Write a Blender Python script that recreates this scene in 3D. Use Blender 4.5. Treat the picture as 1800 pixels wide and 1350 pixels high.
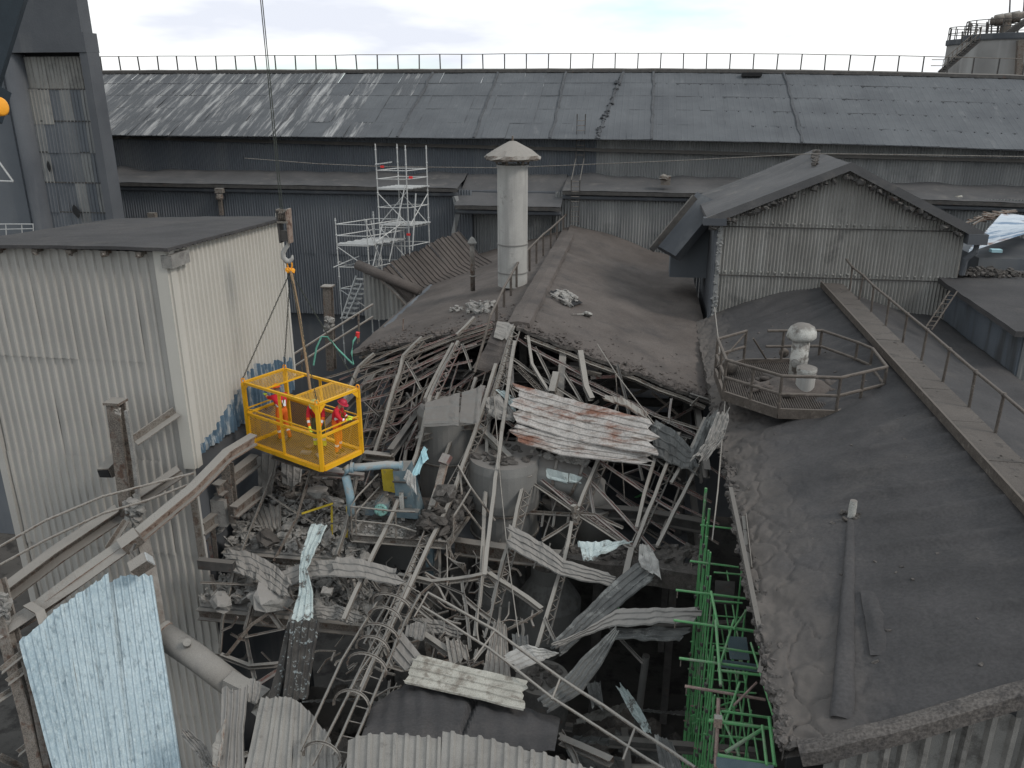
import bpy, math, random
from mathutils import Vector, noise as MN
R_ = math.radians
random.seed(7)
scn = bpy.context.scene
for o in list(bpy.data.objects):
    bpy.data.objects.remove(o)

# ---------------------------------------------------------------- camera
FPX, HORY, VPX, CAMZ = 1450.0, 160.0, 1135.0, 27.0      # focal length, horizon row and depth vanishing column (1800 px wide photo)
PIT = math.atan((675 - HORY) / FPX)
YAW = math.atan((VPX - 900) / (FPX / math.cos(PIT)))
cam = bpy.data.cameras.new('camera')
cam.sensor_fit = 'HORIZONTAL'
cam.sensor_width = 36.0
cam.lens = 36.0 * FPX / 1800.0
cam.clip_start = 0.1
cam.clip_end = 6000
camo = bpy.data.objects.new('camera', cam)
scn.collection.objects.link(camo)
camo.location = (0, 0, CAMZ)
camo.rotation_euler = (math.pi / 2 - PIT, 0, YAW)
scn.camera = camo

# ---------------------------------------------------------------- sky, sun, exposure
SUN_EL, SUN_AZ = R_(40), R_(108)      # azimuth clockwise from +Y
world = bpy.data.worlds.new('World')
scn.world = world
world.use_nodes = True
nt = world.node_tree
nt.nodes.clear()
wn = nt.nodes.new
out = wn('ShaderNodeOutputWorld')
bg = wn('ShaderNodeBackground')
sky = wn('ShaderNodeTexSky')
sky.sky_type = 'NISHITA'
sky.sun_disc = False
sky.sun_elevation = SUN_EL
sky.sun_rotation = SUN_AZ
sky.air_density = 1.0
sky.dust_density = 1.2
tc = wn('ShaderNodeTexCoord')
mp = wn('ShaderNodeMapping')
mp.inputs['Scale'].default_value = (1.0, 1.0, 4.2)
mp.inputs['Location'].default_value = (0.4, 2.3, 0.1)
n1 = wn('ShaderNodeTexNoise')
n1.inputs['Scale'].default_value = 2.1
n1.inputs['Detail'].default_value = 7
n1.inputs['Roughness'].default_value = 0.52
r1 = wn('ShaderNodeValToRGB')
r1.color_ramp.elements[0].position = 0.38
r1.color_ramp.elements[1].position = 0.50
n2 = wn('ShaderNodeTexNoise')
n2.inputs['Scale'].default_value = 3.3
n2.inputs['Detail'].default_value = 5
r2 = wn('ShaderNodeValToRGB')
r2.color_ramp.elements[0].position = 0.37
r2.color_ramp.elements[0].color = (8.8, 9.2, 10.2, 1)
r2.color_ramp.elements[1].position = 0.50
r2.color_ramp.elements[1].color = (12.0, 12.2, 12.2, 1)
mx = wn('ShaderNodeMix')
mx.data_type = 'RGBA'
mx.clamp_result = False
skyb = wn('ShaderNodeMix')
skyb.data_type = 'RGBA'
skyb.blend_type = 'ADD'
skyb.inputs[0].default_value = 1.0
skyb.inputs[7].default_value = (4.6, 6.3, 6.6, 1)          # bright haze in front of the blue
L = nt.links.new
L(tc.outputs['Generated'], mp.inputs['Vector'])
L(mp.outputs['Vector'], n1.inputs['Vector'])
L(mp.outputs['Vector'], n2.inputs['Vector'])
L(n1.outputs['Fac'], r1.inputs['Fac'])
L(n2.outputs['Fac'], r2.inputs['Fac'])
L(sky.outputs['Color'], skyb.inputs[6])
L(r1.outputs['Color'], mx.inputs[0])
L(skyb.outputs[2], mx.inputs[6])
L(r2.outputs['Color'], mx.inputs[7])
L(mx.outputs[2], bg.inputs['Color'])
bg.inputs['Strength'].default_value = 0.096
L(bg.outputs['Background'], out.inputs['Surface'])

sl = bpy.data.lights.new('sun', 'SUN')
sl.energy = 1.5
sl.angle = R_(12)
sl.color = (1.0, 0.94, 0.86)
so = bpy.data.objects.new('sun', sl)
scn.collection.objects.link(so)
so.location = (20, -20, 60)
sd = Vector((math.sin(SUN_AZ) * math.cos(SUN_EL), math.cos(SUN_AZ) * math.cos(SUN_EL), math.sin(SUN_EL)))
so.rotation_euler = (-sd).to_track_quat('-Z', 'Y').to_euler()

vs = scn.view_settings
vs.view_transform = 'Standard'
vs.look = 'None'
vs.exposure = 0.0
vs.gamma = 1.0
scn.render.engine = 'CYCLES'
scn.cycles.max_bounces = 5
scn.cycles.diffuse_bounces = 3

# ---------------------------------------------------------------- pixel -> place helpers
_fw = Vector((-math.sin(YAW), math.cos(YAW), 0)); _rt = Vector((math.cos(YAW), math.sin(YAW), 0)); _up = Vector((0, 0, 1))
_F = _fw * math.cos(PIT) - _up * math.sin(PIT); _U = _fw * math.sin(PIT) + _up * math.cos(PIT)
CAM = Vector((0, 0, CAMZ))
def ray(x, y): return _F + _rt * ((x - 900) / FPX) + _U * ((675 - y) / FPX)
def P(x, y, Y): d = ray(x, y); return CAM + d * (Y / d.y)
def PZ(x, y, Z): d = ray(x, y); return CAM + d * ((Z - CAMZ) / d.z)
def PX(x, y, X): d = ray(x, y); return CAM + d * (X / d.x)
def lerp(a, b, t): return a + (b - a) * t
def nz(v, s=1.0): return MN.noise(Vector(v) * s)

# ---------------------------------------------------------------- object helpers
COL = scn.collection
def tag(o, label, cat, group=None):
    o['label'] = label; o['category'] = cat
    if group: o['group'] = group
    return o
def thing(name, label, cat, loc=(0, 0, 0), group=None, rz=0):
    o = bpy.data.objects.new(name, None); COL.objects.link(o)
    o.empty_display_size = 0.2
    o.location = loc; o.rotation_euler = (0, 0, rz)
    return tag(o, label, cat, group)
class MB:
    def __init__(s): s.v = []; s.f = []; s.m = []; s.mi = 0
    def add(s, vs, fs):
        b = len(s.v); s.v += [tuple(v) for v in vs]
        s.f += [tuple(i + b for i in f) for f in fs]; s.m += [s.mi] * len(fs)
    def box(s, c, sz, rot=None):
        c = Vector(c); hx, hy, hz = sz[0] / 2, sz[1] / 2, sz[2] / 2
        vs = [Vector((x, y, z)) for z in (-hz, hz) for y in (-hy, hy) for x in (-hx, hx)]
        if rot is not None: vs = [rot @ v for v in vs]
        s.add([c + v for v in vs], [(0, 2, 3, 1), (4, 5, 7, 6), (0, 1, 5, 4), (2, 6, 7, 3), (0, 4, 6, 2), (1, 3, 7, 5)])
    def hexa(s, v):      # 8 corners: bottom ring 0-3, top ring 4-7
        s.add(v, [(3, 2, 1, 0), (4, 5, 6, 7), (0, 1, 5, 4), (1, 2, 6, 5), (2, 3, 7, 6), (3, 0, 4, 7)])
    def prof(s, pts, sec, up=None, closed=True, cap=True):
        """sweep section sec (list of (a,b)) along pts"""
        pts = [Vector(p) for p in pts]; n = len(sec); up = Vector(up) if up else Vector((0, 0, 1))
        rings = []
        for i, p in enumerate(pts):
            t = (pts[min(i + 1, len(pts) - 1)] - pts[max(i - 1, 0)])
            if t.length < 1e-6: t = Vector((0, 0, 1))
            t.normalize(); u = up
            if abs(t.dot(u)) > 0.97: u = Vector((0, 1, 0))
            a = t.cross(u).normalized(); b = a.cross(t)
            rings += [p + a * q[0] + b * q[1] for q in sec]
        fs = []
        for i in range(len(pts) - 1):
            for j in range(n if closed else n - 1):
                k = (j + 1) % n
                fs.append((i * n + j, i * n + k, (i + 1) * n + k, (i + 1) * n + j))
        if cap and closed:
            fs.append(tuple(reversed(range(n)))); e = (len(pts) - 1) * n; fs.append(tuple(e + j for j in range(n)))
        s.add(rings, fs)
    def tube(s, pts, r, n=8, cap=True):
        s.prof(pts, [(r * math.cos(2 * math.pi * k / n), r * math.sin(2 * math.pi * k / n)) for k in range(n)], cap=cap)
    def lathe(s, c, prof, n=24, axis=None):
        """prof list of (r, h) along axis from c"""
        c = Vector(c); ax = Vector(axis).normalized() if axis else Vector((0, 0, 1))
        a = ax.orthogonal().normalized(); b = ax.cross(a); vs = []
        for r, h in prof:
            for k in range(n):
                t = 2 * math.pi * k / n
                vs.append(c + ax * h + (a * math.cos(t) + b * math.sin(t)) * r)
        fs = [(i * n + k, i * n + (k + 1) % n, (i + 1) * n + (k + 1) % n, (i + 1) * n + k) for i in range(len(prof) - 1) for k in range(n)]
        fs.append(tuple(reversed(range(n)))); e = (len(prof) - 1) * n; fs.append(tuple(e + k for k in range(n)))
        s.add(vs, fs)
    def grid(s, fn, nu, nv):
        vs = [fn(i / nu, j / nv) for j in range(nv + 1) for i in range(nu + 1)]
        w = nu + 1
        s.add(vs, [(j * w + i, j * w + i + 1, (j + 1) * w + i + 1, (j + 1) * w + i) for j in range(nv) for i in range(nu)])
    def chunk(s, c, r, seed=0, flat=0.6, n=7, m=4):
        c = Vector(c); rnd = random.Random(seed); off = Vector((rnd.uniform(-50, 50), rnd.uniform(-50, 50), 3))
        ax = (rnd.uniform(.7, 1.35), rnd.uniform(.6, 1.1), flat * rnd.uniform(.8, 1.2)); rz = rnd.uniform(0, 6.28)
        from mathutils import Euler
        E = Euler((rnd.uniform(-.5, .5), rnd.uniform(-.5, .5), rz)).to_matrix()
        vs = [Vector((0, 0, 1))]
        for j in range(1, m):
            for k in range(n):
                th = math.pi * j / m; ph = 2 * math.pi * (k + .5 * (j % 2)) / n
                vs.append(Vector((math.sin(th) * math.cos(ph), math.sin(th) * math.sin(ph), math.cos(th))))
        vs.append(Vector((0, 0, -1)))
        o = []
        for v in vs:
            q = v * (0.72 + 0.6 * MN.noise(v * 1.7 + off))
            q = Vector((max(-.62, min(.62, q.x * 1.2)), max(-.62, min(.62, q.y * 1.2)), max(-.55, min(.55, q.z * 1.2))))
            o.append(c + (E @ Vector((q.x * ax[0], q.y * ax[1], q.z * ax[2]))) * r)
        fs = [(0, 1 + k, 1 + (k + 1) % n) for k in range(n)]
        for j in range(m - 2):
            a = 1 + j * n; b = a + n
            fs += [(a + k, b + k, b + (k + 1) % n, a + (k + 1) % n) for k in range(n)]
        e = len(vs) - 1; a = e - n
        fs += [(e, a + (k + 1) % n, a + k) for k in range(n)]
        s.add(o, fs)
    def shard(s, c, r, seed=0):
        from mathutils import Euler
        rnd = random.Random(seed * 7 + 1); E = Euler((rnd.uniform(-.9, .9), rnd.uniform(-.9, .9), rnd.uniform(0, 6.3))).to_matrix()
        n = rnd.choice((4, 5, 5, 6)); h = r * rnd.uniform(.08, .3); k = rnd.uniform(.45, 1); c = Vector(c)
        ring = []
        for i in range(n):
            t = 2 * math.pi * (i + rnd.uniform(-.3, .3)) / n; q = rnd.uniform(.5, 1.05) * r; ring.append(Vector((q * math.cos(t), q * k * math.sin(t), 0)))
        vs = [c + E @ (v - Vector((0, 0, h / 2))) for v in ring] + [c + E @ (v * rnd.uniform(.8, .98) + Vector((0, 0, h / 2))) for v in ring]
        s.add(vs, [tuple(reversed(range(n))), tuple(range(n, 2 * n))] + [(i, (i + 1) % n, n + (i + 1) % n, n + i) for i in range(n)])
    def rod(s, c, L, r, seed=0):
        rnd = random.Random(seed * 13 + 5); d = Vector((rnd.uniform(-1, 1), rnd.uniform(-1, 1), rnd.uniform(-.4, .5))).normalized() * L; c = Vector(c)
        s.tube([c - d * .5, c + Vector((rnd.uniform(-.1, .1), rnd.uniform(-.1, .1), rnd.uniform(-.05, .1))) * L, c + d * .5], r, 4)
    def mesh(s, name, mats, smooth=False):
        me = bpy.data.meshes.new(name); me.from_pydata(s.v, [], s.f)
        for m in (mats if isinstance(mats, (list, tuple)) else [mats]): me.materials.append(m)
        if any(s.m): me.polygons.foreach_set('material_index', s.m)
        if smooth: me.polygons.foreach_set('use_smooth', [True] * len(s.f))
        me.update(); return me
    def build(s, name, mats, parent=None, smooth=False, label=None, cat=None, group=None, kind=None):
        o = bpy.data.objects.new(name, s.mesh(name, mats, smooth)); COL.objects.link(o)
        if parent is not None:
            o.parent = parent
            o.matrix_parent_inverse = parent.matrix_basis.inverted()
        if label: tag(o, label, cat, group)
        if kind: o['kind'] = kind
        return o
def place(me, name, loc, parent=None, rot=(0, 0, 0), scale=(1, 1, 1)):
    o = bpy.data.objects.new(name, me); COL.objects.link(o)
    o.location = loc; o.rotation_euler = rot; o.scale = scale
    if parent is not None:
        o.parent = parent; o.matrix_parent_inverse = parent.matrix_basis.inverted()
    return o
def copy_tree(o, parent=None):
    c = o.copy(); COL.objects.link(c); c.parent = parent
    for ch in list(o.children): copy_tree(ch, c)
    return c
def SEC(kind, w, h=None, t=None):
    h = h or w; t = t or max(0.012, w * 0.14); a, b = w / 2, h / 2
    if kind == 'box': return [(-a, -b), (a, -b), (a, b), (-a, b)]
    if kind == 'L': return [(-a, -b), (a, -b), (a, -b + t), (-a + t, -b + t), (-a + t, b), (-a, b)]
    if kind == 'U': return [(-a, -b), (a, -b), (a, -b + t), (-a + t, -b + t), (-a + t, b - t), (a, b - t), (a, b), (-a, b)]
    if kind == 'I': return [(-a, -b), (a, -b), (a, -b + t), (t / 2, -b + t), (t / 2, b - t), (a, b - t), (a, b), (-a, b), (-a, b - t), (-t / 2, b - t), (-t / 2, -b + t), (-a, -b + t)]
def corr_fn(kind='trap', pitch=0.24, depth=0.035):
    if kind == 'trap':
        seq = [(0, 0), (.52, 0), (.66, 1), (.88, 1)]
    elif kind == 'sine':
        seq = [(k / 6, .5 - .5 * math.cos(2 * math.pi * k / 6)) for k in range(6)]
    elif kind == 'low':
        seq = [(0, 0), (.70, 0), (.82, 1), (.9, 1)]
    return [(a * pitch, b * depth) for a, b in seq]
def corr_mesh(name, width, height, mats, kind='trap', pitch=0.24, depth=0.035, rows=1, wob=0.0, seed=0):
    """sheet in local XZ plane (x 0..width, z 0..-height), ribs towards -Y"""
    seq = corr_fn(kind, pitch, depth); xs = []; n = max(1, round(width / pitch)); sc = width / (n * pitch)
    for i in range(n): xs += [((i * pitch + a) * sc, d) for a, d in seq]
    xs.append((width, 0)); vs = []
    for j in range(rows + 1):
        for x, d in xs: vs.append((x, -d + wob * MN.noise(Vector((x * .9, j * .7, seed * 3.1))), -height * j / rows))
    w = len(xs); mb = MB()
    mb.add(vs, [(j * w + i, (j + 1) * w + i, (j + 1) * w + i + 1, j * w + i + 1) for j in range(rows) for i in range(w - 1)])
    return mb.mesh(name, mats)
def csheet(rows, ribs, depth=0.03, kind='trap', nl=10, crumple=0.03, rag=0.25, seed=0, per=None):
    """crumpled corrugated sheet: rows = list of (left, right) 3-D points down its length, ribs run along the length"""
    rows = [(Vector(a), Vector(b)) for a, b in rows]; mb = MB()
    seq = corr_fn(kind, 1.0, depth); us = []
    for i in range(ribs): us += [((i + a) / ribs, d) for a, d in seq]
    us.append((1.0, 0.0)); nr = len(rows) - 1; tot = nl * nr; vs = []
    for j in range(tot + 1):
        t = j / nl; k = min(int(t), nr - 1); ft = t - k
        f2 = ft * ft * (3 - 2 * ft) * .35 + ft * .65
        A = lerp(rows[k][0], rows[k + 1][0], f2); B = lerp(rows[k][1], rows[k + 1][1], f2)
        along = rows[k + 1][0] - rows[k][0] + rows[k + 1][1] - rows[k][1]
        N = (B - A).cross(along).normalized() if (B - A).cross(along).length > 1e-6 else Vector((0, 0, 1))
        if N.dot(CAM - A) < 0: N = -N
        al = along.normalized()
        for u, d in us:
            p = lerp(A, B, u)
            c = crumple * (1.6 * (abs(MN.noise(Vector((u * .9 + seed * 7.7, t * 1.9, seed)))) - .2) + .8 * (abs(MN.noise(Vector((u * 1.6 + seed, t * 4.1 + u, 2.2)))) - .2) + .35 * MN.noise(Vector((u * 6 + seed, t * 6, 5.2))))
            p = p + N * (d + c)
            if j in (0, tot) and rag: p = p + al * (rag * (MN.noise(Vector((math.floor(u * ribs * 1.3) * 2.7 + seed * 5, j * 1.0, 9.1))) * .8 + .35 * MN.noise(Vector((u * 9 + seed * 5, j, 3.3)))))
            vs.append(p)
    w = len(us)
    mb.add(vs, [(j * w + i, (j + 1) * w + i, (j + 1) * w + i + 1, j * w + i + 1) for j in range(tot) for i in range(w - 1)])
    return mb

# ---------------------------------------------------------------- materials (procedural)
def mat(name, c1, c2, scale=2.0, rough=0.9, bump=0.15, bscale=None, streak=None, patch=None, pcut=(.52, .6), pscale=1.2,
        dust=None, dcut=(.35, .8), metal=0.0, fine=0.12, stretch=(1, 1, 1), pstretch=None, fmap=60.0, pmin=None):
    """c1/c2 mottled base; patch = wear colour with its own noise shape; dust = colour that has settled on upward faces"""
    m = bpy.data.materials.new(name); m.use_nodes = True; t = m.node_tree; N = t.nodes; t.links.clear()
    lk = t.links.new; b = N['Principled BSDF']; o = N['Material Output']; lk(b.outputs[0], o.inputs[0])
    g = N.new('ShaderNodeNewGeometry'); mp = N.new('ShaderNodeMapping'); mp.inputs['Scale'].default_value = stretch
    lk(g.outputs['Position'], mp.inputs['Vector'])
    def noise(sc, det=3, vec=mp.outputs[0], ro=.6):
        n = N.new('ShaderNodeTexNoise'); n.inputs['Scale'].default_value = sc; n.inputs['Detail'].default_value = det; n.inputs['Roughness'].default_value = ro
        lk(vec, n.inputs['Vector']); return n.outputs['Fac']
    def ramp(f, a, bb):
        r = N.new('ShaderNodeMapRange'); r.inputs['From Min'].default_value = a; r.inputs['From Max'].default_value = bb; lk(f, r.inputs['Value']); return r.outputs[0]
    def mix(f, A, B, blend='MIX'):
        x = N.new('ShaderNodeMix'); x.data_type = 'RGBA'; x.blend_type = blend
        if isinstance(f, float): x.inputs[0].default_value = f
        else: lk(f, x.inputs[0])
        for i, v in ((6, A), (7, B)):
            if isinstance(v, tuple): x.inputs[i].default_value = (*v, 1)
            else: lk(v, x.inputs[i])
        return x.outputs[2]
    base = mix(ramp(noise(scale), .32, .68), c1, c2)
    if streak:       # runs down the surface
        mp2 = N.new('ShaderNodeMapping'); mp2.inputs['Scale'].default_value = streak[2]; lk(g.outputs['Position'], mp2.inputs['Vector'])
        base = mix(ramp(noise(streak[1], 3, mp2.outputs[0]), *streak[3]), base, streak[0])
    if patch:
        v = mp.outputs[0]
        if pstretch:
            mp3 = N.new('ShaderNodeMapping'); mp3.inputs['Scale'].default_value = pstretch; lk(g.outputs['Position'], mp3.inputs['Vector']); v = mp3.outputs[0]
        base = mix(ramp(noise(pscale, 5, v, .68), *pcut), base, patch)
    if fine:
        f = noise(fmap, 1); r = N.new('ShaderNodeMapRange'); r.inputs['From Min'].default_value = .3; r.inputs['From Max'].default_value = .7
        r.inputs['To Min'].default_value = 1 - fine; r.inputs['To Max'].default_value = 1 + fine; lk(f, r.inputs['Value'])
        vm = N.new('ShaderNodeVectorMath'); vm.operation = 'SCALE'; lk(base, vm.inputs[0]); lk(r.outputs[0], vm.inputs['Scale']); base = vm.outputs[0]
    if dust:
        sx = N.new('ShaderNodeSeparateXYZ'); lk(g.outputs['Normal'], sx.inputs[0])
        ad = N.new('ShaderNodeMath'); ad.operation = 'MULTIPLY_ADD'; lk(noise(5.0, 2), ad.inputs[0]); ad.inputs[1].default_value = .7; 
        lk(sx.outputs['Z'], ad.inputs[2])
        base = mix(ramp(ad.outputs[0], dcut[0] + .35, dcut[1] + .35), base, dust)
    lk(base, b.inputs['Base Color']); b.inputs['Roughness'].default_value = rough; b.inputs['Metallic'].default_value = metal
    b.inputs['Specular IOR Level'].default_value = 0.25
    if bump:
        bp = N.new('ShaderNodeBump'); bp.inputs['Strength'].default_value = bump; bp.inputs['Distance'].default_value = 0.06
        lk(noise(bscale or 9.0, 4, g.outputs['Position'], .65), bp.inputs['Height']); lk(bp.outputs[0], b.inputs['Normal'])
    return m
ASH = (0.040, 0.036, 0.035); ASH2 = (0.058, 0.052, 0.050); BROWN = (0.085, 0.074, 0.068)
DUST = (0.20, 0.185, 0.17)
M = {}
M['ash'] = mat('ash', (.044, .0425, .0435), (.061, .058, .0588), .6, .97, .22, 7.0, patch=(.076, .070, .0675), pcut=(.52, .75), pscale=.5, fine=.12, fmap=16.0)
M['ash_central'] = mat('ash_central', (0.072, 0.0612, 0.0558), (0.1098, 0.0945, 0.0864), .45, .97, .25, 6.0, patch=(.06, .054, .052), pcut=(.52, .75), pscale=.7, fine=.14, fmap=18.0)
M['ash_back'] = mat('ash_back', (.078, .082, .089), (.105, .11, .117), .35, .95, .25, 4.0, patch=(.14, .142, .147), pcut=(.6, .8), pscale=1.1, pstretch=(1.6, .4, .4), fine=.15)
M['ash_left'] = mat('ash_left', (.078, .082, .088), (.105, .109, .116), .4, .95, .2, 4.0, patch=(.31, .308, .305), pcut=(.49, .66), pscale=.36, pstretch=(6.0, .55, .55), fine=.2)
M['wall_grey'] = mat('wall_grey', (0.3149, 0.2999, 0.2792), (0.3572, 0.3403, 0.3168), .5, .9, .05, 20, streak=((.315, .30, .28), 1.2, (1.2, 1.2, .10), (.5, .75)), fine=.06)
M['wall_pale_lit'] = mat('wall_pale_lit', (0.4095, 0.3888, 0.3528), (0.4545, 0.432, 0.3942), .5, .9, .05, 20, streak=((.405, .385, .35), 1.2, (1.2, 1.2, .10), (.5, .75)), fine=.06)  # front cladding made paler: light on the right face put into the colour
M['wall_blue'] = mat('wall_blue', (.07, .115, .16), (.10, .15, .20), 2.0, .85, .1, 20, patch=(.30, .32, .33), pcut=(.52, .6), pscale=2.2, pstretch=(2, 2, .6), fine=.1)
M['wall_dark'] = mat('wall_dark', (0.09, 0.0975, 0.11), (0.125, 0.1325, 0.1438), .22, .93, .12, 12, streak=((.15, .153, .156), .6, (.8, .8, .10), (.5, .75)), fine=.10)
M['wall_mid'] = mat('wall_mid', (.155, .157, .157), (.20, .20, .197), .3, .93, .12, 12, streak=((.27, .268, .26), .7, (.9, .9, .12), (.5, .75)), patch=(.10, .102, .105), pcut=(.55, .72), pscale=.35, fine=.12)
M['wall_gable'] = mat('wall_gable', (.185, .178, .166), (.235, .227, .212), .4, .93, .2, 14, streak=((.29, .283, .268), .9, (1.3, 1.3, .14), (.46, .7)), patch=(.10, .097, .094), pcut=(.58, .74), pscale=.5, fine=.14)
M['concrete_dark'] = mat('concrete_dark', (.066, .07, .078), (.09, .094, .102), .35, .93, .2, 9, streak=((.115, .117, .12), .9, (1.2, 1.2, .12), (.55, .75)), fine=.1)
M['concrete'] = mat('concrete', (.17, .165, .155), (.25, .24, .225), 2.0, .95, .4, 16, patch=(.11, .1, .095), pcut=(.55, .7), pscale=3, fine=.25, dust=(.24, .225, .21))
M['rubble'] = mat('rubble', (.20, .19, .178), (.31, .295, .275), 4.0, .97, .5, 18, patch=(.12, .108, .098), pcut=(.56, .68), pscale=2.2, fine=.3)
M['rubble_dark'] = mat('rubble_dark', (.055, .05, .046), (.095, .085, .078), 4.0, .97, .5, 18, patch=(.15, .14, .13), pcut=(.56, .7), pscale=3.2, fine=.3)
M['steel'] = mat('steel', (.11, .094, .081), (.175, .154, .135), 4.0, .88, .35, 30, patch=(.085, .055, .042), pcut=(.53, .63), pscale=4.0, dust=(.24, .222, .202), fine=.4, fmap=32.0)
M['steel_light'] = mat('steel_light', (0.1348, 0.12, 0.1051), (0.2, 0.1804, 0.16), 4.0, .85, .35, 30, patch=(.10, .075, .06), pcut=(.53, .62), pscale=4.0, dust=(.25, .233, .212), fine=.4, fmap=32.0)
M['steel_red'] = mat('steel_red', (.13, .068, .06), (.17, .10, .09), 2.4, .85, .25, 22, patch=(.19, .172, .158), pcut=(.48, .58), pscale=3.4, dust=(.24, .22, .205), fine=.3, fmap=35.0)
M['steel_dark'] = mat('steel_dark', (.045, .043, .042), (.075, .07, .066), 3.0, .9, .25, 22, patch=(.075, .045, .035), pcut=(.6, .7), pscale=2.4, dust=(.13, .12, .11), fine=.2)
M['rust'] = mat('rust', (.17, .12, .095), (.27, .215, .18), 5.0, .95, .5, 26, patch=(.10, .06, .045), pcut=(.54, .62), pscale=4.0, dust=(.25, .235, .215), fine=.3)
M['sheet'] = mat('sheet', (0.135, 0.1296, 0.1215), (0.1935, 0.1863, 0.1755), 1.6, .8, .15, 20, patch=(.09, .085, .08), pcut=(.52, .64), pscale=1.8, fine=.15, dust=(.22, .205, .19))
M['sheet_dark'] = mat('sheet_dark', (.075, .075, .074), (.12, .12, .116), 1.6, .75, .15, 20, patch=(.2, .2, .19), pcut=(.56, .66), pscale=1.8, fine=.15)
M['sheet_blue'] = mat('sheet_blue', (.28, .355, .395), (.36, .435, .47), .7, .65, .10, 20, streak=((.19, .24, .27), 1.6, (5, 5, .22), (.53, .70)), patch=(.46, .525, .54), pcut=(.46, .74), pscale=2.0, pstretch=(9, 9, .35), fine=.08, fmap=25.0)
M['sheet_pale'] = mat('sheet_pale', (.33, .385, .385), (.45, .50, .49), 2.0, .65, .12, 20, patch=(.12, .115, .108), pcut=(.52, .60), pscale=2.6, fine=.2)
M['sheet_rust'] = mat('sheet_rust', (.27, .25, .235), (.37, .347, .328), 1.6, .8, .15, 24, patch=(.17, .085, .06), pcut=(.50, .64), pscale=.85, pstretch=(.8, 2, 2.2), streak=((.17, .14, .122), 1.6, (.7, 3, 3), (.54, .66)), fine=.2, fmap=18.0)
M['sheet_yellow'] = mat('sheet_yellow', (.29, .278, .245), (.38, .366, .325), 2.2, .8, .2, 20, patch=(.19, .17, .145), pcut=(.48, .62), pscale=3.0, fine=.25)
M['sheet_black'] = mat('sheet_black', (.035, .032, .03), (.06, .055, .05), 2.2, .8, .2, 20, patch=(.22, .24, .24), pcut=(.58, .64), pscale=2.6, pstretch=(3, 3, .6), fine=.25)
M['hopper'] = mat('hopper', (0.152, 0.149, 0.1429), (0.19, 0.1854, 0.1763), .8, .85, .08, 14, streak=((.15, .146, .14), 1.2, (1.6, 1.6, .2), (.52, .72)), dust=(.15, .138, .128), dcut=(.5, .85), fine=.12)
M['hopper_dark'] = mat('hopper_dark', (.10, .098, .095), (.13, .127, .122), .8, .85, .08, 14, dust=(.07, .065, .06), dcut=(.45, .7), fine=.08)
M['chimney'] = mat('chimney', (.30, .292, .278), (.38, .368, .348), .8, .85, .1, 14, streak=((.225, .217, .208), 1.2, (1.6, 1.6, .14), (.46, .70)), patch=(.14, .13, .124), pcut=(.6, .70), pscale=.9, fine=.1)
M['white_paint'] = mat('white_paint', (.30, .292, .272), (.42, .41, .385), 3.0, .85, .3, 30, patch=(.12, .108, .097), pcut=(.52, .62), pscale=2.6, dust=(.17, .155, .142), dcut=(.5, .85), fine=.25)
M['rail_dark'] = mat('rail_dark', (.062, .052, .045), (.098, .083, .072), 5.0, .9, .3, 30, patch=(.14, .122, .107), pcut=(.57, .68), pscale=4, dust=(.125, .108, .095), fine=.3)
M['grating'] = mat('grating', (.082, .07, .062), (.12, .103, .092), 2.0, .95, .35, 14, patch=(.06, .052, .047), pcut=(.52, .64), pscale=1.3, fine=.25)
M['aluminium'] = mat('aluminium', (.36, .36, .355), (.46, .46, .45), 3.0, .5, .05, 30, patch=(.25, .245, .24), pcut=(.55, .7), pscale=3, metal=.2, fine=.08)
M['green_tube'] = mat('green_tube', (.07, .22, .088), (.10, .29, .115), 2.0, .6, .1, 30, patch=(.17, .19, .15), pcut=(.56, .64), pscale=1.6, dust=(.16, .24, .14), dcut=(.75, 1.15), fine=.15)
M['rust_tube'] = mat('rust_tube', (.16, .115, .10), (.24, .18, .16), 4.0, .9, .3, 30, fine=.25)
M['yellow'] = mat('yellow', (.66, .34, .012), (.74, .39, .018), 1.5, .45, .03, 30, patch=(.36, .20, .04), pcut=(.6, .7), pscale=5, fine=.08)
M['blue_pipe'] = mat('blue_pipe', (.17, .25, .29), (.22, .30, .34), 3.0, .6, .15, 30, patch=(.24, .235, .225), pcut=(.5, .6), pscale=3, dust=(.26, .26, .25), fine=.15)
M['machine_blue'] = mat('machine_blue', (.09, .13, .15), (.13, .17, .19), 2.0, .7, .1, 30, patch=(.2, .2, .19), pcut=(.54, .66), pscale=2.5, dust=(.2, .19, .175), fine=.15)
M['panel_cyan'] = mat('panel_cyan', (.24, .40, .44), (.30, .46, .50), 2.0, .6, .05, 30, patch=(.22, .24, .24), pcut=(.6, .7), pscale=3, fine=.1)
M['teal'] = mat('teal', (.16, .34, .30), (.26, .46, .41), 9.0, .6, .1, 30, patch=(.07, .09, .08), pcut=(.5, .6), pscale=12, fine=.1)
M['machine_yellow'] = mat('machine_yellow', (.42, .31, .03), (.5, .38, .05), 3.0, .7, .1, 30, patch=(.2, .17, .09), pcut=(.58, .7), pscale=5, fine=.15)
M['black'] = mat('black', (.012, .012, .013), (.02, .02, .021), 3.0, .8, .05, 30, fine=.1)
M['boom'] = mat('boom', (.010, .016, .022), (.016, .024, .032), 2.0, .45, .05, 30, patch=(.12, .13, .13), pcut=(.7, .74), pscale=9, fine=.1)
M['orange'] = mat('orange', (.75, .30, .02), (.8, .34, .03), 3.0, .5, .03, 30, fine=.05)
M['rope'] = mat('rope', (.03, .035, .03), (.06, .065, .055), 20.0, .7, .2, 60, fine=.2)
M['sling'] = mat('sling', (.22, .15, .09), (.30, .21, .13), 20.0, .9, .2, 60, fine=.2)
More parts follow.
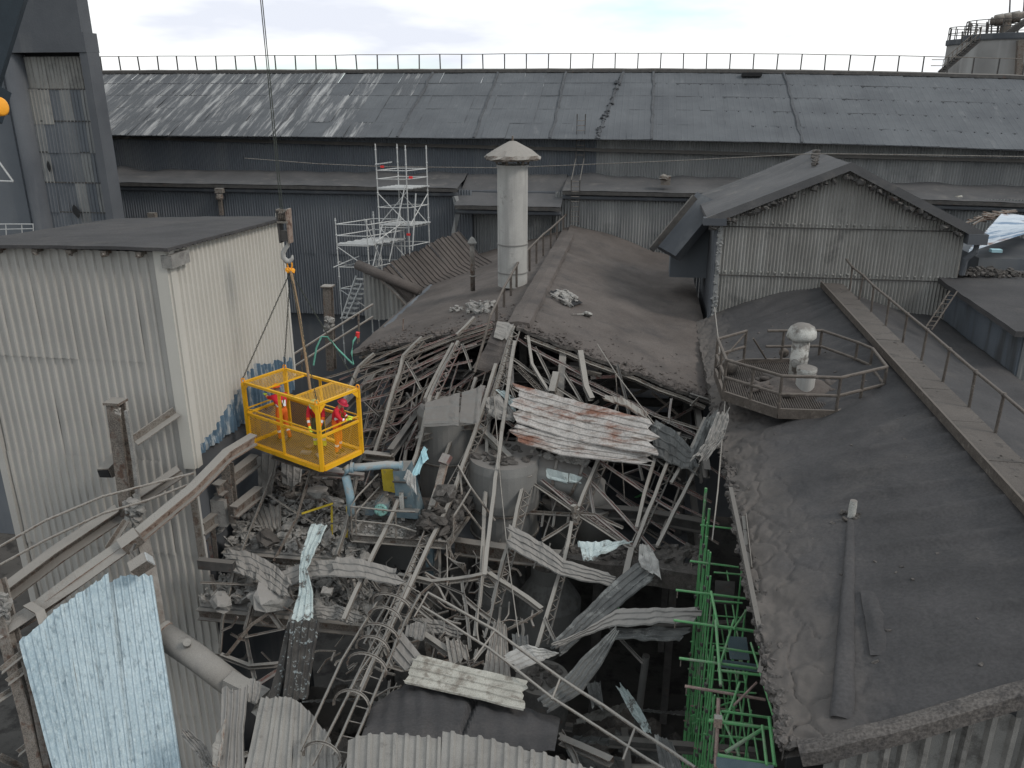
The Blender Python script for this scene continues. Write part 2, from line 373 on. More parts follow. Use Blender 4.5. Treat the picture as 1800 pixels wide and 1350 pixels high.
M['hose'] = mat('hose', (.10, .30, .23), (.15, .36, .28), 5.0, .6, .05, 30, fine=.1)
M['red_paint'] = mat('red_paint', (.55, .03, .03), (.6, .04, .04), 5.0, .6, .05, 30, fine=.1)
M['suit_red'] = mat('suit_red', (.52, .020, .032), (.60, .030, .045), 8.0, .9, .3, 18, fine=.1)
M['suit_orange'] = mat('suit_orange', (.72, .13, .02), (.80, .17, .03), 8.0, .9, .3, 18, fine=.1)
M['suit_green'] = mat('suit_green', (.10, .11, .06), (.16, .17, .10), 8.0, .9, .3, 18, fine=.15)
M['hi_vis'] = mat('hi_vis', (.55, .75, .05), (.62, .8, .08), 8.0, .8, .1, 18, fine=.05)
M['reflective'] = mat('reflective', (.70, .70, .70), (.78, .78, .78), 8.0, .5, .05, 18, fine=.05)
M['helmet_orange'] = mat('helmet_orange', (.78, .11, .02), (.8, .13, .03), 4.0, .4, 0, fine=.02)
M['helmet_green'] = mat('helmet_green', (.14, .50, .28), (.18, .55, .32), 4.0, .4, 0, fine=.02)
M['helmet_red'] = mat('helmet_red', (.42, .025, .05), (.46, .03, .06), 4.0, .4, 0, fine=.02)
M['skin'] = mat('skin', (.33, .18, .12), (.38, .22, .15), 6.0, .7, .05, 30, fine=.05)
M['boot'] = mat('boot', (.03, .026, .022), (.05, .045, .04), 6.0, .8, .2, 30, fine=.1)
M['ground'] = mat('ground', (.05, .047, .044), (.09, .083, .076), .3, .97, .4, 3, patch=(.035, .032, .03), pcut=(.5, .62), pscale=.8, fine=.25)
M['roof_white'] = mat('roof_white', (.42, .47, .52), (.55, .58, .62), .8, .6, .1, 12, patch=(.17, .24, .33), pcut=(.5, .6), pscale=.8, pstretch=(.5, 2, 1), streak=((.20, .12, .09), .8, (1, 1, 1), (.62, .7)), fine=.15)
M['tank'] = mat('tank', (.20, .19, .185), (.26, .25, .24), .3, .9, .05, 10, streak=((.32, .31, .30), .5, (1, 1, .05), (.52, .66)), fine=.08)
M['glass_lens'] = mat('glass_lens', (.35, .36, .36), (.4, .41, .41), 5, .2, 0, fine=.02)
M['sheet_beige'] = mat('sheet_beige', (0.1906, 0.1795, 0.1655), (0.2437, 0.2316, 0.2139), .9, .85, .12, 18, streak=((.19, .18, .17), 1.3, (2, 2, .3), (.54, .72)), patch=(.15, .14, .13), pcut=(.6, .7), pscale=2.2, fine=.15)
M['joint_ash_lap_shade'] = mat('joint_ash_lap_shade', (.058, .06, .065), (.085, .088, .093), 2.0, .97, .4, 9, fine=.25)
M['walk_ash'] = mat('walk_ash', (.078, .069, .063), (.11, .097, .088), .8, .97, .3, 8, patch=(.06, .054, .05), pcut=(.55, .66), pscale=1.6, fine=.25)
M['harness'] = mat('harness', (.10, .08, .02), (.14, .11, .03), 9.0, .8, .1, 30, fine=.1)
M['ash_lean'] = mat('ash_lean', (.072, .071, .073), (.10, .097, .098), .5, .96, .3, 5.0, patch=(.13, .122, .116), pcut=(.55, .72), pscale=.8, fine=.2)
M['ash_crust'] = mat('ash_crust', (.074, .067, .063), (.105, .094, .087), .8, .97, .4, 7.0, patch=(.052, .048, .047), pcut=(.52, .64), pscale=1.8, fine=.35, fmap=22.0)

def add_crust(m, col, x0, x1):
    """pale dried crust along the torn edge: colour fades in towards x0 with a ragged noise border"""
    t = m.node_tree; N = t.nodes; lk = t.links.new; b = N['Principled BSDF']; src = b.inputs['Base Color'].links[0].from_socket
    g = N.new('ShaderNodeNewGeometry'); sx = N.new('ShaderNodeSeparateXYZ'); lk(g.outputs['Position'], sx.inputs[0])
    n = N.new('ShaderNodeTexNoise'); n.inputs['Scale'].default_value = 1.1; n.inputs['Detail'].default_value = 5; lk(g.outputs['Position'], n.inputs['Vector'])
    ma = N.new('ShaderNodeMath'); ma.operation = 'MULTIPLY_ADD'; lk(n.outputs['Fac'], ma.inputs[0]); ma.inputs[1].default_value = -1.9; lk(sx.outputs['X'], ma.inputs[2])
    r = N.new('ShaderNodeMapRange'); r.inputs['From Min'].default_value = x1 - .95; r.inputs['From Max'].default_value = x0 - .95; lk(ma.outputs[0], r.inputs['Value'])
    x = N.new('ShaderNodeMix'); x.data_type = 'RGBA'; lk(r.outputs[0], x.inputs[0]); lk(src, x.inputs[6]); x.inputs[7].default_value = (*col, 1); lk(x.outputs[2], b.inputs['Base Color'])
    return m
M['ash_right'] = add_crust(mat('ash_right', (.044, .0425, .0435), (.061, .058, .0588), .6, .97, .3, 6.0, patch=(.074, .069, .067), pcut=(.52, .75), pscale=.5, fine=.12, fmap=16.0), (.105, .093, .085), 2.7, 4.3)

# ---------------------------------------------------------------- ground
g = MB()
g.grid(lambda u, v: Vector((lerp(-3000, 3000, u), lerp(-2000, 5000, v), 0)), 8, 8)
o = g.build('ground', M['ground']); o['kind'] = 'structure'

# ---------------------------------------------------------------- long back building
BX0, BX1 = -44.0, 42.0
def bsag(x): return -0.5 * (max(0, x + 5) / 29) ** 2
bb = thing('long_storage_building', 'long dark building across the back with ash covered sheet roof', 'building', (0, 56, 0))
RY, RZ, EY, EZ = 62.0, 28.30, 52.2, 24.22
a_ = math.atan2(RZ - EZ, RY - EY); Ls = math.hypot(RZ - EZ, RY - EY)
ncol = 58; cw = (BX1 - BX0) / ncol; nrow = 5; rl = Ls / nrow
def roof_mesh(name, m, bolts, k):
    me = corr_mesh(name, cw * 1.004, rl + .06, M[m], 'low', cw / 4, .010 if m == 'ash_back' else .04, rows=3, wob=.03, seed=k)
    if bolts:
        mb = MB(); mb.v = [tuple(v.co) for v in me.vertices]; mb.f = [tuple(p.vertices) for p in me.polygons]; mb.m = [0] * len(mb.f); mb.mi = 1
        for q in range(0, 4, 2): mb.box((cw / 4 * (q + .4), -.015, -.16), (.06, .05, .06))
        return mb.mesh(name, [M[m], M['joint_ash_lap_shade']])
    return me
rmesh = {('ash_back', 0): [roof_mesh('roof_sheet', 'ash_back', False, k) for k in range(3)],
         ('ash_back', 1): [roof_mesh('roof_sheet', 'ash_back', True, k + 3) for k in range(3)],
         ('ash_left', 0): [roof_mesh('roof_sheet', 'ash_left', False, k + 6) for k in range(3)]}
rnd = random.Random(3)
for r in range(nrow):
    for c in range(ncol):
        x = BX0 + c * cw
        t = r / nrow; y = lerp(RY, EY, t); z = lerp(RZ, EZ, t) + bsag(x)
        k = ('ash_left', 0) if (x < -16 - 4 * r * 0 and rnd.random() < (1.0 if x < -22 else .5)) else ('ash_back', 1 if x > -2 + 2 * r else 0)
        lift = .012 * r + rnd.uniform(0, .035)
        place(rnd.choice(rmesh[k]), 'roof_sheet', (x, y - .02, z + lift), bb, (-(math.pi / 2 - a_) + rnd.uniform(-.008, .014), rnd.uniform(-.006, .006), 0))
mb = MB()
mb.prof([(x, RY, RZ + bsag(x) + .06 + .03 * nz((x, 0, 0), .5)) for x in [BX0 + i * (BX1 - BX0) / 60 for i in range(61)]], [(-.35, -.12), (.35, -.12), (.3, .08), (0, .15), (-.3, .08)])
mb.build('ridge_cap', M['steel_dark'], bb)
for r in range(1, nrow + 1):       # dark strip along each sheet lap, standing in for the lap's shadow
    t = r / nrow; mb = MB(); mb.prof([(x, lerp(RY, EY, t) - .02, lerp(RZ, EZ, t) + bsag(x) + .035 + .02 * nz((x, r, 0), .8)) for x in [BX0 + i * (BX1 - BX0) / 90 for i in range(91)]], [(-.045, -.03), (.045, -.03), (.02, .022), (-.03, .022)]); mb.build('lap_shadow_strip', M['joint_ash_lap_shade'], bb)
rg = random.Random(11)
for i, bx in enumerate((-23.5, -15.2, -10.4, -5.6, -1.6, .5, 9.2)):     # ash filled bay joints running down the roof
    mb = MB(); pts = []
    for j in range(13):
        t = j / 12; pts.append((bx + rg.uniform(-.06, .06) - (0 if bx != -1.6 else 1.2 * t), lerp(RY, EY, t) - .05, lerp(RZ, EZ, t) + bsag(bx) + .07))
    mb.prof(pts, [(-.10, -.03), (.10, -.03), (.05, .05), (-.05, .05)])
    mb.build('joint_strip', M['joint_ash_lap_shade'], bb)
mb = MB()
for j in range(40):
    t = rg.random() ** .8; x = -1.6 - 1.2 * t + rg.gauss(0, .07)
    mb.chunk((x, lerp(RY, EY, t), lerp(RZ, EZ, t) + bsag(x) + .12), rg.uniform(.08, .26), j, .5, 6, 3)
o = mb.build('ash_lumps', M['joint_ash_lap_shade'], bb); o['kind'] = 'stuff'
mb = MB(); mb.box((9.0 - 2.0, RY - .9, RZ - .25), (1.3, .5, .25)); mb.build('roof_hole', M['black'], bb)
# end gables and body behind the sheets
mb = MB(); mb.hexa([(BX0, 53.4, 0), (BX1, 53.4, 0), (BX1, 72, 0), (BX0, 72, 0), (BX0, 53.4, EZ - .1), (BX1, 53.4, EZ - .7), (BX1, 72, EZ - .5), (BX0, 72, EZ - .5)])
mb.build('core_wall', M['concrete_dark'], bb)
mb = MB(); mb.hexa([(BX0, EY + .6, EZ - .1), (BX1, EY + .6, EZ - 1.4), (BX1, 72, EZ - 1.4), (BX0, 72, EZ - .1), (BX0, RY, RZ - .4), (BX1, RY, RZ - 1.8), (BX1, RY + .3, RZ - 1.8), (BX0, RY + .3, RZ - .4)])
mb.build('roof_core', M['steel_dark'], bb)
# upper wall sheets, lean-to, lower wall sheets
wm = [corr_mesh('wall_sheet', 1.0, 2.75, M['wall_dark'], 'sine', .165, .075, 2, .04, k) for k in range(3)]
wm2 = [corr_mesh('wall_sheet', 1.0, 2.75, M['wall_mid'], 'sine', .165, .075, 2, .04, k + 4) for k in range(3)]
wl = [corr_mesh('lower_wall_sheet', 1.05, 4.2, M['wall_dark'], 'sine', .165, .075, 2, .04, k) for k in range(3)]
wl2 = [corr_mesh('lower_wall_sheet', 1.05, 4.2, M['wall_mid'], 'sine', .165, .075, 2, .04, k + 4) for k in range(3)]
x = BX0
while x < BX1 - 1:
    place(rnd.choice(wm2 if x > -3 else wm), 'wall_sheet', (x, 53.25 + rnd.uniform(0, .02), 24.35 + bsag(x)), bb, (rnd.uniform(-.012, .012), 0, 0))
    x += .98
x = -37.0
while x < 24:
    if not -11.2 < x < -5.2:
        place(rnd.choice(wl2 if x > -5.5 else wl), 'lower_wall_sheet', (x, 50.5 + rnd.uniform(0, .03), 21.3), bb, (rnd.uniform(-.01, .01), 0, 0))
    else:
        place(rnd.choice(wl2), 'lower_wall_sheet', (x, 50.9, 20.4), bb)
    place(rnd.choice(wl), 'lower_wall_sheet', (x, 50.55, 17.3), bb)
    x += 1.03
mb = MB(); mb.hexa([(-38, 50.9, 0), (25, 50.9, 0), (25, 53.3, 0), (-38, 53.3, 0), (-38, 50.9, 21.2), (25, 50.9, 21.2), (25, 53.3, 21.5), (-38, 53.3, 21.5)])
mb.build('lower_core', M['concrete_dark'], bb)
def leanto(x0, x1, z0=21.9, z1=21.46, y0=53.2, y1=50.0, seed=0):
    mb = MB(); n = int((x1 - x0) * 2)
    def f(u, v):
        x = lerp(x0, x1, u); w = .06 * nz((x * .7, v * 3, seed)) + .25 * max(0, 1 - v * 3) * (.5 + nz((x * .5, 7, seed)))
        return Vector((x, lerp(y0, y1, v) + (.06 * nz((x, 3, seed)) if v > .99 else 0), lerp(z0, z1, v) + bsag(x) * .6 + w))
    mb.grid(f, n, 6)
    mb.build('lean_to_roof', M['ash_lean'], bb)
    mb = MB(); mb.prof([(lerp(x0, x1, i / 20), y1 + .06, z1 - .14 + bsag(lerp(x0, x1, i / 20)) * .6 + .03 * nz((i, seed, 0), .7)) for i in range(21)], SEC('box', .12, .2)); mb.build('fascia', M['steel_dark'], bb)
    mb = MB(); mb.tube([(lerp(x0, x1, i / 20), y1 + .28, z1 - .42 + bsag(lerp(x0, x1, i / 20)) * .6) for i in range(21)], .13, 8); mb.build('gutter', M['concrete_dark'], bb)
leanto(-38, -11.0)
leanto(-11.0, -4.6, 21.9, 20.55, 53.2, 49.2, 2)
leanto(-4.6, 25, 21.9, 21.42, 53.2, 50.0, 4)
# ridge handrail
hr = thing('ridge_handrail', 'thin post and rail guard along the ridge of the back building', 'handrail', (0, 62, 28))
pm = MB(); pm.box((0, 0, .52), (.075, .075, 1.04)); pme = pm.mesh('post', M['steel_dark'])
xs = []; x = -41.2
while x < 41: xs.append(x); x += 1.56
for x in xs: place(pme, 'post', (x, RY, RZ + bsag(x) + .14), hr, (0, rnd.uniform(-.035, .035), 0))
mb = MB(); mb.tube([(x, RY, RZ + 1.17 + bsag(x) + rnd.uniform(-.015, .015)) for x in xs], .028, 6); mb.build('rail', M['steel'], hr)

# ---------------------------------------------------------------- left tower
TY = 41.0
def T(x, y, d=0): return P(x, y, TY + d)
tr = T(166, 80).x; tl = T(-330, 80).x
tw = thing('concrete_tower', 'tall dark concrete tower with corrugated infill at the left edge', 'tower', (tr - 5, TY + 3, 0))
zb = P(100, 57, TY).z
zt = P(100, 92, TY).z
TD = 1.0
tr = P(186, 300, TY).x
pr = tr - .42; pl = P(64, 300, TY).x
mb = MB(); mb.box(((tl + tr) / 2, TY + TD / 2, (zb + 60) / 2), (tr - tl - .3, TD - .1, 60 - zb)); mb.build('upper_block', M['concrete_dark'], tw)
mb = MB(); mb.box(((tl + tr) / 2, TY + TD / 2, (zt + zb) / 2), (tr - tl, TD + .1, zb - zt)); mb.build('lintel_band', M['concrete_dark'], tw)
mb = MB(); mb.box(((pr + tr) / 2, TY + TD / 2, zt / 2), (tr - pr, TD, zt - .01)); mb.build('corner_column', M['concrete_dark'], tw)
mb = MB(); mb.tube([(pl - .5, TY + .5, 0), (pl - .5, TY + .5, zt - .01)], .55, 20); mb.build('round_column', M['concrete_dark'], tw, smooth=True)
mb = MB(); mb.box(((tl + pl) / 2 - .7, TY + .85, zt / 2), (pl - tl - 1.4, .5, zt - .02)); mb.build('side_wall', M['wall_dark'], tw)
mb = MB(); mb.box(((pl + pr) / 2, TY + .85, zt / 2), (pr - pl, .2, zt - .02)); mb.build('core_wall', M['black'], tw)
tms = [corr_mesh('infill_sheet', .62, 1.62, M[m], 'low', .2, .045, 2, .03, k) for k, m in enumerate(('wall_dark', 'wall_dark', 'wall_mid'))]
tms2 = [corr_mesh('infill_sheet', .62, 1.75, M['wall_gable'], 'low', .2, .045, 2, .05, k + 7) for k in range(2)]
z = zt - .18; row = 0
while z > 14:
    x = pl; c = 0
    while x < pr - .3:
        if not (row == 6 and c == 3):
            place(rnd.choice(tms2 if (row == 0 or (row == 1 and c < 2)) else tms), 'infill_sheet', (x, TY + .55 - (.1 if row else 0) + rnd.uniform(0, .03), z), tw, (rnd.uniform(-.03, .02), rnd.uniform(-.01, .01), 0))
        x += .6; c += 1
    mb = MB(); mb.box(((pl + pr) / 2, TY + .5, z - 1.58), (pr - pl, .12, .07)); mb.build('girt', M['steel_dark'], tw)
    z -= 1.58; row += 1
mb = MB(); a = P(86, 292, TY + .3); mb.grid(lambda u, v: a + Vector(((u - .5) * .22 * math.sin(math.pi * min(1, v * .96 + .04)), -.02, (v - .5) * .62)), 2, 6); mb.build('torn_hole', M['black'], tw)
mb = MB(); a = P(132, 372, TY + .3); mb.grid(lambda u, v: a + Vector(((u - .5) * .42 * math.sin(math.pi * min(1, v * .96 + .04)) + .15 * v, -.02, (.5 - v) * .75)), 2, 6); mb.build('torn_hole', M['black'], tw)
# low guard rail on a dark landing left of the tower
ld = thing('landing_rail', 'pale green guard rail on the dark landing beside the left tower', 'handrail', T(20, 405))
mb = MB(); mb.tube([P(-40, 394, 38), P(58, 394, 38)], .03, 6); mb.tube([P(-40, 404, 38), P(58, 402, 38)], .025, 6); mb.build('rail', M['aluminium'], ld)
for x in (-30, 10, 38, 58):
    mb = MB(); mb.tube([P(x, 393, 38), P(x + 2, 430, 38)], .028, 6); mb.build('post', M['aluminium'], ld)
br = thing('wall_bracket', 'white triangular steel bracket on the left tower side wall', 'bracket', P(5, 318, 40))
mb = MB(); mb.tube([P(-30, 245, 40.2), P(23, 319, 40.2)], .05, 6); mb.build('diagonal', M['aluminium'], br)
mb = MB(); mb.tube([P(-30, 317, 40.2), P(23, 319, 40.2)], .05, 6); mb.build('strut', M['aluminium'], br)

# ---------------------------------------------------------------- near left clad building
LX0, LX1, LY0, LY1, LZ = -18.5, -12.3, 20.0, 27.1, 23.05
lb = thing('clad_tower_building', 'grey corrugated clad tower building at left with a torn blue lower edge', 'building', (-15, 23, 0))
lm = [corr_mesh('front_sheet', 1.03, 3.1, M['wall_grey'], 'trap', .2405, .055, 3, .03, k) for k in range(3)]
for r in range(6):
    for c in range(6):
        x = LX0 + .06 + c * 1.02
        place(rnd.choice(lm), 'front_sheet', (x, LY0 + rnd.uniform(0, .012) + .02 * (r % 2), LZ - .05 - r * 3.05 - (.0 if r else 0)), lb, (rnd.uniform(-.004, .006), 0, 0))
# right face: upper row whole, lower row cut to the torn arc, with a bare blue band above the tear
_CUT = [(20.0, 17.0), (21.6, 16.95), (23.9, 16.85), (26.2, 16.65), (27.4, 16.6)]
_BLU = [(20.0, 17.3), (21.2, 17.45), (22.2, 17.8), (23.4, 18.2), (24.2, 18.5), (25.5, 18.2), (27.4, 17.8)]
def _pl(T, y):
    for (a, A), (b, B) in zip(T, T[1:]):
        if y <= b: return lerp(A, B, (y - a) / (b - a))
    return T[-1][1]
def cutz(y): return _pl(_CUT, y) + .09 * nz((y, 0, 4), 2.2)
def side_sheet(y0, w, k):
    seq = corr_fn('trap', .24, .065); ys = []; n = round(w / .24)
    for i in range(n): ys += [(y0 + (i * .24 + a) * w / (n * .24), d) for a, d in seq]
    ys.append((y0 + w, 0)); mb = MB(); vs = []
    blue = lambda y: max(cutz(y) + .12, _pl(_BLU, y) + .12 * nz((y, 2, 8), 1.1) + .22 * nz((y, 5, 1), 5))
    for y, d in ys:
        zc = cutz(y) + .05 * nz((y * 9, 1, 1))
        zs = [LZ - .03 - .26 * (y - LY0) / 7.1, lerp(LZ, blue(y), .5), blue(y), lerp(blue(y), zc, .5), zc]
        vs += [(LX1 + d + (.04 * i * nz((y * 2, i, 0)) if i > 2 else 0), y, z) for i, z in enumerate(zs)]
    for i in range(len(ys) - 1):
        for j in range(4):
            mb.mi = 1 if j >= 2 else 0
            mb.add([], []); mb.f.append((i * 5 + j, i * 5 + j + 1, i * 5 + j + 6, i * 5 + j + 5)); mb.m.append(mb.mi)
    mb.v = vs
    mb.build('side_sheet', [M['wall_pale_lit'], M['wall_blue']], lb)
for c in range(7): side_sheet(LY0 + .1 + c * 1.0, 1.0, c)
mb = MB(); mb.box((LX1 - .12, LY0 - .04, (LZ + 16.75) / 2), (.34, .12, LZ - 16.75)); mb.box((LX1 + .07, LY0 + .12, (LZ + 16.75) / 2), (.06, .26, LZ - 16.75)); mb.build('corner_flashing', M['wall_pale_lit'], lb)
mb = MB(); mb.box((LX1 + .02, LY1 + .06, 20.1), (.16, .14, 5.9)); mb.build('corner_flashing', M['wall_pale_lit'], lb)
mb = MB(); mb.box((LX0 + .05, LY0 - .05, 17), (.22, .14, 12)); mb.build('corner_flashing', M['wall_grey'], lb)
def lroof(u, v):
    x = lerp(LX0 - .15, LX1 + .28, u); y = lerp(LY0 - .32, LY1 + .2, v)
    return Vector((x, y, LZ + .12 + .04 * math.sin(u * math.pi * 1) - .26 * v - .10 * (1 - u) - .12 * (1 - u) * v + .015 * nz((x, y, 0), 2)))
mb = MB(); mb.grid(lroof, 24, 24); mb.grid(lambda u, v: lroof(1 - u, v) - Vector((0, 0, .09)), 24, 24)
mb.grid(lambda u, v: lroof(u, 0) - Vector((0, 0, .09 * v)), 24, 1); mb.grid(lambda u, v: lroof(1, u) - Vector((0, 0, .09 * v + .03 * (math.sin(u * 180) * v))), 90, 1); mb.grid(lambda u, v: lroof(0, 1 - u) - Vector((0, 0, .09 * v)), 24, 1)
mb.build('roof', M['ash'], lb)
for x in (-17.0, -15.9, -14.9, -13.9, -12.9):
    mb = MB(); mb.box((x, LY0 - .14, LZ - .06), (.16, .26, .09)); mb.chunk((x, LY0 - .2, LZ - .12), .14, int(x * 10), .6); mb.build('eave_bracket', M['steel'], lb)
mb = MB(); mb.box((LX1 + .1, LY0 + .3, LZ - .28), (.3, .9, .34)); mb.build('eave_box', M['concrete'], lb)
mb = MB(); mb.box((-15.3, 23.6, 18.4), (5.7, 6.7, 8.4)); mb.box((-15.4, 23.6, 7), (5.7, 6.7, 14)); mb.build('core_wall', M['concrete_dark'], lb)

# ---------------------------------------------------------------- ash roofs
def ashroof(name, zf, x0f, x1f, y0f, y1f, nx, ny, m, parent, thick=.14, m2=None):
    """closed slab: zf(x,y) top; y0f(x) near edge, y1f far edge"""
    mb = MB()
    def top(u, v):
        y0 = lerp(x0f(0), x1f(0), u) if callable(x0f) else lerp(x0f, x1f, u)
        x = y0; ya, yb = y0f(x), y1f(x); y = lerp(ya, yb, v)
        return Vector((x, y, zf(x, y)))
    mb.grid(top, nx, ny)
    dn = Vector((0, 0, thick))
    mb.mi = 1
    mb.grid(lambda u, v: top(1 - u, v) - dn, nx, max(2, ny // 6))
    mb.grid(lambda u, v: top(1 - u, 0) - dn * (1 - v), nx, 1)
    mb.grid(lambda u, v: top(0, u) - dn * v, ny, 1); mb.grid(lambda u, v: top(1, 1 - u) - dn * v, ny, 1)
    return mb.build(name, [M[m], M[m2 or m]], parent, smooth=True)
CRX, CRZ, CSL, CSR = -4.1, 19.1, .295, .335
ch = thing('collapsed_hall', 'dark hall with ash covered gable roof broken open in the middle', 'building', (-4, 40, 0))
def fbm(x, y, s, o=0): return MN.fractal(Vector((x * s, y * s, o)), .7, 2.1, 5)
def zc_right(x, y):
    d = x - CRX
    z = CRZ - CSR * d + .05 * fbm(x, y, .9, 1)
    z += .07 * max(0, nz((x * .8, y * 1.2, 4))) * max(0, 1 - (y - 28) / 4)
    z += .55 * math.exp(-((y - 50.5) / 3.0) ** 2) * math.exp(-((x + 1) / 3.5) ** 2)
    z += .6 * math.exp(-((x - 3.0) / 1.5) ** 2) * max(0, min(1, (y - 30) / 8))
    return z
def zc_left(x, y):
    d = CRX - x
    return CRZ - CSL * d + .05 * fbm(x, y, .9, 2) + .12 * max(0, 1 - (y - yl(x)) / 2.0) * nz((x * 1.3, y * 1.3, 2)) 
def yr(x): return 27.9 - .05 * (x - CRX) + .22 * nz((x * 1.7, 0, 0)) + .12 * nz((x * 6, 0, 3))
def yl(x): return 28.9 + .22 * (CRX - x) + .20 * nz((x * 1.7, 5, 0)) + .10 * nz((x * 6, 5, 3))
ashroof('roof_right_slope', zc_right, CRX, 3.1, yr, lambda x: 50.4, 70, 150, 'ash_central', ch, .12, 'rubble_dark')
ashroof('roof_left_slope', zc_left, CRX, -11.3, yl, lambda x: 50.4, 60, 120, 'ash_central', ch, .12, 'rubble_dark')
for side, s in (('L', -1), ('R', 1)):          # steel edge under each broken edge
    for i, (dy, dz) in enumerate(((-.05, -.2), (.35, -.42), (.75, -.5), (1.2, -.55))):
        if s == 1 and i > 1: continue
        mb = MB(); pts = []
        for k in range(9):
            x = CRX + s * (.3 + 6.4 * k / 8); pts.append((x, (yr(x) if s > 0 else yl(x)) + dy, CRZ - (CSR if s > 0 else CSL) * abs(x - CRX) + dz))
        mb.prof(pts, SEC('L', .09)); mb.build('edge_angle', M['steel_light' if i == 0 else 'steel'], ch)
mb = MB()                                       # ragged lumps of ash and broken sheet along the edges
rg = random.Random(5)
for k in range(700):
    if k % 2: x = CRX + rg.uniform(.1, 6.9); y = yr(x) + abs(rg.gauss(.1, .45)); z = zc_right(x, y)
    else: x = CRX - rg.uniform(.1, 6.7); y = yl(x) + abs(rg.gauss(.1, .5)); z = zc_left(x, y)
    mb.chunk((x, y, z + .02), rg.choice((.04, .06, .09, .13)), k, .35, 6, 3) if k % 3 else mb.shard((x, y, z + .02), rg.uniform(.06, .22), k)
o = mb.build('edge_crumbs', M['ash_central'], ch); o['kind'] = 'stuff'
# ridge strip and hanging ridge plank
mb = MB(); mb.prof([(CRX + .05 * nz((y, 0, 0)), y, CRZ + .02 + .03 * nz((y, 3, 0))) for y in [28.3 + i * 1.1 for i in range(21)]], [(-.45, -.1), (.45, -.1), (.4, .05), (0, .1), (-.4, .05)]); mb.build('ridge_cap', M['ash_central'], ch)
mb = MB(); mb.box((-10.95, 42.5, 10), (.2, 16.5, 14.2)); mb.build('side_wall', M['wall_dark'], ch)

# right hall
RX, RZR, RSL = 8.3, 19.1, .325
rh = thing('ash_roofed_hall', 'hall at right under a thick dark ash roof with cracked left edge', 'building', (8, 22, 0))
def xe(y): return 2.72 + .10 * nz((0, y * 1.3, 0)) + .06 * nz((0, y * 4, 2))
def zr_left(x, y):
    z = RZR - RSL * (RX - x)
    z += .05 * fbm(x, y, .55, 7) + .05 * math.sin((y * 7.5 - x * 2.2) + 3.5 * nz((x * .5, y * .5, 1))) * (.5 + nz((x * .4, y * .4, 13))) * max(0, min(1, (y - 16) / 3))
    z += .15 * max(0, math.sin(2 * math.pi * (y + .10 * x) / 1.15)) ** 2.2 * max(0, min(1, (x - 4.3) / 1.0)) * max(0, min(1, (24 - y) / 5)) * (.7 + .6 * nz((x * .6, y * .6, 21)))
    e = x - 2.72
    if e < 1.4: z += -.10 * (1 - e / 1.4) ** 2 + .10 * nz((x * 2.2, y * 2.2, 3)) * (1 - e / 1.4) + .04 * nz((x * 7, y * 7, 3)) * (1 - e / 1.4)
    if e < 2.2:
        q_ = Vector((x * 1.5 + .5 * nz((x * 2, y * 2, 1)), y * 1.1 + .5 * nz((x * 2, y * 2, 5)), 0)); d_ = MN.voronoi(q_)[0]; c = d_[1] - d_[0]
        if c < .09: z -= .075 * (1 - c / .09) * (1 - e / 2.2)
        z += .05 * nz((math.floor(q_.x * 2), math.floor(q_.y * 2), 3)) * max(0, 1 - e / 1.2)
    z += .35 * math.exp(-((y - 36.3) / 1.2) ** 2) * math.exp(-((x - 5.5) / 2.2) ** 2)
    return z
mb = MB()
def rl_(u, v):
    y = lerp(10.9 + .14 * max(0, lerp(2.72, RX, u ** 1.5) - 3.4) * (1 - v), 36.5, v ** 1.35); x0 = xe(y); x = lerp(x0, RX, u ** 1.5); return Vector((x, y, zr_left(x, y)))
mb.grid(rl_, 140, 420)
mb.mi = 1
mb.grid(lambda u, v: rl_(0, u) - Vector((.05 * v * nz((3, u * 60, 2)), 0, .26 * v * (1 + .5 * nz((0, u * 80, 2))))), 420, 2)
mb.grid(lambda u, v: rl_(1 - u, v) - Vector((0, 0, .22)), 6, 30)
mb.build('roof_left_slope', [M['ash_right'], M['rubble_dark']], rh, smooth=True)
def zr_right(x, y): return RZR - RSL * (x - RX) + .05 * fbm(x, y, .55, 9) + .3 * math.exp(-((x - 12.7) / .7) ** 2)
mb = MB(); mb.grid(lambda u, v: Vector((lerp(RX, 13.0, u), lerp(10.9, 36.5, v), zr_right(lerp(RX, 13.0, u), lerp(10.9, 36.5, v)))), 30, 120)
mb.build('roof_right_slope', M['ash'], rh, smooth=True)
rg = random.Random(9); mb = MB()
for k in range(900):
    y = 11 + 16 * rg.random() ** 1.3; x = xe(y) + abs(rg.gauss(0, .13)) - .05; mb.chunk((x, y, zr_left(max(x, 2.73), y) - .05 - (.12 * rg.random() if x < xe(y) else 0)), rg.choice((.04, .05, .07, .1, .14)), k, .6, 6, 3)
for k in range(60):
    y = rg.uniform(11, 34); x = rg.uniform(3, 8); mb.chunk((x, y, zr_left(x, y)), rg.choice((.04, .06, .08)), k, .6, 5, 3)
o = mb.build('edge_crumbs', M['ash_crust'], rh); o['kind'] = 'stuff'
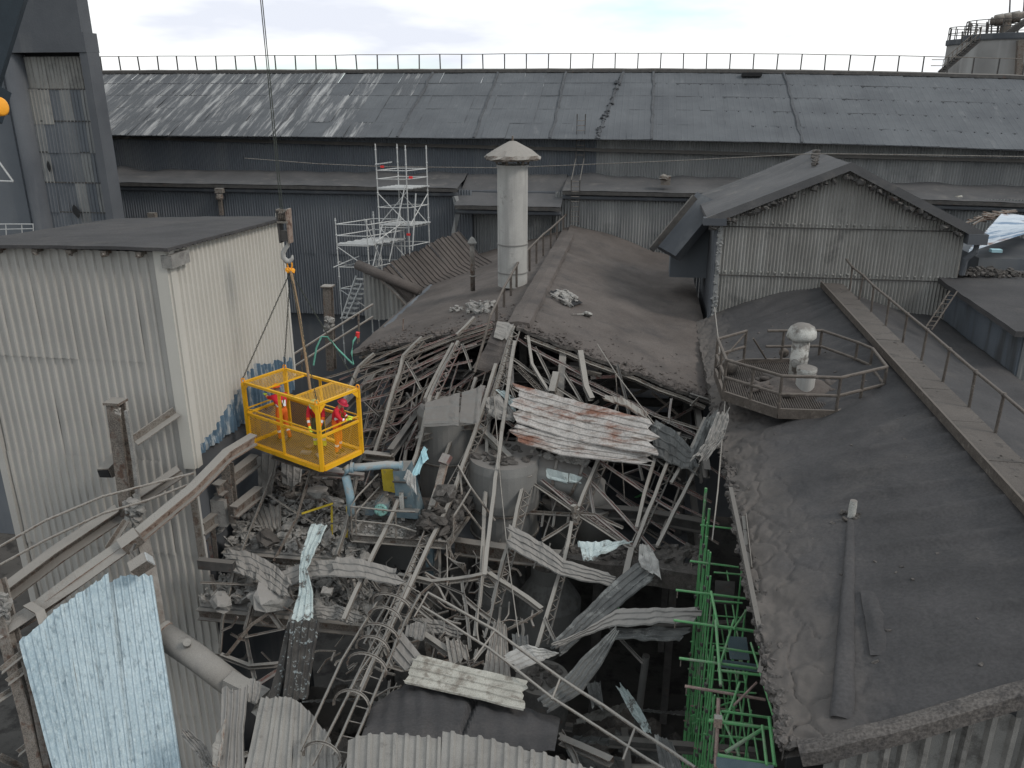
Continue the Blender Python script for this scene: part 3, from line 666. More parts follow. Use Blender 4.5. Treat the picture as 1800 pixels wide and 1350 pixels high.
# verge board, gutter and gable sheets at the near end
mb = MB(); mb.prof([(x, 10.86 + .14 * max(0, x - 3.4), zr_left(max(x, 2.75), 11.2) - .02 + .03 * nz((x * 2, 0, 0))) for x in [2.9 + i * .3 for i in range(19)]], [(-.16, -.16), (.16, -.2), (.16, .06), (.02, .10), (-.14, .05)], up=(0, 0, 1)); mb.build('verge_capping', M['ash_crust'], rh)
gm = [corr_mesh('gable_sheet', .96, 3.2, M['sheet'], 'trap', .32, .07, 3, .05, k) for k in range(3)]
for c in range(7):
    x = 3.35 + c * .94; place(rnd.choice(gm), 'gable_sheet', (x, 11.02 + .14 * max(0, x - 3.4), RZR - RSL * (RX - x) - .12), rh, (0, -.0, 0))
mb = MB(); mb.box((5.5, 11.9, 14.5), (5.0, .1, 5)); mb.build('gable_core', M['black'], rh)
mb = MB(); mb.box((12.95, 23.5, 9), (.2, 25, 16)); mb.build('side_wall', M['wall_dark'], rh)
# edge rafter hanging below the torn edge, with noggins
mb = MB(); mb.prof([P(1284, 860, 19.3), P(1305, 960, 16.8), P(1335, 1110, 14.1), P(1378, 1285, 11.6)], SEC('U', .10, .13)); mb.build('edge_rafter', M['steel_dark'], rh)
mb = MB(); mb.prof([P(1308, 905, 18.4), P(1318, 1000, 16.2)], SEC('L', .1)); mb.build('edge_brace', M['steel'], rh)
mb = MB(); mb.prof([P(1350, 1105, 14.2), P(1336, 1180, 13.3)], SEC('L', .1)); mb.build('edge_brace', M['steel'], rh)
for (a, b) in (((1302, 945), (1318, 942)), ((1318, 1060), (1340, 1062)), ((1352, 1215), (1372, 1218)), ((1325, 1113), (1350, 1112)), ((1365, 1258), (1385, 1255))):
    Yq = 10.9 + (1300 - a[1]) * .0205; mb = MB(); mb.prof([P(*a, Yq), P(*b, Yq)], SEC('L', .09)); mb.build('noggin', M['steel_light'], rh)
# low duct, ash ridge and stub pipe on the slope
def onroof(px, py):
    d = ray(px, py); A = CAM
    t = (RZR - RSL * RX - A.z) / (d.z - RSL * d.x); p = A + d * t; p.z = zr_left(max(2.75, p.x), p.y); return p
a, b = onroof(1497, 905), onroof(1481, 1262)
mb = MB(); n = 48
def duct(u, v):
    p = lerp(a, b, v); p.z = zr_left(p.x, p.y); ax = (b - a).normalized(); s = Vector((ax.y, -ax.x, 0)); 
    if s.x < 0: s = -s
    w = lerp(.075, .18, v) * (1 + .12 * nz((v * 14, u, 5))); th = math.pi * u; e = 1 - .6 * (v < .01 or v > .99)
    seam = 1 - .22 * max(0, 1 - abs((v * 4.3) % 1 - .5) * 22)
    return p + s * (-math.cos(th) * w * 1.05) + Vector((0, 0, e * math.sin(th) ** .6 * lerp(.05, .19, v) * seam * (1 + .25 * nz((v * 9, u * 2, 1))) - .03))
mb.grid(duct, 10, n); mb.build('ash_covered_duct', M['ash'], smooth=True, label='long low duct buried in ash lying on the right roof', cat='duct')
a2, b2 = onroof(1532, 1035), onroof(1552, 1150)
mb = MB()
def ridge2(u, v):
    p = lerp(a2, b2, v); p.z = zr_left(p.x, p.y); ax = (b2 - a2).normalized(); s = Vector((abs(ax.y), -ax.x, 0))
    return p + s * ((u - .5) * .42) + Vector((0, 0, .10 * math.sin(math.pi * u) ** 1.2 * math.sin(math.pi * v) ** .6 * (1 + .4 * nz((v * 6, u * 3, 9))) - .02))
mb.grid(ridge2, 10, 24); mb.build('ash_drift', M['ash'], smooth=True, label='short drift of ash beside the buried duct on the right roof', cat='ash drift')
p0 = onroof(1497, 905)
st = thing('vent_stub', 'short pale broken vent stub standing out of the ash on the right roof', 'vent', p0)
mb = MB(); mb.lathe(p0 - Vector((0, 0, .1)), [(.085, 0), (.085, .38), (.075, .50)], 14); mb.build('pipe', M['white_paint'], st, smooth=False)
mb = MB(); 
for k in range(9): mb.chunk(p0 + Vector((rg.uniform(-.2, .2), rg.uniform(-.2, .15), .02)), .12, k, .6)
mb.build('ash_collar', M['rubble_dark'], st)

# ---------------------------------------------------------------- gable building behind the right hall
GY, GYB = 36.5, 44.2
gb = thing('gable_building', 'grey ribbed gable end building rising behind the right ash roof', 'building', (8.4, 40, 0))
GX0, GX1, GXA, GZA, GZL, GZR = 3.35, 13.3, 8.33, 24.15, 22.1, 21.75
def groofz(x): return lerp(GZL, GZA, (x - GX0) / (GXA - GX0)) if x < GXA else lerp(GZA, GZR, (x - GXA) / (GX1 - GXA))
def gsheet(x0, w, z1, z0, k, name='gable_sheet'):
    seq = corr_fn('sine', .15, .075); mb = MB(); xs = []; n = round(w / .15)
    for i in range(n): xs += [(x0 + (i * .15 + a) * w / (n * .15), d) for a, d in seq]
    xs.append((x0 + w, 0)); vs = []
    for x, d in xs:
        zt_ = min(z1, groofz(x) - .12)
        for j in range(4): vs.append((x, GY - d + .03 * nz((x * .8, j * 1.7, k)) - k * .004, lerp(zt_, z0, j / 3)))
    mb.v = vs
    for i in range(len(xs) - 1):
        for j in range(3): mb.f.append((i * 4 + j, i * 4 + j + 1, i * 4 + j + 5, i * 4 + j + 4)); mb.m.append(0)
    return mb.build(name, M['wall_gable'], gb)
for c in range(10):
    x = GX0 + c * .995
    gsheet(x, .995, 30, 21.55, c % 2); gsheet(x, .995, 21.6, 19.45, c % 2 + .5, 'wall_sheet'); gsheet(x, .995, 19.5, 16.6, c % 2 + 1, 'wall_sheet')
bm_ = MB(); bm_.lathe((0, 0, 0), [(.05, 0), (.045, .05), (.02, .075)], 8, (0, -1, 0)); bme = bm_.mesh('bolt', M['wall_gable'])
for z in (21.72, 19.62):
    x = GX0 + .15
    while x < GX1 - .1: place(bme, 'bolt', (x, GY - .05, z + rnd.uniform(-.02, .02)), gb); x += .3
for z in (21.56, 19.46):
    mb = MB(); mb.box(((GX0 + GX1) / 2, GY - .09, z), (GX1 - GX0 - .1, .03, .05)); mb.build('lap_shadow_band', M['steel_dark'], gb)  # thin dark strip put at each lap to draw its shadow
mb = MB(); mb.hexa([(GX0 + .05, GY + .12, 10), (GX1 - .05, GY + .12, 10), (GX1 - .05, GYB, 10), (GX0 + .05, GYB, 10), (GX0 + .05, GY + .12, 21.6), (GX1 - .05, GY + .12, 21.4), (GX1 - .05, GYB, 21.4), (GX0 + .05, GYB, 21.6)]); mb.build('core_wall', M['concrete_dark'], gb)
def gslope(x0, z0, x1, z1, nm, rough):
    mb = MB()
    f = lambda u, v: Vector((lerp(x0, x1, u), lerp(GY - .45, GYB, v) + .06 * nz((u * 9, 0, z0)) * (v < .02), lerp(z0, z1, u) + .02 * nz((u * 8, v * 8, 1)) - .05 * math.sin(math.pi * u) * v))
    mb.grid(f, 20, 16); mb.grid(lambda u, v: f(1 - u, v) - Vector((0, 0, .16)), 20, 4); mb.grid(lambda u, v: f(u, 0) - Vector((0, 0, .16 - .16 * v)), 20, 1)
    mb.grid(lambda u, v: f(0, 1 - u) - Vector((0, 0, .16 - .16 * v)), 16, 1); mb.grid(lambda u, v: f(1, u) - Vector((0, 0, .16 - .16 * v)), 16, 1)
    mb.build(nm, M['ash_lean'], gb)
gslope(GX0 - .5, GZL - .17, GXA, GZA + .1, 'roof_left_slope', 1)
gslope(GXA, GZA + .1, GX1 + .4, GZR - .15, 'roof_right_slope', 1)
mb = MB(); mb.prof([(GX0 - .5, GY - .5, GZL - .30), (GXA, GY - .5, GZA - .02), (GX1 + .45, GY - .5, GZR - .28)], SEC('box', .14, .34), up=(0, 0, 1)); mb.build('barge_board', M['ash_lean'], gb)
rg = random.Random(21); mb = MB()
for k in range(90):
    x = rg.uniform(GX0 - .4, GX1 + .3); mb.chunk((x, GY - .42 + rg.uniform(-.06, .06), groofz(x) - .38 + rg.uniform(-.1, .04)), rg.uniform(.1, .24), k, .8, 6, 3)
o = mb.build('eave_ash', M['steel_dark'], gb); o['kind'] = 'stuff'
mb = MB(); mb.box((GX0 - .18, GY - .35, GZL - .3), (.95, .5, .3)); mb.build('gutter_box', M['concrete_dark'], gb)
mb = MB(); mb.box((GX1 + .3, GY - .4, GZR - .42), (.75, .5, .42)); mb.build('gutter_box', M['concrete_dark'], gb)
mb = MB(); mb.tube([(GX0 - .06, GY - .12, GZL - .4), (GX0 - .06, GY - .12, 17.2)], .1, 10); mb.build('corner_pipe', M['concrete_dark'], gb)
mb = MB(); mb.tube([(GX1 + .45, GY - .3, GZR - .5), (GX1 + .4, GY - .3, GZR - .95), (GX1 + .1, GY - .25, GZR - 1.3), (GX1 + .08, GY - .2, 19.8)], .13, 10); mb.build('downpipe', M['concrete_dark'], gb)
rg = random.Random(2); mb = MB()
mb.prof([(GX0 + .1, GY - .12, z) for z in (22, 21, 20, 19, 18, 17.3)], SEC('box', .2, .12)); 
for k in range(60): mb.chunk((GX0 + .1 + rg.uniform(-.1, .1), GY - .18, rg.uniform(17.2, 22)), rg.uniform(.06, .14), k, .9, 5, 3)
mb.build('corner_crust', M['wall_mid'], gb)
mb = MB(); 
for k in range(26): mb.chunk(lerp(Vector((GXA - .9, GY + 2.2, GZA - .25)), Vector((GXA, GYB - 1, GZA + .1)), rg.random()) + Vector((rg.uniform(-.1, .1), 0, .05)), rg.uniform(.1, .25), k, .4, 6, 3)
o = mb.build('ridge_crumbs', M['rubble_dark'], gb); o['kind'] = 'stuff'
# sloping chute left of the gable
cg = thing('sloping_chute', 'dark sloping boxed chute against the gable building left wall', 'chute', P(1210, 420, 40))
a1, b1 = P(1248, 352, 41), P(1172, 444, 40)
mb = MB(); mb.prof([a1, b1], SEC('box', 1.5, .5), up=(0, -.35, 1)); mb.build('trough', M['concrete_dark'], cg)
mb = MB(); mb.prof([a1 + Vector((-.75, -.5, .2)), b1 + Vector((-.75, -.5, .2))], SEC('box', .12, .3)); mb.build('side_plate', M['steel_dark'], cg)
mb = MB(); mb.box(P(1215, 430, 42) - Vector((0, 0, .2)), (2.0, 1.6, 2.6)); mb.build('housing', M['wall_dark'], cg)

# ---------------------------------------------------------------- low shed at right and pale roof beyond
sh = thing('flat_roofed_shed', 'low shed at right with ash covered roof and blue grey wall', 'shed', (18, 33, 0))
SX = 12.65
def sroof(u, v):
    x = lerp(SX - .1, 26, u); y = lerp(28.6, 38.0, v); return Vector((x, y, 19.5 + .14 * u * 8 * .25 + .04 * nz((x * .9, y * .9, 5)) + .15 * v * v))
mb = MB(); mb.grid(sroof, 60, 50); mb.grid(lambda u, v: sroof(0, 1 - u) - Vector((0, 0, .2 * v)), 50, 1); mb.grid(lambda u, v: sroof(u, 0) - Vector((0, 0, .2 * v)), 60, 1); mb.grid(lambda u, v: sroof(1 - u, v) - Vector((0, 0, .2)), 10, 10)
mb.build('roof', M['ash'], sh, smooth=True)
mb = MB(); mb.box((SX + .45, 33.4, 17.0), (.12, 8.4, 4.9)); mb.build('side_wall', mat('shed_paint', (.10, .115, .135), (.135, .15, .17), .5, .85, .1, 10, streak=((.07, .072, .075), 1, (1.3, 1.3, .2), (.5, .7))), sh)
sm_ = corr_mesh('front_sheet', 1.0, 3.4, M['wall_mid'], 'sine', .16, .05, 2, .03)
for c in range(8): place(sm_, 'front_sheet', (SX + .45 + c * .99, 29.15, 19.35), sh)
mb = MB(); mb.box((19.5, 33.4, 9), (12.5, 8.2, 18)); mb.build('core_wall', M['concrete_dark'], sh)
rg = random.Random(31); mb = MB()
for k in range(170): mb.chunk((13.3 + abs(rg.gauss(0, 1.5)), 37.4 + rg.uniform(-.9, .5), 19.75 + rg.uniform(-.05, .1)), rg.uniform(.08, .2), k, .6, 5, 3)
o = mb.build('gravel_pile', M['rubble_dark'], sh); o['kind'] = 'stuff'
ps = thing('pale_roofed_shed', 'low shed with pale blue white sheet roof behind the gable building', 'shed', (17, 43, 0))
A, B, C_, D = P(1702, 443, 39.5), P(1850, 395, 39.5), P(1870, 392, 47), P(1762, 374, 47)
for k in range(6):
    q0, q1 = k / 6, (k + .97) / 6
    mbs = csheet([(lerp(A, D, q0), lerp(A, D, q1)), (lerp(B, C_, q0), lerp(B, C_, q1))], 4, .05, 'trap', 6, .03, 0, 40 + k)
    mbs.build('roof_sheet', M['roof_white'], ps)
mb = MB(); zq = min(A.z, B.z) - .35; mb.box((lerp(A.x, B.x, .5) + 1.2, 43.5, zq / 2), (abs(B.x - A.x) + 1, 7, zq)); mb.build('wall', M['wall_dark'], ps)
mb = MB()
for k in range(34): mb.box(lerp(P(1712, 389, 46.5), P(1768, 373, 47), rg.random()) + Vector((0, rg.uniform(-.3, .2), rg.uniform(-.05, .1))), (rg.uniform(.4, 1.3), .1, .06), __import__('mathutils').Euler((0, rg.uniform(-.5, .2), rg.uniform(-.5, .5))).to_matrix())
o = mb.build('broken_laths', M['rust'], ps); o['kind'] = 'stuff'

# ---------------------------------------------------------------- chimney and small vents
cb = P(901, 482, 36.0); cz = cb.z - .5
ck = thing('round_chimney', 'tall pale round chimney with a conical rain cap on the central roof', 'chimney', (cb.x, cb.y, cz))
ztop = P(901, 292, 36.0).z; rc = .66
mb = MB(); prof = [(rc, 0)]
for k in range(1, 9): prof.append((rc, (ztop - cz) * k / 8))
mb.lathe((cb.x, cb.y, cz), prof, 40); shf = mb.build('shaft', M['chimney'], ck, smooth=False)
for h in (.36, .12):
    mb = MB(); mb.lathe((cb.x, cb.y, lerp(cz, ztop, h) - .03), [(rc + .005, 0), (rc + .03, .01), (rc + .03, .05), (rc + .005, .06)], 40); mb.build('band', M['hopper'], shf)
mb = MB(); mb.lathe((cb.x, cb.y, ztop - .03), [(rc + .02, 0), (rc + .03, .1), (rc - .12, .1), (rc - .14, -.3)], 40); mb.build('rim', M['chimney'], ck)
for k in range(6):
    t = k * math.pi / 3 + .3; mb = MB(); q = Vector((math.cos(t), math.sin(t), 0)); mb.prof([Vector((cb.x, cb.y, ztop)) + q * (rc - .02), Vector((cb.x, cb.y, ztop + .42)) + q * (rc + .12)], SEC('box', .12, .05)); mb.build('cap_strut', M['steel'], ck)
mb = MB(); n = 44; vs = []
for j, (r, h) in enumerate(((1.16, .27), (1.22, .34), (1.14, .47), (.8, .67), (.45, .87), (.16, 1.02), (.0, 1.05))):
    for k in range(n):
        t = 2 * math.pi * k / n; w = 1 + (.10 * nz((math.cos(t) * 2.5, math.sin(t) * 2.5, j * .7)) + .06 * nz((math.cos(t) * 8, math.sin(t) * 8, j))) * (j < 4)
        vs.append((cb.x + math.cos(t) * r * w, cb.y + math.sin(t) * r * w, ztop + h + .08 * nz((math.cos(t) * 4, math.sin(t) * 4, j * 1.3)) * (j < 3)))
mb.add(vs, [(j * n + k, j * n + (k + 1) % n, (j + 1) * n + (k + 1) % n, (j + 1) * n + k) for j in range(6) for k in range(n)]); mb.add([v for v in vs[:n]], [tuple(reversed(range(n)))])
rcap = mb.build('rain_cap', M['steel'], ck, smooth=False)
mb = MB(); mb.tube([(cb.x, cb.y, ztop + 1.0), (cb.x, cb.y, ztop + 1.25)], .04, 8); mb.build('finial', M['steel'], rcap)
vb = P(831, 500, 37.0)
vp = thing('thin_vent_pipe', 'thin dark vent pipe with a small cone cap left of the chimney', 'vent pipe', vb)
vt = P(830, 428, 37).z
mb = MB(); mb.tube([vb - Vector((0, 0, .3)), Vector((vb.x, vb.y, vt))], .11, 12); vpp = mb.build('pipe', M['steel'], vp, smooth=True)
mb = MB(); mb.lathe((vb.x, vb.y, vb.z + .35), [(.12, 0), (.15, .02), (.15, .06), (.12, .08)], 12); mb.build('flange', M['steel'], vpp)
mb = MB(); mb.lathe((vb.x, vb.y, vt - .02), [(.2, 0), (.22, .06), (.1, .26), (.01, .34)], 12); mb.build('cap', M['concrete'], vp)

# central ridge handrail, posts sampled down the ridge then bending with the break
cr = thing('ridge_walk_handrail', 'dark handrail running up the left of the central ridge', 'handrail', (CRX - .7, 40, 18.9))
hpx = [(1000, 402, 372), (990, 412, 382), (979, 424, 392), (968, 437, 402), (955, 450, 412), (943, 463, 424), (931, 477, 436), (919, 490, 449), (908, 505, 466), (898, 520, 484), (886, 540, 505), (873, 562, 533)]
tops = []
for i, (x, yb, yt) in enumerate(hpx):
    b = PZ(x, yb, CRZ - .18); t = P(x, yt, b.y); tops.append(t)
    if t.z - b.z < .4: t.z = b.z + .8
    mb = MB(); mb.prof([b, t], SEC('box', .09, .09)); mb.build('post', M['rail_dark'], cr)
tops += [P(862, 555, 27.6), P(850, 600, 27.0), P(834, 655, 26.2)]
mb = MB(); mb.tube(tops, .05, 8); mb.build('top_rail', M['rail_dark'], cr)
# dark ladder up the back wall
bl = thing('wall_ladder', 'narrow dark ladder fixed to the back wall above the central ridge', 'ladder', P(1010, 395, 50))
for dx in (-.25, .25):
    a = P(1010, 395, 49.6) + Vector((dx, 0, 0)); mb = MB(); mb.tube([a, a + Vector((0, -.05, 2.6)), a + Vector((0, 3.0, 3.6)), a + Vector((0, 3.2, 6.2))], .035, 6); mb.build('stile', M['steel_dark'], bl)
rm = MB(); rm.tube([(-.25, 0, 0), (.25, 0, 0)], .022, 6); rme = rm.mesh('rung', M['steel'])
a = P(1010, 395, 49.6)
for k in range(9): place(rme, 'rung', a + Vector((0, -.02, .2 + k * .29)), bl)
for k in range(8): place(rme, 'rung', a + Vector((0, 3.1, 3.8 + k * .29)), bl)
# hole and scraps on the central roof
def oncr(px, py, left=False):
    d = ray(px, py); s = -CSR if not left else CSL
    t = (CRZ - s * CRX - CAM.z) / (d.z - s * d.x); p = CAM + d * t; return p
mb = MB(); q = [oncr(966, 516), oncr(985, 512), oncr(1025, 536), oncr(1006, 542)]
mb.grid(lambda u, v: lerp(lerp(q[0], q[1], u), lerp(q[3], q[2], u), v) + Vector((0, 0, .10 + .05 * nz((u * 4, v * 6, 0)))), 8, 14); mb.build('roof_hole', M['black'], ch)
mb = MB(); rg = random.Random(4)
for k in range(40): mb.chunk(lerp(lerp(q[0], q[3], rg.random()), lerp(q[1], q[2], rg.random()), rg.random()) + Vector((rg.uniform(-.2, .2), rg.uniform(-.2, .2), .1)), rg.uniform(.1, .3), k, .5)
o = mb.build('hole_crumbs', M['rubble'], ch); o['kind'] = 'stuff'
mb = csheet([(oncr(966, 522) + Vector((0, 0, .2)), oncr(970, 526) + Vector((0, 0, .16))), (oncr(1003, 541) + Vector((0, 0, .2)), oncr(1008, 545) + Vector((0, 0, .16)))], 1, .03, 'trap', 6, .03, .1, 2); mb.build('sheet_strip', M['sheet'], ch)
mb = MB(); mb.prof([oncr(1006, 556) + Vector((0, 0, .1)), oncr(1026, 557) + Vector((0, 0, .12))], SEC('box', .05, .03)); mb.chunk(oncr(1032, 557) + Vector((0, 0, .12)), .32, 3, .3); mb.build('shovel_scrap', M['white_paint'], label='white shovel like scrap lying on the central ash roof', cat='scrap')
mb = MB()
for k in range(110):
    x = rg.uniform(CRX, 2.5); y = 28.3 + abs(rg.gauss(0, 2.2)) ; mb.chunk((x, y, zc_right(x, y)), rg.choice((.04, .05, .07, .1)), k, .5, 5, 3)
for k in range(110):
    x = rg.uniform(-10.5, CRX); y = rg.uniform(yl(x), yl(x) + 3); mb.chunk((x, y, zc_left(x, y)), rg.choice((.05, .08, .12)), k, .6, 5, 3)
o = mb.build('roof_crumbs', M['ash_central'], ch); o['kind'] = 'stuff'
mb = MB()
for k in range(60): p = oncr(rg.uniform(820, 870), rg.uniform(532, 552), True); mb.chunk(p + Vector((0, 0, .08)), rg.uniform(.08, .22), k, .6, 6, 3)
for k in range(18): p = oncr(rg.uniform(790, 815), rg.uniform(540, 550), True); mb.chunk(p + Vector((0, 0, .08)), rg.uniform(.06, .14), k, .6, 6, 3)
o = mb.build('pale_crumbs', M['concrete'], ch); o['kind'] = 'stuff'
# sagging sheet roof and wall left of the chimney
ss = thing('sagging_sheet_roof', 'sagging ribbed sheet roof heaped with ash left of the chimney', 'roof', P(760, 500, 42))
A0, A1 = P(672, 470, 43), P(806, 404, 46); B0, B1 = P(760, 545, 41), P(880, 470, 45)
for k in range(10):
    u0, u1 = k / 10, (k + 1) / 10
    r0, r1 = (lerp(A0, A1, u0), lerp(A0, A1, u1)), (lerp(B0, B1, u0), lerp(B0, B1, u1))
    j = Vector((0, 0, .07 * rnd.uniform(-1, 1)))
    mid = tuple(lerp(r0[i], r1[i], .5) - Vector((0, 0, .35)) for i in (0, 1))
    csheet([(r0[0] + j, r0[1] + j), mid, r1], 2, .06, 'low', 5, .05, .25, 60 + k).build('sheet', M['ash_central'], ss)
mb = MB(); mb.prof([P(628, 465, 41.5), P(680, 488, 41), P(738, 512, 40.5)], [(.30 * math.cos(t) , .26 * math.sin(t)) for t in [k * math.pi / 5 for k in range(10)]]); mb.build('ash_roll', M['ash_central'], ss, smooth=True)
mb = MB(); mb.prof([P(735, 515, 40.5), P(735, 560, 40.5)], SEC('box', .22, .2)); mb.build('drop_post', M['steel_dark'], ss)
csheet([(P(655, 478, 41.3), P(728, 515, 40.6)), (P(735, 545, 40.6), P(728, 552, 40.6))], 3, .04, 'trap', 6, .08, .1, 5).build('hanging_sheet', M['ash_central'], ss)
for k in range(4):
    u0, u1 = k / 4, (k + 1) / 4; a, b = P(638, 478, 41.6), P(730, 520, 41.2); c, d = P(642, 562, 41.6), P(736, 560, 41.2)
    csheet([(lerp(a, b, u0), lerp(a, b, u1)), (lerp(c, d, u0), lerp(c, d, u1))], 3, .06, 'sine', 4, .03, .1, 80 + k).build('wall_sheet', M['wall_gable'], ss)
mb = MB(); mb.prof([P(668, 488, 41), P(700, 520, 40.6), P(728, 553, 40.4)], SEC('box', .2, .1)); mb.build('fallen_batten', M['steel'], ss)

# ---------------------------------------------------------------- silver tower scaffolds
def scaffold(name, label, c00, ux, uy, levels, rails, decks, braces, base, top, slant=()):
    """c00 corner on plan, ux / uy side vectors; z relative values are absolute heights"""
    s = thing(name, label, 'scaffold', (c00.x, c00.y, base))
    cor = [c00, c00 + ux, c00 + ux + uy, c00 + uy]
    for i, c in enumerate(cor):
        mb = MB(); tz = top[i] if isinstance(top, (list, tuple)) else top; mb.tube([(c.x, c.y, base), (c.x, c.y, tz)], .036, 8)
        z = base + .4
        while z < tz: mb.lathe((c.x, c.y, z), [(.04, 0), (.052, .02), (.052, .06), (.04, .08)], 8); z += .75
        mb.build('standard', M['aluminium'], s)
    for z in levels + rails:
        for i in range(4):
            a, b = cor[i], cor[(i + 1) % 4]; mb = MB(); mb.tube([(a.x, a.y, z), (b.x, b.y, z)], .028, 6); mb.build('ledger', M['aluminium'], s)
    for z in decks:
        for k in range(5):
            p = c00 + uy * ((k + .5) / 5); mb = MB(); a = p - ux * .06; b = p + ux * 1.12
            mb.prof([(a.x, a.y, z + .06), (b.x, b.y, z + .06 + .01 * (k % 2))], SEC('box', uy.length / 5 * .92, .05)); mb.build('deck_plank', M['aluminium'], s)
    for (i, z0, j, z1) in braces:
        a, b = cor[i], cor[j]; mb = MB(); mb.tube([(a.x, a.y, z0), (b.x, b.y, z1)], .028, 6); mb.build('brace', M['aluminium'], s)
    return s
SY = 44.0
c0 = P(667, 395, SY); ux = P(718, 395, SY) - c0; ux.z = 0; uy = Vector((.75, 1.5, 0)); c0.z = 0
zz = lambda y: P(690, y, SY).z
tall = scaffold('tower_scaffold', 'taller silver tube scaffold tower before the back wall', c0, ux, uy, [zz(400), zz(333)], [zz(300), zz(315), zz(365), zz(432)], [zz(333), zz(398)],
         [(0, zz(340), 1, zz(395)), (1, zz(336), 0, zz(395)), (0, zz(400), 1, zz(460)), (1, zz(400), 2, zz(345)), (2, zz(400), 3, zz(340))], zz(520), [zz(253), zz(255), zz(258), zz(256)])
mb = MB(); mb.tube([P(712, 326, SY), P(684, 460, SY - 1.0)], .035, 8); mb.build('raker', M['aluminium'], tall)
mb = MB(); mb.tube([P(731, 340, SY), P(725, 440, SY - .3)], .04, 8); mb.build('raker', M['aluminium'], tall)
mb = MB(); mb.prof([P(660, 289, SY), P(688, 285, SY)], SEC('box', .2, .05)); mb.build('toe_plank', M['aluminium'], tall)
for q in ((672, 293), (722, 312), (718, 412)):
    mb = MB(); mb.box(P(*q, SY), (.18, .12, .12)); mb.build('red_tag', M['red_paint'], tall)
c1 = P(593, 440, 42); ux1 = P(647, 440, 42) - c1; ux1.z = 0; c1.z = 0; uy1 = Vector((1.35, 2.3, 0))
z2 = lambda y: P(620, y, 42).z
short = scaffold('tower_scaffold', 'shorter silver tube scaffold with stairs beside the alley', c1, ux1, uy1, [z2(432), z2(395)], [z2(415), z2(470), z2(508)], [z2(432)],
         [(0, z2(434), 1, z2(472)), (0, z2(510), 1, z2(545)), (1, z2(434), 2, z2(400)), (3, z2(500), 0, z2(460))], z2(640), [z2(384), z2(386), z2(400), z2(382)])
for (a, b) in (((640, 385, 42), (672, 462, 42.5)), ((652, 388, 42.3), (668, 470, 42.5)), ((678, 398, 42.3), (664, 470, 42.3)), ((586, 470, 41.8), (632, 450, 42.6)), ((672, 395, 43), (655, 470, 42))):
    mb = MB(); mb.tube([P(*a), P(*b)], .03, 8); mb.build('raker', M['aluminium'], short)
for (a, b) in (((636, 498), (608, 560)), ((626, 485), (600, 560))):
    mb = MB(); mb.tube([P(*a, 41.6), P(*b, 41.6)], .05, 6); mb.build('stair_stringer', M['aluminium'], short)
for k in range(9):
    t = k / 8; mb = MB(); a = P(lerp(630, 604, t), lerp(492, 560, t), 41.6); mb.box(a + Vector((.15, .2, 0)), (.75, .3, .04)); mb.build('stair_tread', M['aluminium'], short)
# alley rails and the lone column
al = thing('alley_rail', 'long grey double pipe rail sloping up beside the alley column', 'handrail', P(560, 610, 33))
for dy in (0, 22):
    mb = MB(); mb.tube([P(505, 630 + dy, 31), P(575, 585 + dy, 33), P(655, 535 + dy, 36)], .05, 8); mb.build('rail', M['steel'], al)
for x, y in ((530, 615), (585, 580), (630, 551)):
    mb = MB(); mb.tube([P(x, y, 33.5), P(x + 1, y + 50, 33.5)], .045, 8); mb.build('post', M['steel'], al)
lc = thing('lone_steel_column', 'lone grey steel column with pitted concrete face standing in the alley', 'column', P(580, 620, 34))
mb = MB(); mb.prof([P(576, 503, 34), P(583, 650, 34)], SEC('I', .34, .4, .05), up=(0, 1, 0)); mb.build('shaft', M['steel'], lc)
mb = MB(); mb.box(P(576, 503, 34), (.5, .5, .06)); mb.build('cap_plate', M['steel'], lc)
mb = MB(); rg = random.Random(8)
for k in range(40): mb.chunk(P(rg.uniform(572, 584), rg.uniform(558, 582), 33.8), rg.uniform(.1, .2), k, .8, 6, 3)
o = mb.build('concrete_crust', M['rubble'], lc); o['kind'] = 'stuff'
# wall fixtures on the back building lower wall
for nm, lab, q in (('wall_lamp', 'small broken lamp box on the back wall above the left building roof', (268, 378)), ('wall_lamp', 'crumpled pale lamp bracket under the back gutter at left', (386, 335))):
    p = P(*q, 49.9); t = thing(nm, lab, 'lamp', p)
    mb = MB(); mb.box(p, (.5, .35, .3)); mb.build('housing', M['steel_light'], t)
    mb = MB(); mb.lathe(p - Vector((0, .1, .2)), [(.2, 0), (.26, -.25), (.2, -.35)], 10); mb.build('shade', M['steel'], t)
mb = MB(); mb.prof([P(386, 345, 50.2), P(390, 378, 50.2)], SEC('box', .22, .2)); mb.build('wall_conduit', M['steel'], label='short grey conduit box below the lamp bracket on the back wall', cat='conduit')
mb = MB(); mb.prof([P(800, 345, 49.8), P(806, 372, 49.6), P(797, 410, 49.6)], SEC('box', .3, .2)); mb.build('rain_pipe', M['wall_mid'], label='bent rain pipe hanging down the back wall left of the chimney', cat='pipe')
mb = MB(); mb.box(P(1170, 317, 50.6), (.55, .5, .5)); mb.chunk(P(1166, 313, 50.4), .4, 3); mb.build('roof_box', M['steel'], label='small grey box lying on the back lean-to roof', cat='box')
mb = MB(); pts = [(430, 278, 48), (560, 288, 47), (680, 293, 46), (880, 295, 45), (1010, 290, 44.5), (1200, 282, 43), (1428, 270, 41.2), (1600, 272, 40), (1830, 276, 38.5)]
mb.tube([P(*q) for q in pts], .022, 6); mb.build('overhead_wire', M['steel_light'], label='thin pale wire strung across in front of the back building', cat='wire')
mb = MB()
for q in (((1668, 352), (1700, 347)), ((1670, 350), (1698, 354)), ((1682, 346), (1705, 350))): mb.prof([P(*q[0], 51), P(*q[1], 51)], SEC('box', .12, .06))
mb.chunk(P(1684, 348, 51), .5, 2, .4); mb.build('timber_scraps', M['sheet_yellow'], label='few pale timber scraps on the lean-to roof at far right', cat='timber')
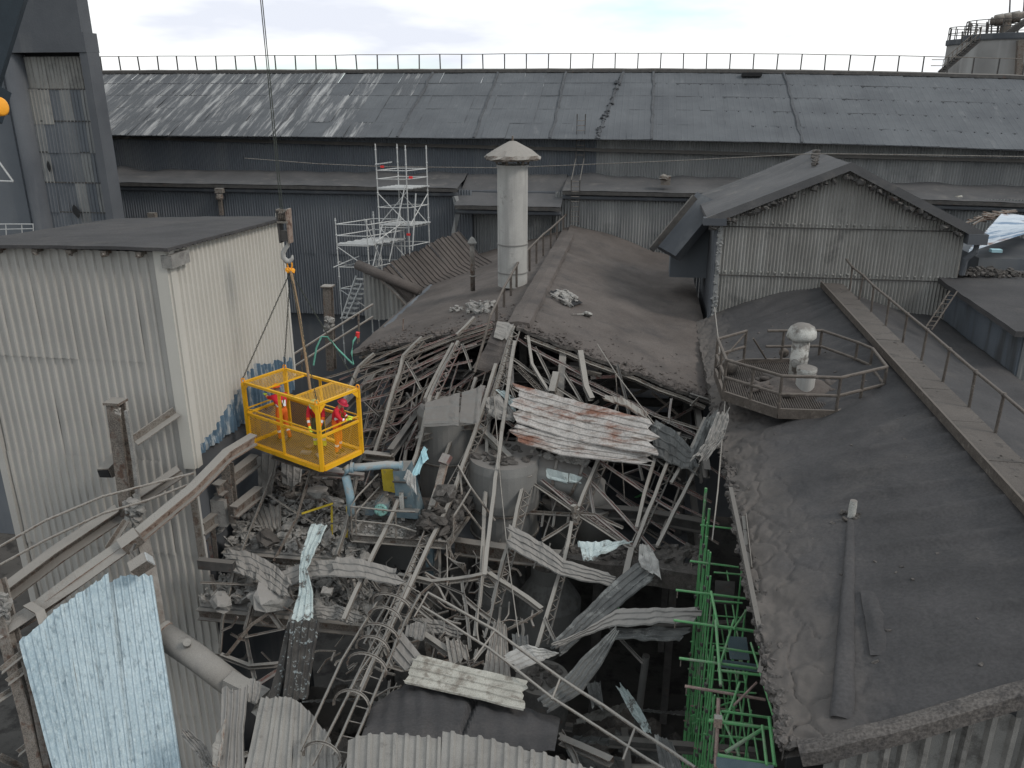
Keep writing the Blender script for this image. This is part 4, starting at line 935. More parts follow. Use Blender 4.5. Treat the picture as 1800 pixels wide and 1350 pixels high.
mb = MB(); mb.box(P(1750, 443, 37.3) + Vector((0, 0, .06)), (.42, .3, .12)); mb.build('small_crate', M['panel_cyan'], label='small pale green box lying on the gravel of the right shed roof', cat='box')

# ---------------------------------------------------------------- right roof walkway and octagonal platform
wk = thing('roof_walkway', 'dusty plank walkway with handrail along the ridge of the right roof', 'walkway', (RX, 24, RZR))
y = 10.9; k = 0
while y < 36.2:
    Lp = 2.4; mb = MB(); e = min(y + Lp - .02, 36.3)
    mb.hexa([(RX - .42, y, RZR + .0), (RX + .42, y, RZR + .0), (RX + .42, e, RZR + .0), (RX - .42, e, RZR), (RX - .42, y, RZR + .17 + .01 * (k % 2)), (RX + .42, y, RZR + .16), (RX + .42, e, RZR + .16), (RX - .42, e, RZR + .17)])
    mb.build('walk_board', M['walk_ash'], wk); y += Lp; k += 1
mb = MB(); mb.prof([(RX - .46, 10.9, RZR + .12), (RX - .46, 36.3, RZR + .12)], SEC('box', .06, .24)); mb.build('edge_beam', M['rail_dark'], wk)
rp = []
for (x, yy) in ((1493, 511), (1509, 527), (1531, 548), (1555, 573), (1582, 602), (1615, 634), (1652, 671), (1697, 716), (1741, 761), (1795, 815), (1862, 880)):
    b = PZ(x, yy, RZR + .15); b.x = RX + .42; b.z = RZR + .1; t = b + Vector((rnd.uniform(-.04, .04), rnd.uniform(-.05, .05), 1.02)); rp.append(t)
    mb = MB(); mb.tube([b, t], .04, 8); mb.lathe(t - Vector((0, 0, .05)), [(.05, 0), (.07, .05), (.05, .1)], 8); mb.build('post', M['rail_dark'], wk)
mb = MB(); mb.tube([rp[0] + Vector((0, 1.2, .1))] + rp, .042, 8); mb.build('top_rail', M['rail_dark'], wk)
rg = random.Random(17); mb = MB()
for k in range(70):
    yy = rg.uniform(12, 36); mb.chunk((RX + rg.uniform(-.4, .4), yy, RZR + .16), rg.choice((.03, .04, .07)), k, .35, 6, 3)
o = mb.build('ash_crumbs', M['rubble_dark'], wk); o['kind'] = 'stuff'
ZF = 18.25
oc = [PZ(x, y, ZF + 1.1) for x, y in ((1262, 596), (1312, 582), (1445, 581), (1508, 602), (1534, 613), (1559, 645), (1478, 664), (1375, 661), (1277, 633))]
oc = [Vector((p.x, p.y, 0)) for p in oc]
pfm = thing('octagonal_platform', 'octagonal steel platform with pipe railing on the right roof', 'platform', (oc[0].x + 2, oc[0].y, ZF))
ctr = sum(oc, Vector()) / len(oc)
up = lambda p, z: Vector((p.x, p.y, z))
mb = MB()
nb = len(oc)
mb.add([up(p, ZF - .05) for p in oc] + [up(p, ZF - .12) for p in oc], [tuple(range(nb)), tuple(reversed(range(nb, 2 * nb)))]); mb.build('deck', M['grating'], pfm)
mb = MB()
ang = 0
def clipline(x0):      # grating bars run in Y, clipped to the outline
    ys = []
    for i in range(nb):
        a, b = oc[i], oc[(i + 1) % nb]
        if (a.x - x0) * (b.x - x0) < 0: ys.append(lerp(a.y, b.y, (x0 - a.x) / (b.x - a.x)))
    return (min(ys), max(ys)) if len(ys) > 1 else None
x0 = min(p.x for p in oc) + .05
while x0 < max(p.x for p in oc):
    c = clipline(x0)
    if c: mb.box((x0, (c[0] + c[1]) / 2, ZF - .02), (.02, c[1] - c[0] - .04, .05))
    x0 += .07
mb.build('grating_bars', M['grating'], pfm)
mb = MB()
for i in range(nb): mb.prof([up(oc[i], ZF - .04), up(oc[(i + 1) % nb], ZF - .04)], SEC('box', .08, .30))
mb.build('kerb_plate', M['rail_dark'], pfm)
for i in range(nb):
    a, b = oc[i], oc[(i + 1) % nb]; seg = max(1, round((b - a).length / 1.25))
    for k in range(seg):
        p = lerp(a, b, k / seg); mb = MB(); mb.tube([up(p, ZF - .05), up(p, ZF + 1.1)], .045, 8); mb.lathe(up(p, ZF + 1.06), [(.04, 0), (.055, .04), (.04, .08)], 8); mb.lathe(up(p, ZF + .51), [(.036, 0), (.05, .04), (.036, .08)], 8); mb.build('post', M['rail_dark'], pfm)
    if i == 1: # gate gap
        g0, g1 = lerp(a, b, .0), lerp(a, b, .25); h0, h1 = lerp(a, b, .28), b
        segs = [(h0, h1)]
    else: segs = [(a, b)]
    for (s0, s1) in segs:
        for z in (1.1, .55):
            mb = MB(); mb.tube([up(s0, ZF + z), up(s1, ZF + z)], .05, 8); mb.build('rail', M['rail_dark'], pfm)
a, b = oc[1], oc[2]
for (s, e) in ((oc[0], oc[1]), (lerp(a, b, .3), lerp(a, b, .0) + Vector((.15, -.7, 0)))):
    mb = MB(); mb.tube([up(s, ZF + .1), up(e, ZF + 1.05)], .03, 8); mb.build('diagonal', M['rail_dark'], pfm)
mb = MB(); cb2 = P(1400, 735, 25); mb.lathe((ctr.x, ctr.y, 16.6), [(1.35, 0), (1.35, ZF - 16.75)], 28); mb.build('support_drum', mat('drum_paint', (.055, .065, .085), (.08, .09, .11), 1, .8, .05), pfm)
mb = MB(); rg = random.Random(12)
for k in range(50):
    t = rg.uniform(0, 6.28); r = rg.uniform(.2, 1.35); mb.chunk((ctr.x + math.cos(t) * r * 1.3 - .2, ctr.y + math.sin(t) * r * .75 - .25, ZF + .02), rg.uniform(.12, .45), k, .42, 7, 4)
def drift(u, v):
    x = ctr.x - .2 + (u - .5) * 2.6; y_ = ctr.y - .35 + (v - .5) * 1.5; e = max(0, 1 - ((u - .5) * 2) ** 2 - ((v - .5) * 2) ** 2)
    return Vector((x, y_, ZF - .06 + .34 * e ** .6 * (1 + .6 * nz((x * 2, y_ * 2, 5)))))
mb.grid(drift, 26, 18)
o = mb.build('ash_heap', M['ash_central'], pfm, smooth=True); o['kind'] = 'stuff'
vq = P(1399, 690, ctr.y)
v1 = thing('mushroom_vent', 'white vent pipe with a domed mushroom cap on the octagonal platform', 'vent', (vq.x, ctr.y, ZF))
mb = MB(); mb.lathe((vq.x, ctr.y + .15, ZF - .05), [(.27, 0), (.27, .8), (.28, .82), (.28, .88), (.27, .9), (.27, 1.5)], 22); v1p = mb.build('pipe', M['white_paint'], v1, smooth=True)
mb = MB(); n = 26; vs = []
for j, (r, h) in enumerate(((.26, 1.42), (.40, 1.46), (.46, 1.55), (.44, 1.70), (.36, 1.84), (.2, 1.94), (.01, 1.98))):
    for k in range(n):
        t = 2 * math.pi * k / n; w = 1 + .12 * nz((math.cos(t) * 1.5, math.sin(t) * 1.5, j * .5)); vs.append((vq.x + r * w * math.cos(t), ctr.y + .15 + r * w * math.sin(t), ZF + h))
mb.add(vs, [(j * n + k, j * n + (k + 1) % n, (j + 1) * n + (k + 1) % n, (j + 1) * n + k) for j in range(6) for k in range(n)]); mb.build('domed_cap', M['white_paint'], v1, smooth=True)
mb = MB(); mb.lathe((vq.x - .15, ctr.y - .12, ZF + .75), [(.13, 0), (.14, .06), (.05, .08)], 14, (-.4, -1, 0)); mb.build('side_port', M['concrete'], v1p)
v2p = P(1412, 705, ctr.y - .75)
v2 = thing('capped_pipe_stub', 'short pale capped pipe stub in front of the mushroom vent', 'vent', (v2p.x, ctr.y - .75, ZF))
mb = MB(); mb.lathe((v2p.x, ctr.y - .7, ZF - .05), [(.28, 0), (.28, .72)], 20); mb.build('pipe', M['chimney'], v2, smooth=False)
mb = MB(); mb.lathe((v2p.x, ctr.y - .7, ZF + .66), [(.30, 0), (.31, .06), (.3, .14), (.2, .18), (.0, .19)], 20); mb.build('cap', M['white_paint'], v2, smooth=False)
for (lab, q, r) in (('larger dark ball float lying at the left of the octagonal platform', (1283, 645), .26), ('smaller dark drum lying near the back rail of the octagonal platform', (1378, 620), .17)):
    p = PZ(*q, ZF + .2); mb = MB(); mb.lathe(p, [(r * math.sin(math.pi * k / 8) + .001, -r * math.cos(math.pi * k / 8)) for k in range(9)], 18); mb.build('round_drum', M['rail_dark'], smooth=True, label=lab, cat='drum')
# small ladder leaning on the shed
la = thing('leaning_ladder', 'small ladder leaning against the shed roof at right', 'ladder', P(1632, 580, 31))
a, b = P(1631, 580, 31.5), P(1676, 512, 32.5)
for dx in (-.13, .13):
    mb = MB(); mb.tube([a + Vector((dx, 0, 0)), b + Vector((dx, 0, 0))], .03, 6); mb.build('stile', M['rail_dark'], la)
for k in range(1, 9):
    p = lerp(a, b, k / 9); mb = MB(); mb.tube([p - Vector((.13, 0, 0)), p + Vector((.13, 0, 0))], .02, 6); mb.build('rung', M['rail_dark'], la)

# ---------------------------------------------------------------- silos far right
def silo(label, cx, yt, Y, r, zt_):
    t = thing('storage_silo', label, 'silo', (cx, Y, 0), 'storage silos beyond the back building')
    mb = MB(); mb.lathe((cx, Y, 0), [(r, 0)] + [(r, zt_ * k / 6) for k in range(1, 7)], 48); mb.build('shell', M['tank'], t, smooth=False)
    mb = MB(); mb.lathe((cx, Y, zt_ - .3), [(r + .12, 0), (r + .15, .1), (r + .15, .5), (r - .2, .55)], 48); mb.build('rim', M['concrete_dark'], t)
    for k in range(18):
        a = math.pi * 2 * k / 18; mb = MB(); mb.tube([(cx + r * math.cos(a), Y + r * math.sin(a), zt_ + .2), (cx + r * math.cos(a), Y + r * math.sin(a), zt_ + 1.4)], .05, 6); mb.build('rail_post', M['steel_dark'], t)
    for z in (.8, 1.4):
        mb = MB(); mb.tube([(cx + r * math.cos(a), Y + r * math.sin(a), zt_ + z) for a in [k * math.pi / 16 for k in range(33)]], .04, 6); mb.build('rail', M['steel_dark'], t)
    return t
p1 = P(1705, 75, 100); p2 = P(1772, 70, 88)
s1 = silo('nearer pale storage silo at the far right edge', p2.x, 0, 88, 3.6, P(1772, 66, 88).z)
s2 = silo('darker storage silo behind the stairway at far right', P(1722, 75, 98).x, 0, 98, 3.0, P(1722, 74, 98).z)
stw = thing('silo_stairway', 'dark steel stairway climbing to the silos at far right', 'stairway', P(1650, 125, 84))
a, b = P(1655, 128, 84), P(1722, 70, 84)
for dz in (0, .35):
    mb = MB(); mb.prof([a + Vector((0, dz * 2, 0)), b + Vector((0, dz * 2, 0))], SEC('box', .1, .35)); mb.build('stringer', M['steel_dark'], stw)
for k in range(1, 16):
    p = lerp(a, b, k / 16); mb = MB(); mb.box(p + Vector((0, .35, .1)), (.3, .8, .05)); mb.build('tread', M['steel_dark'], stw)
for dz in (.6, 1.1):
    mb = MB(); mb.tube([a + Vector((-1.0, 0, dz)), a + Vector((0, 0, dz)), b + Vector((0, 0, dz))], .04, 6); mb.build('rail', M['steel'], stw)
mb = MB(); mb.box(a - Vector((.6, 0, .2)), (1.4, 1.0, .3)); mb.build('landing', M['steel_dark'], stw)
for k in range(9):
    p = lerp(a, b, k / 8); mb = MB(); mb.tube([p, p + Vector((0, 0, 1.1))], .03, 6); mb.build('baluster', M['steel'], stw)
pg = thing('silo_top_pipework', 'cluster of dark pipes and masts on top of the nearer silo', 'pipework', P(1770, 60, 88))
zt8 = P(1772, 66, 88).z
mb = MB(); mb.tube([P(1742, 38, 87), P(1760, 36, 87), P(1778, 33, 87), P(1810, 22, 87)], .32, 10)
for q in ((1756, 35), (1769, 33), (1785, 30)): mb.lathe(P(*q, 87), [(.1, -.5), (.5, -.3), (.5, .3), (.1, .5)], 12, (1, 0, .2))
mb.build('top_pipe', M['steel'], pg, smooth=True)
mb = MB(); q = P(1769, 40, 87); mb.tube([q, q + Vector((0, 0, -1.7))], .45, 12); mb.build('drop_leg', M['steel'], pg)
for (x, yt, yb_) in ((1774, -10, 35), (1799, -5, 25), (1733, 38, 66), (1742, 30, 64), (1722, 48, 70), (1705, 45, 74), (1752, 45, 66), (1690, 55, 75)):
    mb = MB(); mb.tube([P(x, yb_, 87), P(x + 2, yt, 87)], .07, 6); mb.build('mast', M['steel_dark'], pg)
mb = MB(); mb.lathe(P(1705, 47, 87), [(.3, 0), (.15, .25), (.02, .4)], 10); mb.build('lamp_hood', M['steel_dark'], pg)
mb = MB(); mb.prof([P(1765, 62, 86.5), P(1815, 30, 86.5)], SEC('box', .8, .5)); mb.build('conveyor_end', M['steel_dark'], pg)
mb = MB(); mb.prof([P(1794, 70, 84), P(1790, 135, 84)], SEC('box', .5, .4)); mb.build('cable_ladder', M['steel'], pg)

# ---------------------------------------------------------------- crane boom, rope, hook block
bo = thing('crane_boom', 'dark blue crane boom crossing the top left corner', 'crane', P(-40, 120, 13))
p0, p1 = P(-130, 330, 12.5), P(78, -330, 16)
mb = MB(); mb.prof([p0, p1], [(-.5, -.45), (.38, -.45), (.5, -.3), (.5, .3), (.38, .45), (-.5, .45)], up=(0, 0, 1)); mb.build('boom_section', M['boom'], bo)
q = lerp(p0, p1, .25); mb = MB(); mb.prof([lerp(p0, p1, .2), lerp(p0, p1, .28)], [(-.58, -.52), (.58, -.52), (.58, .52), (-.58, .52)]); mb.build('boom_collar', M['boom'], bo)
mb = MB(); c = P(-4, 188, 12.0); mb.lathe(c, [(.11, -.09), (.14, -.07), (.14, .07), (.11, .09)], 18, (.9, -.2, .1)); mb.build('warning_light', M['orange'], bo, smooth=True)
mb = MB(); c = P(-2, 199, 12.05); mb.box(c, (.2, .2, .05)); mb.build('lamp_base', M['black'], bo)
YN = 21.0
N_ = P(567, 828, YN); Z0 = N_.z; L_ = PZ(440, 782, Z0); ex = (L_ - N_); LL = ex.length; ex.normalize(); ey = Vector((ex.y, -ex.x, 0))
if ey.y < 0: ey = -ey
WW = (PZ(638, 796, Z0) - N_).length; HH = P(565, 712, YN).z - Z0; MH = 1.08
ez = Vector((0, 0, 1))
def K(a, b, h): return N_ + ex * (a * LL) + ey * (b * WW) + ez * h
BC = K(.5, .5, 0)
hookp = Vector((BC.x, BC.y, P(512, 452, BC.y).z))
rp_ = thing('hoist_rope', 'pair of thin steel hoist ropes hanging from above the frame', 'rope', hookp + Vector((0, 0, 2)))
for dx in (-.03, .03):
    mb = MB(); mb.tube([hookp + Vector((dx - .06, 0, 1.3)), hookp + Vector((dx * .6 - .12, 0, 14))], .014, 6); mb.build('strand', M['rope'], rp_)
hb = thing('crane_hook_block', 'dark sheave block with silver hook and orange ring above the basket', 'hook block', hookp)
for dx in (-.15, .13):
    mb = MB(); mb.hexa([hookp + Vector((dx + a, b, c)) for (a, b, c) in ((-.025, -.12, .42), (.025, -.12, .42), (.025, .12, .42), (-.025, .12, .42), (-.025, -.17, 1.38), (.025, -.17, 1.38), (.025, .17, 1.38), (-.025, .17, 1.38))]); mb.build('cheek_plate', M['rust' if dx > 0 else 'steel_dark'], hb)
for k in range(4):
    mb = MB(); mb.lathe(hookp + Vector((-.10 + k * .06, 0, 1.15)), [(.13, -.018), (.16, -.02), (.13, 0), (.16, .02), (.13, .018)], 18, (1, 0, 0)); mb.build('sheave', M['steel'], hb)
mb = MB(); mb.box(hookp + Vector((0, 0, .62)), (.24, .22, .3)); trn = mb.build('trunnion', M['steel_dark'], hb)
for z in (1.36, 1.02): 
    mb = MB(); mb.box(hookp + Vector((0, -.17, z)), (.32, .03, .05)); mb.build('cross_plate', M['steel_light'], hb)
hk = [(.04, .45), (.03, .34), (-.06, .24), (-.14, .12), (-.14, -.02), (-.06, -.12), (.05, -.12), (.13, -.03), (.14, .06)]
mb = MB(); pts = [hookp + Vector((a, 0, b)) for a, b in hk]
n = 10; rr = [.05, .055, .065, .075, .08, .085, .075, .05, .02]; vs = []
for i, p in enumerate(pts):
    t = (pts[min(i + 1, 8)] - pts[max(i - 1, 0)]).normalized(); s = t.cross(Vector((0, 1, 0)))
    vs += [p + s * rr[i] * math.cos(2 * math.pi * k / n) + Vector((0, 1, 0)) * rr[i] * .8 * math.sin(2 * math.pi * k / n) for k in range(n)]
mb.add(vs, [(i * n + k, i * n + (k + 1) % n, (i + 1) * n + (k + 1) % n, (i + 1) * n + k) for i in range(8) for k in range(n)] + [tuple(range(n)), tuple(range(8 * n, 9 * n))]); mb.build('hook', M['chimney'], trn, smooth=True)
ring = hookp + Vector((.03, 0, -.22))
sg = thing('sling_set', 'four dark lifting chains and a brown sling from the hook to the basket', 'sling', ring)
mb = MB(); mb.tube([ring + Vector((.07 * math.cos(t), 0, .13 * math.sin(t))) for t in [k * math.pi / 8 for k in range(17)]], .022, 8); mb.build('master_link', M['orange'], sg)
mb = MB(); 
for k in range(4): mb.chunk(ring + Vector((.05 * (k - 1.5), 0, -.16 - .02 * (k % 2))), .11, k, 1.0)
mb.build('shackle', M['orange'], sg)
chainm = MB(); chainm.tube([(.022 * math.cos(t), 0, .04 * math.sin(t)) for t in [k * math.pi / 5 for k in range(11)]], .008, 4)
tgt = [K(1, 0, HH + .12), K(0, 0, HH + .12), K(1, 1, HH + .12), K(0, 1, HH + .12)]
for i, t in enumerate(tgt):
    s = ring + Vector((0, 0, -.2)); mb = MB(); nl = int((t - s).length / .075); q = (t - s).to_track_quat('Z', 'Y').to_matrix()
    for k in range(nl):
        c = lerp(s, t, (k + .5) / nl); a = k % 2
        l = [q @ Vector(((.02 * math.cos(x) if a else 0), (0 if a else .02 * math.cos(x)), .05 * math.sin(x))) + c for x in [j * math.pi / 3 for j in range(7)]]
        mb.tube(l, .009, 4, cap=False)
    mb.build('chain', M['rope'], sg)
mb = MB(); s = ring + Vector((.04, -.05, -.18)); e = K(.32, .45, HH - .55); mb.tube([s, lerp(s, e, .3) + Vector((.04, 0, .05)), lerp(s, e, .7) + Vector((.03, 0, 0)), e], .045, 8); mb.build('brown_sling', M['sling'], sg)

# ---------------------------------------------------------------- yellow man basket
mbk = thing('man_basket', 'yellow steel mesh man basket hanging from the crane', 'basket', BC)
Yw = M['yellow']
def bar(a, b, w, name, h=None): mb = MB(); mb.prof([a, b], SEC('box', w, h or w)); return mb.build(name, Yw, mbk)
CPO = {(a, b): bar(K(a, b, 0), K(a, b, HH), .11, 'corner_post') for a, b in ((0, 0), (1, 0), (0, 1), (1, 1))}
for b in (0, 1): bar(K(.5, b, 0), K(.5, b, HH if b == 1 else HH), .07, 'mid_post')
for h, w, nm in ((.05, .13, 'bottom_beam'), (MH, .07, 'mid_rail'), (MH + .16, .035, 'hand_rail'), (HH, .075, 'top_beam')):
    e = 0 if nm != 'top_beam' else 0
    for s, t in (((0, 0), (1, 0)), ((1, 0), (1, 1)), ((1, 1), (0, 1)), ((0, 1), (0, 0))):
        A, B = K(*s, h), K(*t, h); d = (B - A).normalized() * .056; bar(A + d, B - d, w, nm)
for a in (.32, .70): bar(K(a, 0.04, HH - .01), K(a, .96, HH - .01), .05, 'roof_bar')
for a, b, da, db in ((0, 0, 1, 0), (0, 0, 0, 1), (1, 0, -1, 0), (0, 1, 0, -1)):
    mb = MB(); c = K(a, b, HH - .05); d = (ex * da + ey * db); off = ey * (-.058 if (da and b == 0) else 0) + ex * (-.058 if db else 0)
    mb.add([c + off + d * .05, c + off + d * .28, c + off + d * .05 - ez * .23, c + off + d * .05 + (ey if da else ex) * .02, c + off + d * .28 + (ey if da else ex) * .02, c + off + d * .05 - ez * .23 + (ey if da else ex) * .02], [(0, 1, 2), (5, 4, 3), (0, 3, 4, 1), (1, 4, 5, 2), (2, 5, 3, 0)]); mb.build('gusset', Yw, CPO[(a, b)])
def lattice(o, u, v, name, pitch=.075, w=.0095):
    """expanded metal panel: o corner, u and v edge vectors"""
    mb = MB(); U, V = u.length, v.length; un, vn = u.normalized(), v.normalized(); nn = un.cross(vn)
    for sgn in (1, -1):
        c = -V if sgn > 0 else 0
        while c < (U if sgn > 0 else U + V):
            # line: x - sgn*y*1.0 = c
            ps = []
            for y in (0, V):
                x = c + sgn * y
                ps.append((x, y))
            (xa, ya), (xb, yb) = ps
            def cl(x, y, x2, y2):
                if x < 0: y += (0 - x) * (y2 - y) / (x2 - x); x = 0
                if x > U: y += (U - x) * (y2 - y) / (x2 - x); x = U
                return x, y
            if max(xa, xb) > 0 and min(xa, xb) < U:
                A = cl(xa, ya, xb, yb); B = cl(xb, yb, xa, ya)
                pa = o + un * A[0] + vn * A[1]; pb = o + un * B[0] + vn * B[1]; t = (pb - pa)
                if t.length > .02:
                    s = t.normalized().cross(nn) * w * .5; d = nn * .004 * sgn
                    mb.add([pa - s + d, pa + s + d, pb + s + d, pb - s + d], [(0, 1, 2, 3)])
            c += pitch
    mb.build(name, Yw, mbk)
g_ = .06
def panel(s, t, h0, h1):
    A, B = K(*s, h0), K(*t, h0); d = (B - A).normalized() * g_; lattice(A + d, (B - A) - 2 * d, ez * (h1 - h0), 'mesh_panel')
panel((0, 0), (.5, 0), .11, MH - .03); panel((.5, 0), (1, 0), .11, MH - .03); panel((0, 0), (0, 1), .11, MH - .03); panel((1, 0), (1, 1), .11, MH - .03); panel((0, 1), (.5, 1), .11, MH - .03); panel((.5, 1), (1, 1), .11, MH - .03)
lattice(K(0, 0, HH + .03), ex * LL * .32, ey * WW, 'roof_mesh', .06, .012); lattice(K(.70, 0, HH + .03), ex * LL * .30, ey * WW, 'roof_mesh', .06, .012)
mb = MB(); mb.prof([K(.02, .5, .03), K(.98, .5, .03)], SEC('box', WW - .1, .04)); mb.build('floor_plate', mat('basket_floor', (.13, .095, .055), (.18, .13, .075), 4, .9, .1, 20, patch=(.10, .085, .07), pcut=(.5, .6), pscale=3), mbk)
for i, c in enumerate(tgt):
    mb = MB(); c = c - Vector((0, 0, .1)); mb.tube([c + Vector((.05 * math.cos(t), 0, .05 + .07 * math.sin(t))) for t in [k * math.pi / 6 for k in range(13)]], .02, 6); mb.build('lifting_eye', M['orange'], CPO[((1, 0), (0, 0), (1, 1), (0, 1))[i]])
for k, (a, b) in enumerate(((.38, .3), (.45, .55), (.22, .35), (.08, .6), (.8, .5))):
    mb = MB(); mb.box(K(a, b, .09), (.32, .2, .06), __import__('mathutils').Euler((0, 0, k * 1.1)).to_matrix()); mb.build('floor_pad', M['sling' if k % 2 else 'concrete'], mbk)

# ---------------------------------------------------------------- three workers in the basket
def person(label, base, face, J, cols, helmet, extras=()):
    """J: joints in body frame (x forward, y left, z up, metres); face: world angle of forward"""
    J = dict(J); names = ['pelvis', 'chest', 'neck', 'head']
    ch_ = [('pelvis', 'waist', 'trouser'), ('waist', 'chest', 'top'), ('chest', 'neck', 'top'), ('neck', 'head', 'skin'), ('head', 'crown', 'skin')]
    for s in 'lr':
        ch_ += [('chest', 'sh' + s, 'top'), ('sh' + s, 'el' + s, 'top'), ('el' + s, 'wr' + s, 'sleeve'), ('wr' + s, 'ha' + s, 'glove'),
                ('pelvis', 'hi' + s, 'trouser'), ('hi' + s, 'kn' + s, 'trouser'), ('kn' + s, 'an' + s, 'shin'), ('an' + s, 'to' + s, 'boot')]
        h = Vector(J['ha' + s]); w = Vector(J['wr' + s]); d = (h - w).normalized(); side = d.cross(Vector((0, 0, 1))).normalized() if abs(d.z) < .95 else Vector((0, 1, 0))
        dn = side.cross(d)
        for k in range(4):
            f0 = h + side * ((k - 1.5) * .021); L_f = (.055, .065, .062, .05)[k]
            J['f%s%da' % (s, k)] = f0 + d * L_f * .55; J['f%s%db' % (s, k)] = f0 + d * L_f * .9 - dn * .035 * (1 if dn.z > 0 else -1)
            ch_ += [('ha' + s, 'f%s%da' % (s, k), 'glove'), ('f%s%da' % (s, k), 'f%s%db' % (s, k), 'glove')]
        J['t%sa' % s] = lerp(w, h, .5) + side * .04 ; J['t%sb' % s] = lerp(w, h, .5) + side * .06 + d * .04
        ch_ += [('ha' + s, 't%sa' % s, 'glove'), ('t%sa' % s, 't%sb' % s, 'glove')]
    rad = {'pelvis': (.155, .13), 'waist': (.15, .115), 'chest': (.18, .13), 'neck': (.062, .062), 'head': (.085, .10), 'crown': (.07, .085)}
    for s in 'lr':
        rad.update({'sh' + s: (.085, .085), 'el' + s: (.058, .058), 'wr' + s: (.042, .042), 'ha' + s: (.042, .028), 'hi' + s: (.11, .11), 'kn' + s: (.078, .078), 'an' + s: (.06, .06), 'to' + s: (.045, .035), 't%sa' % s: (.012, .012), 't%sb' % s: (.01, .01)})
        for k in range(4): rad['f%s%da' % (s, k)] = (.0105, .0105); rad['f%s%db' % (s, k)] = (.009, .009)
    keys = list(J); me = bpy.data.meshes.new('body'); me.from_pydata([tuple(J[k]) for k in keys], [(keys.index(a), keys.index(b)) for a, b, _ in ch_], [])
    ob = bpy.data.objects.new('body', me); COL.objects.link(ob)
    md = ob.modifiers.new('skin', 'SKIN'); md.use_smooth_shade = True
    for i, k in enumerate(keys):
        sv = me.skin_vertices[0].data[i]; sv.radius = rad[k]; sv.use_root = (k == 'pelvis')
    sb = ob.modifiers.new('sub', 'SUBSURF'); sb.levels = 1; sb.render_levels = 1
    dg = bpy.context.evaluated_depsgraph_get(); m2 = bpy.data.meshes.new_from_object(ob.evaluated_get(dg)); bpy.data.objects.remove(ob)
    mats_ = ['skin', 'top', 'sleeve', 'glove', 'trouser', 'shin', 'boot', 'band']
    m2.materials.clear()
    for k in mats_: m2.materials.append(M[cols[k]])
    segs = [(Vector(J[a]), Vector(J[b]), c, a, b) for a, b, c in ch_]
    for p in m2.polygons:
        best = 1e9
        for A, B, c, a, b in segs:
            t = max(0, min(1, (p.center - A).dot(B - A) / max(1e-9, (B - A).length_squared))); d = (p.center - lerp(A, B, t)).length
            if c == 'glove': d *= .8
            if d < best: best = d; lab = c; tt = t; seg = (a, b)
        if seg[0][:2] in ('kn',) and .4 < tt < .55: lab = 'band'
        if seg[0][:2] in ('el',) and .35 < tt < .52: lab = 'band'
        if seg == ('waist', 'chest') and .3 < tt < .42: lab = 'band'
        p.material_index = mats_.index(lab); p.use_smooth = True
    root = thing('person', label, 'person', base, 'workers in the basket', face); root.scale = (1.06, 1.06, 1.06)
    o = bpy.data.objects.new('body', m2); COL.objects.link(o); o.parent = root
    hd, cr_ = Vector(J['head']), Vector(J['crown']); ax = (cr_ - hd).normalized(); fwd = Vector((1, 0, 0)) - ax * ax.x; fwd.normalize(); sd_ = ax.cross(fwd)
    c = lerp(hd, cr_, .55); mb = MB(); n = 18; vs = []
    for j in range(7):
        th = math.pi / 2 * j / 6
        for k in range(n):
            t = 2 * math.pi * k / n; vs.append(c + (fwd * (math.cos(t) * .135) + sd_ * (math.sin(t) * .115)) * math.cos(th) + ax * (.125 * math.sin(th)))
    mb.add(vs, [(j * n + k, j * n + (k + 1) % n, (j + 1) * n + (k + 1) % n, (j + 1) * n + k) for j in range(6) for k in range(n)])
    vs = []
    for r in (1.0, 1.2):
        for k in range(n):
            t = 2 * math.pi * k / n; e = r + (.22 * max(0, math.cos(t)) if r > 1 else 0); vs.append(c + (fwd * (math.cos(t) * .135) + sd_ * (math.sin(t) * .115)) * e - ax * (.012 if r > 1 else 0))
    mb.add(vs, [(k, (k + 1) % n, n + (k + 1) % n, n + k) for k in range(n)])
    h_ = mb.build('helmet', M[helmet], None, smooth=True); h_.parent = root
    # face: nose, brow, ears and eyes
    mb = MB(); f = lerp(hd, cr_, .12) + fwd * .098; mb.hexa([f + sd_ * a + fwd * b + ax * z for a, b, z in ((-.017, -.01, -.02), (.017, -.01, -.02), (.012, .022, -.02), (-.012, .022, -.02), (-.008, -.01, .03), (.008, -.01, .03), (.006, .005, .03), (-.006, .005, .03))]); x = mb.build('nose', M['skin'], None); x.parent = o
    for s in (-1, 1):
        mb = MB(); mb.lathe(lerp(hd, cr_, .3) + fwd * .092 + sd_ * .034 * s, [(.004, -.008), (.012, 0), (.004, .008)], 8, fwd); x = mb.build('eye', M['black'], None); x.parent = o
        mb = MB(); mb.lathe(lerp(hd, cr_, .15) + sd_ * .088 * s, [(.012, -.01), (.028, 0), (.012, .012)], 8, sd_); x = mb.build('ear', M['skin'], None); x.parent = o
    mb = MB(); mb.prof([f - ax * .05 + sd_ * -.025 - fwd * .004, f - ax * .052, f - ax * .05 + sd_ * .025 - fwd * .004], SEC('box', .012, .01)); x = mb.build('mouth', M['suit_red'], None); x.parent = o
    for a, b in ((.13, .10), (-.13, -.10)):        # harness straps
        mb = MB(); C0 = Vector(J['chest']); W0 = Vector(J['waist']); mb.prof([W0 + Vector((.14, b * .8, 0)), C0 + Vector((.15, b, .02)), C0 + Vector((.02, b * .9, .155)), C0 + Vector((-.14, b * .7, 0)), W0 + Vector((-.13, -b * .4, 0))], SEC('box', .03, .012)); x = mb.build('harness_strap', M['harness'], None); x.parent = root
    return root
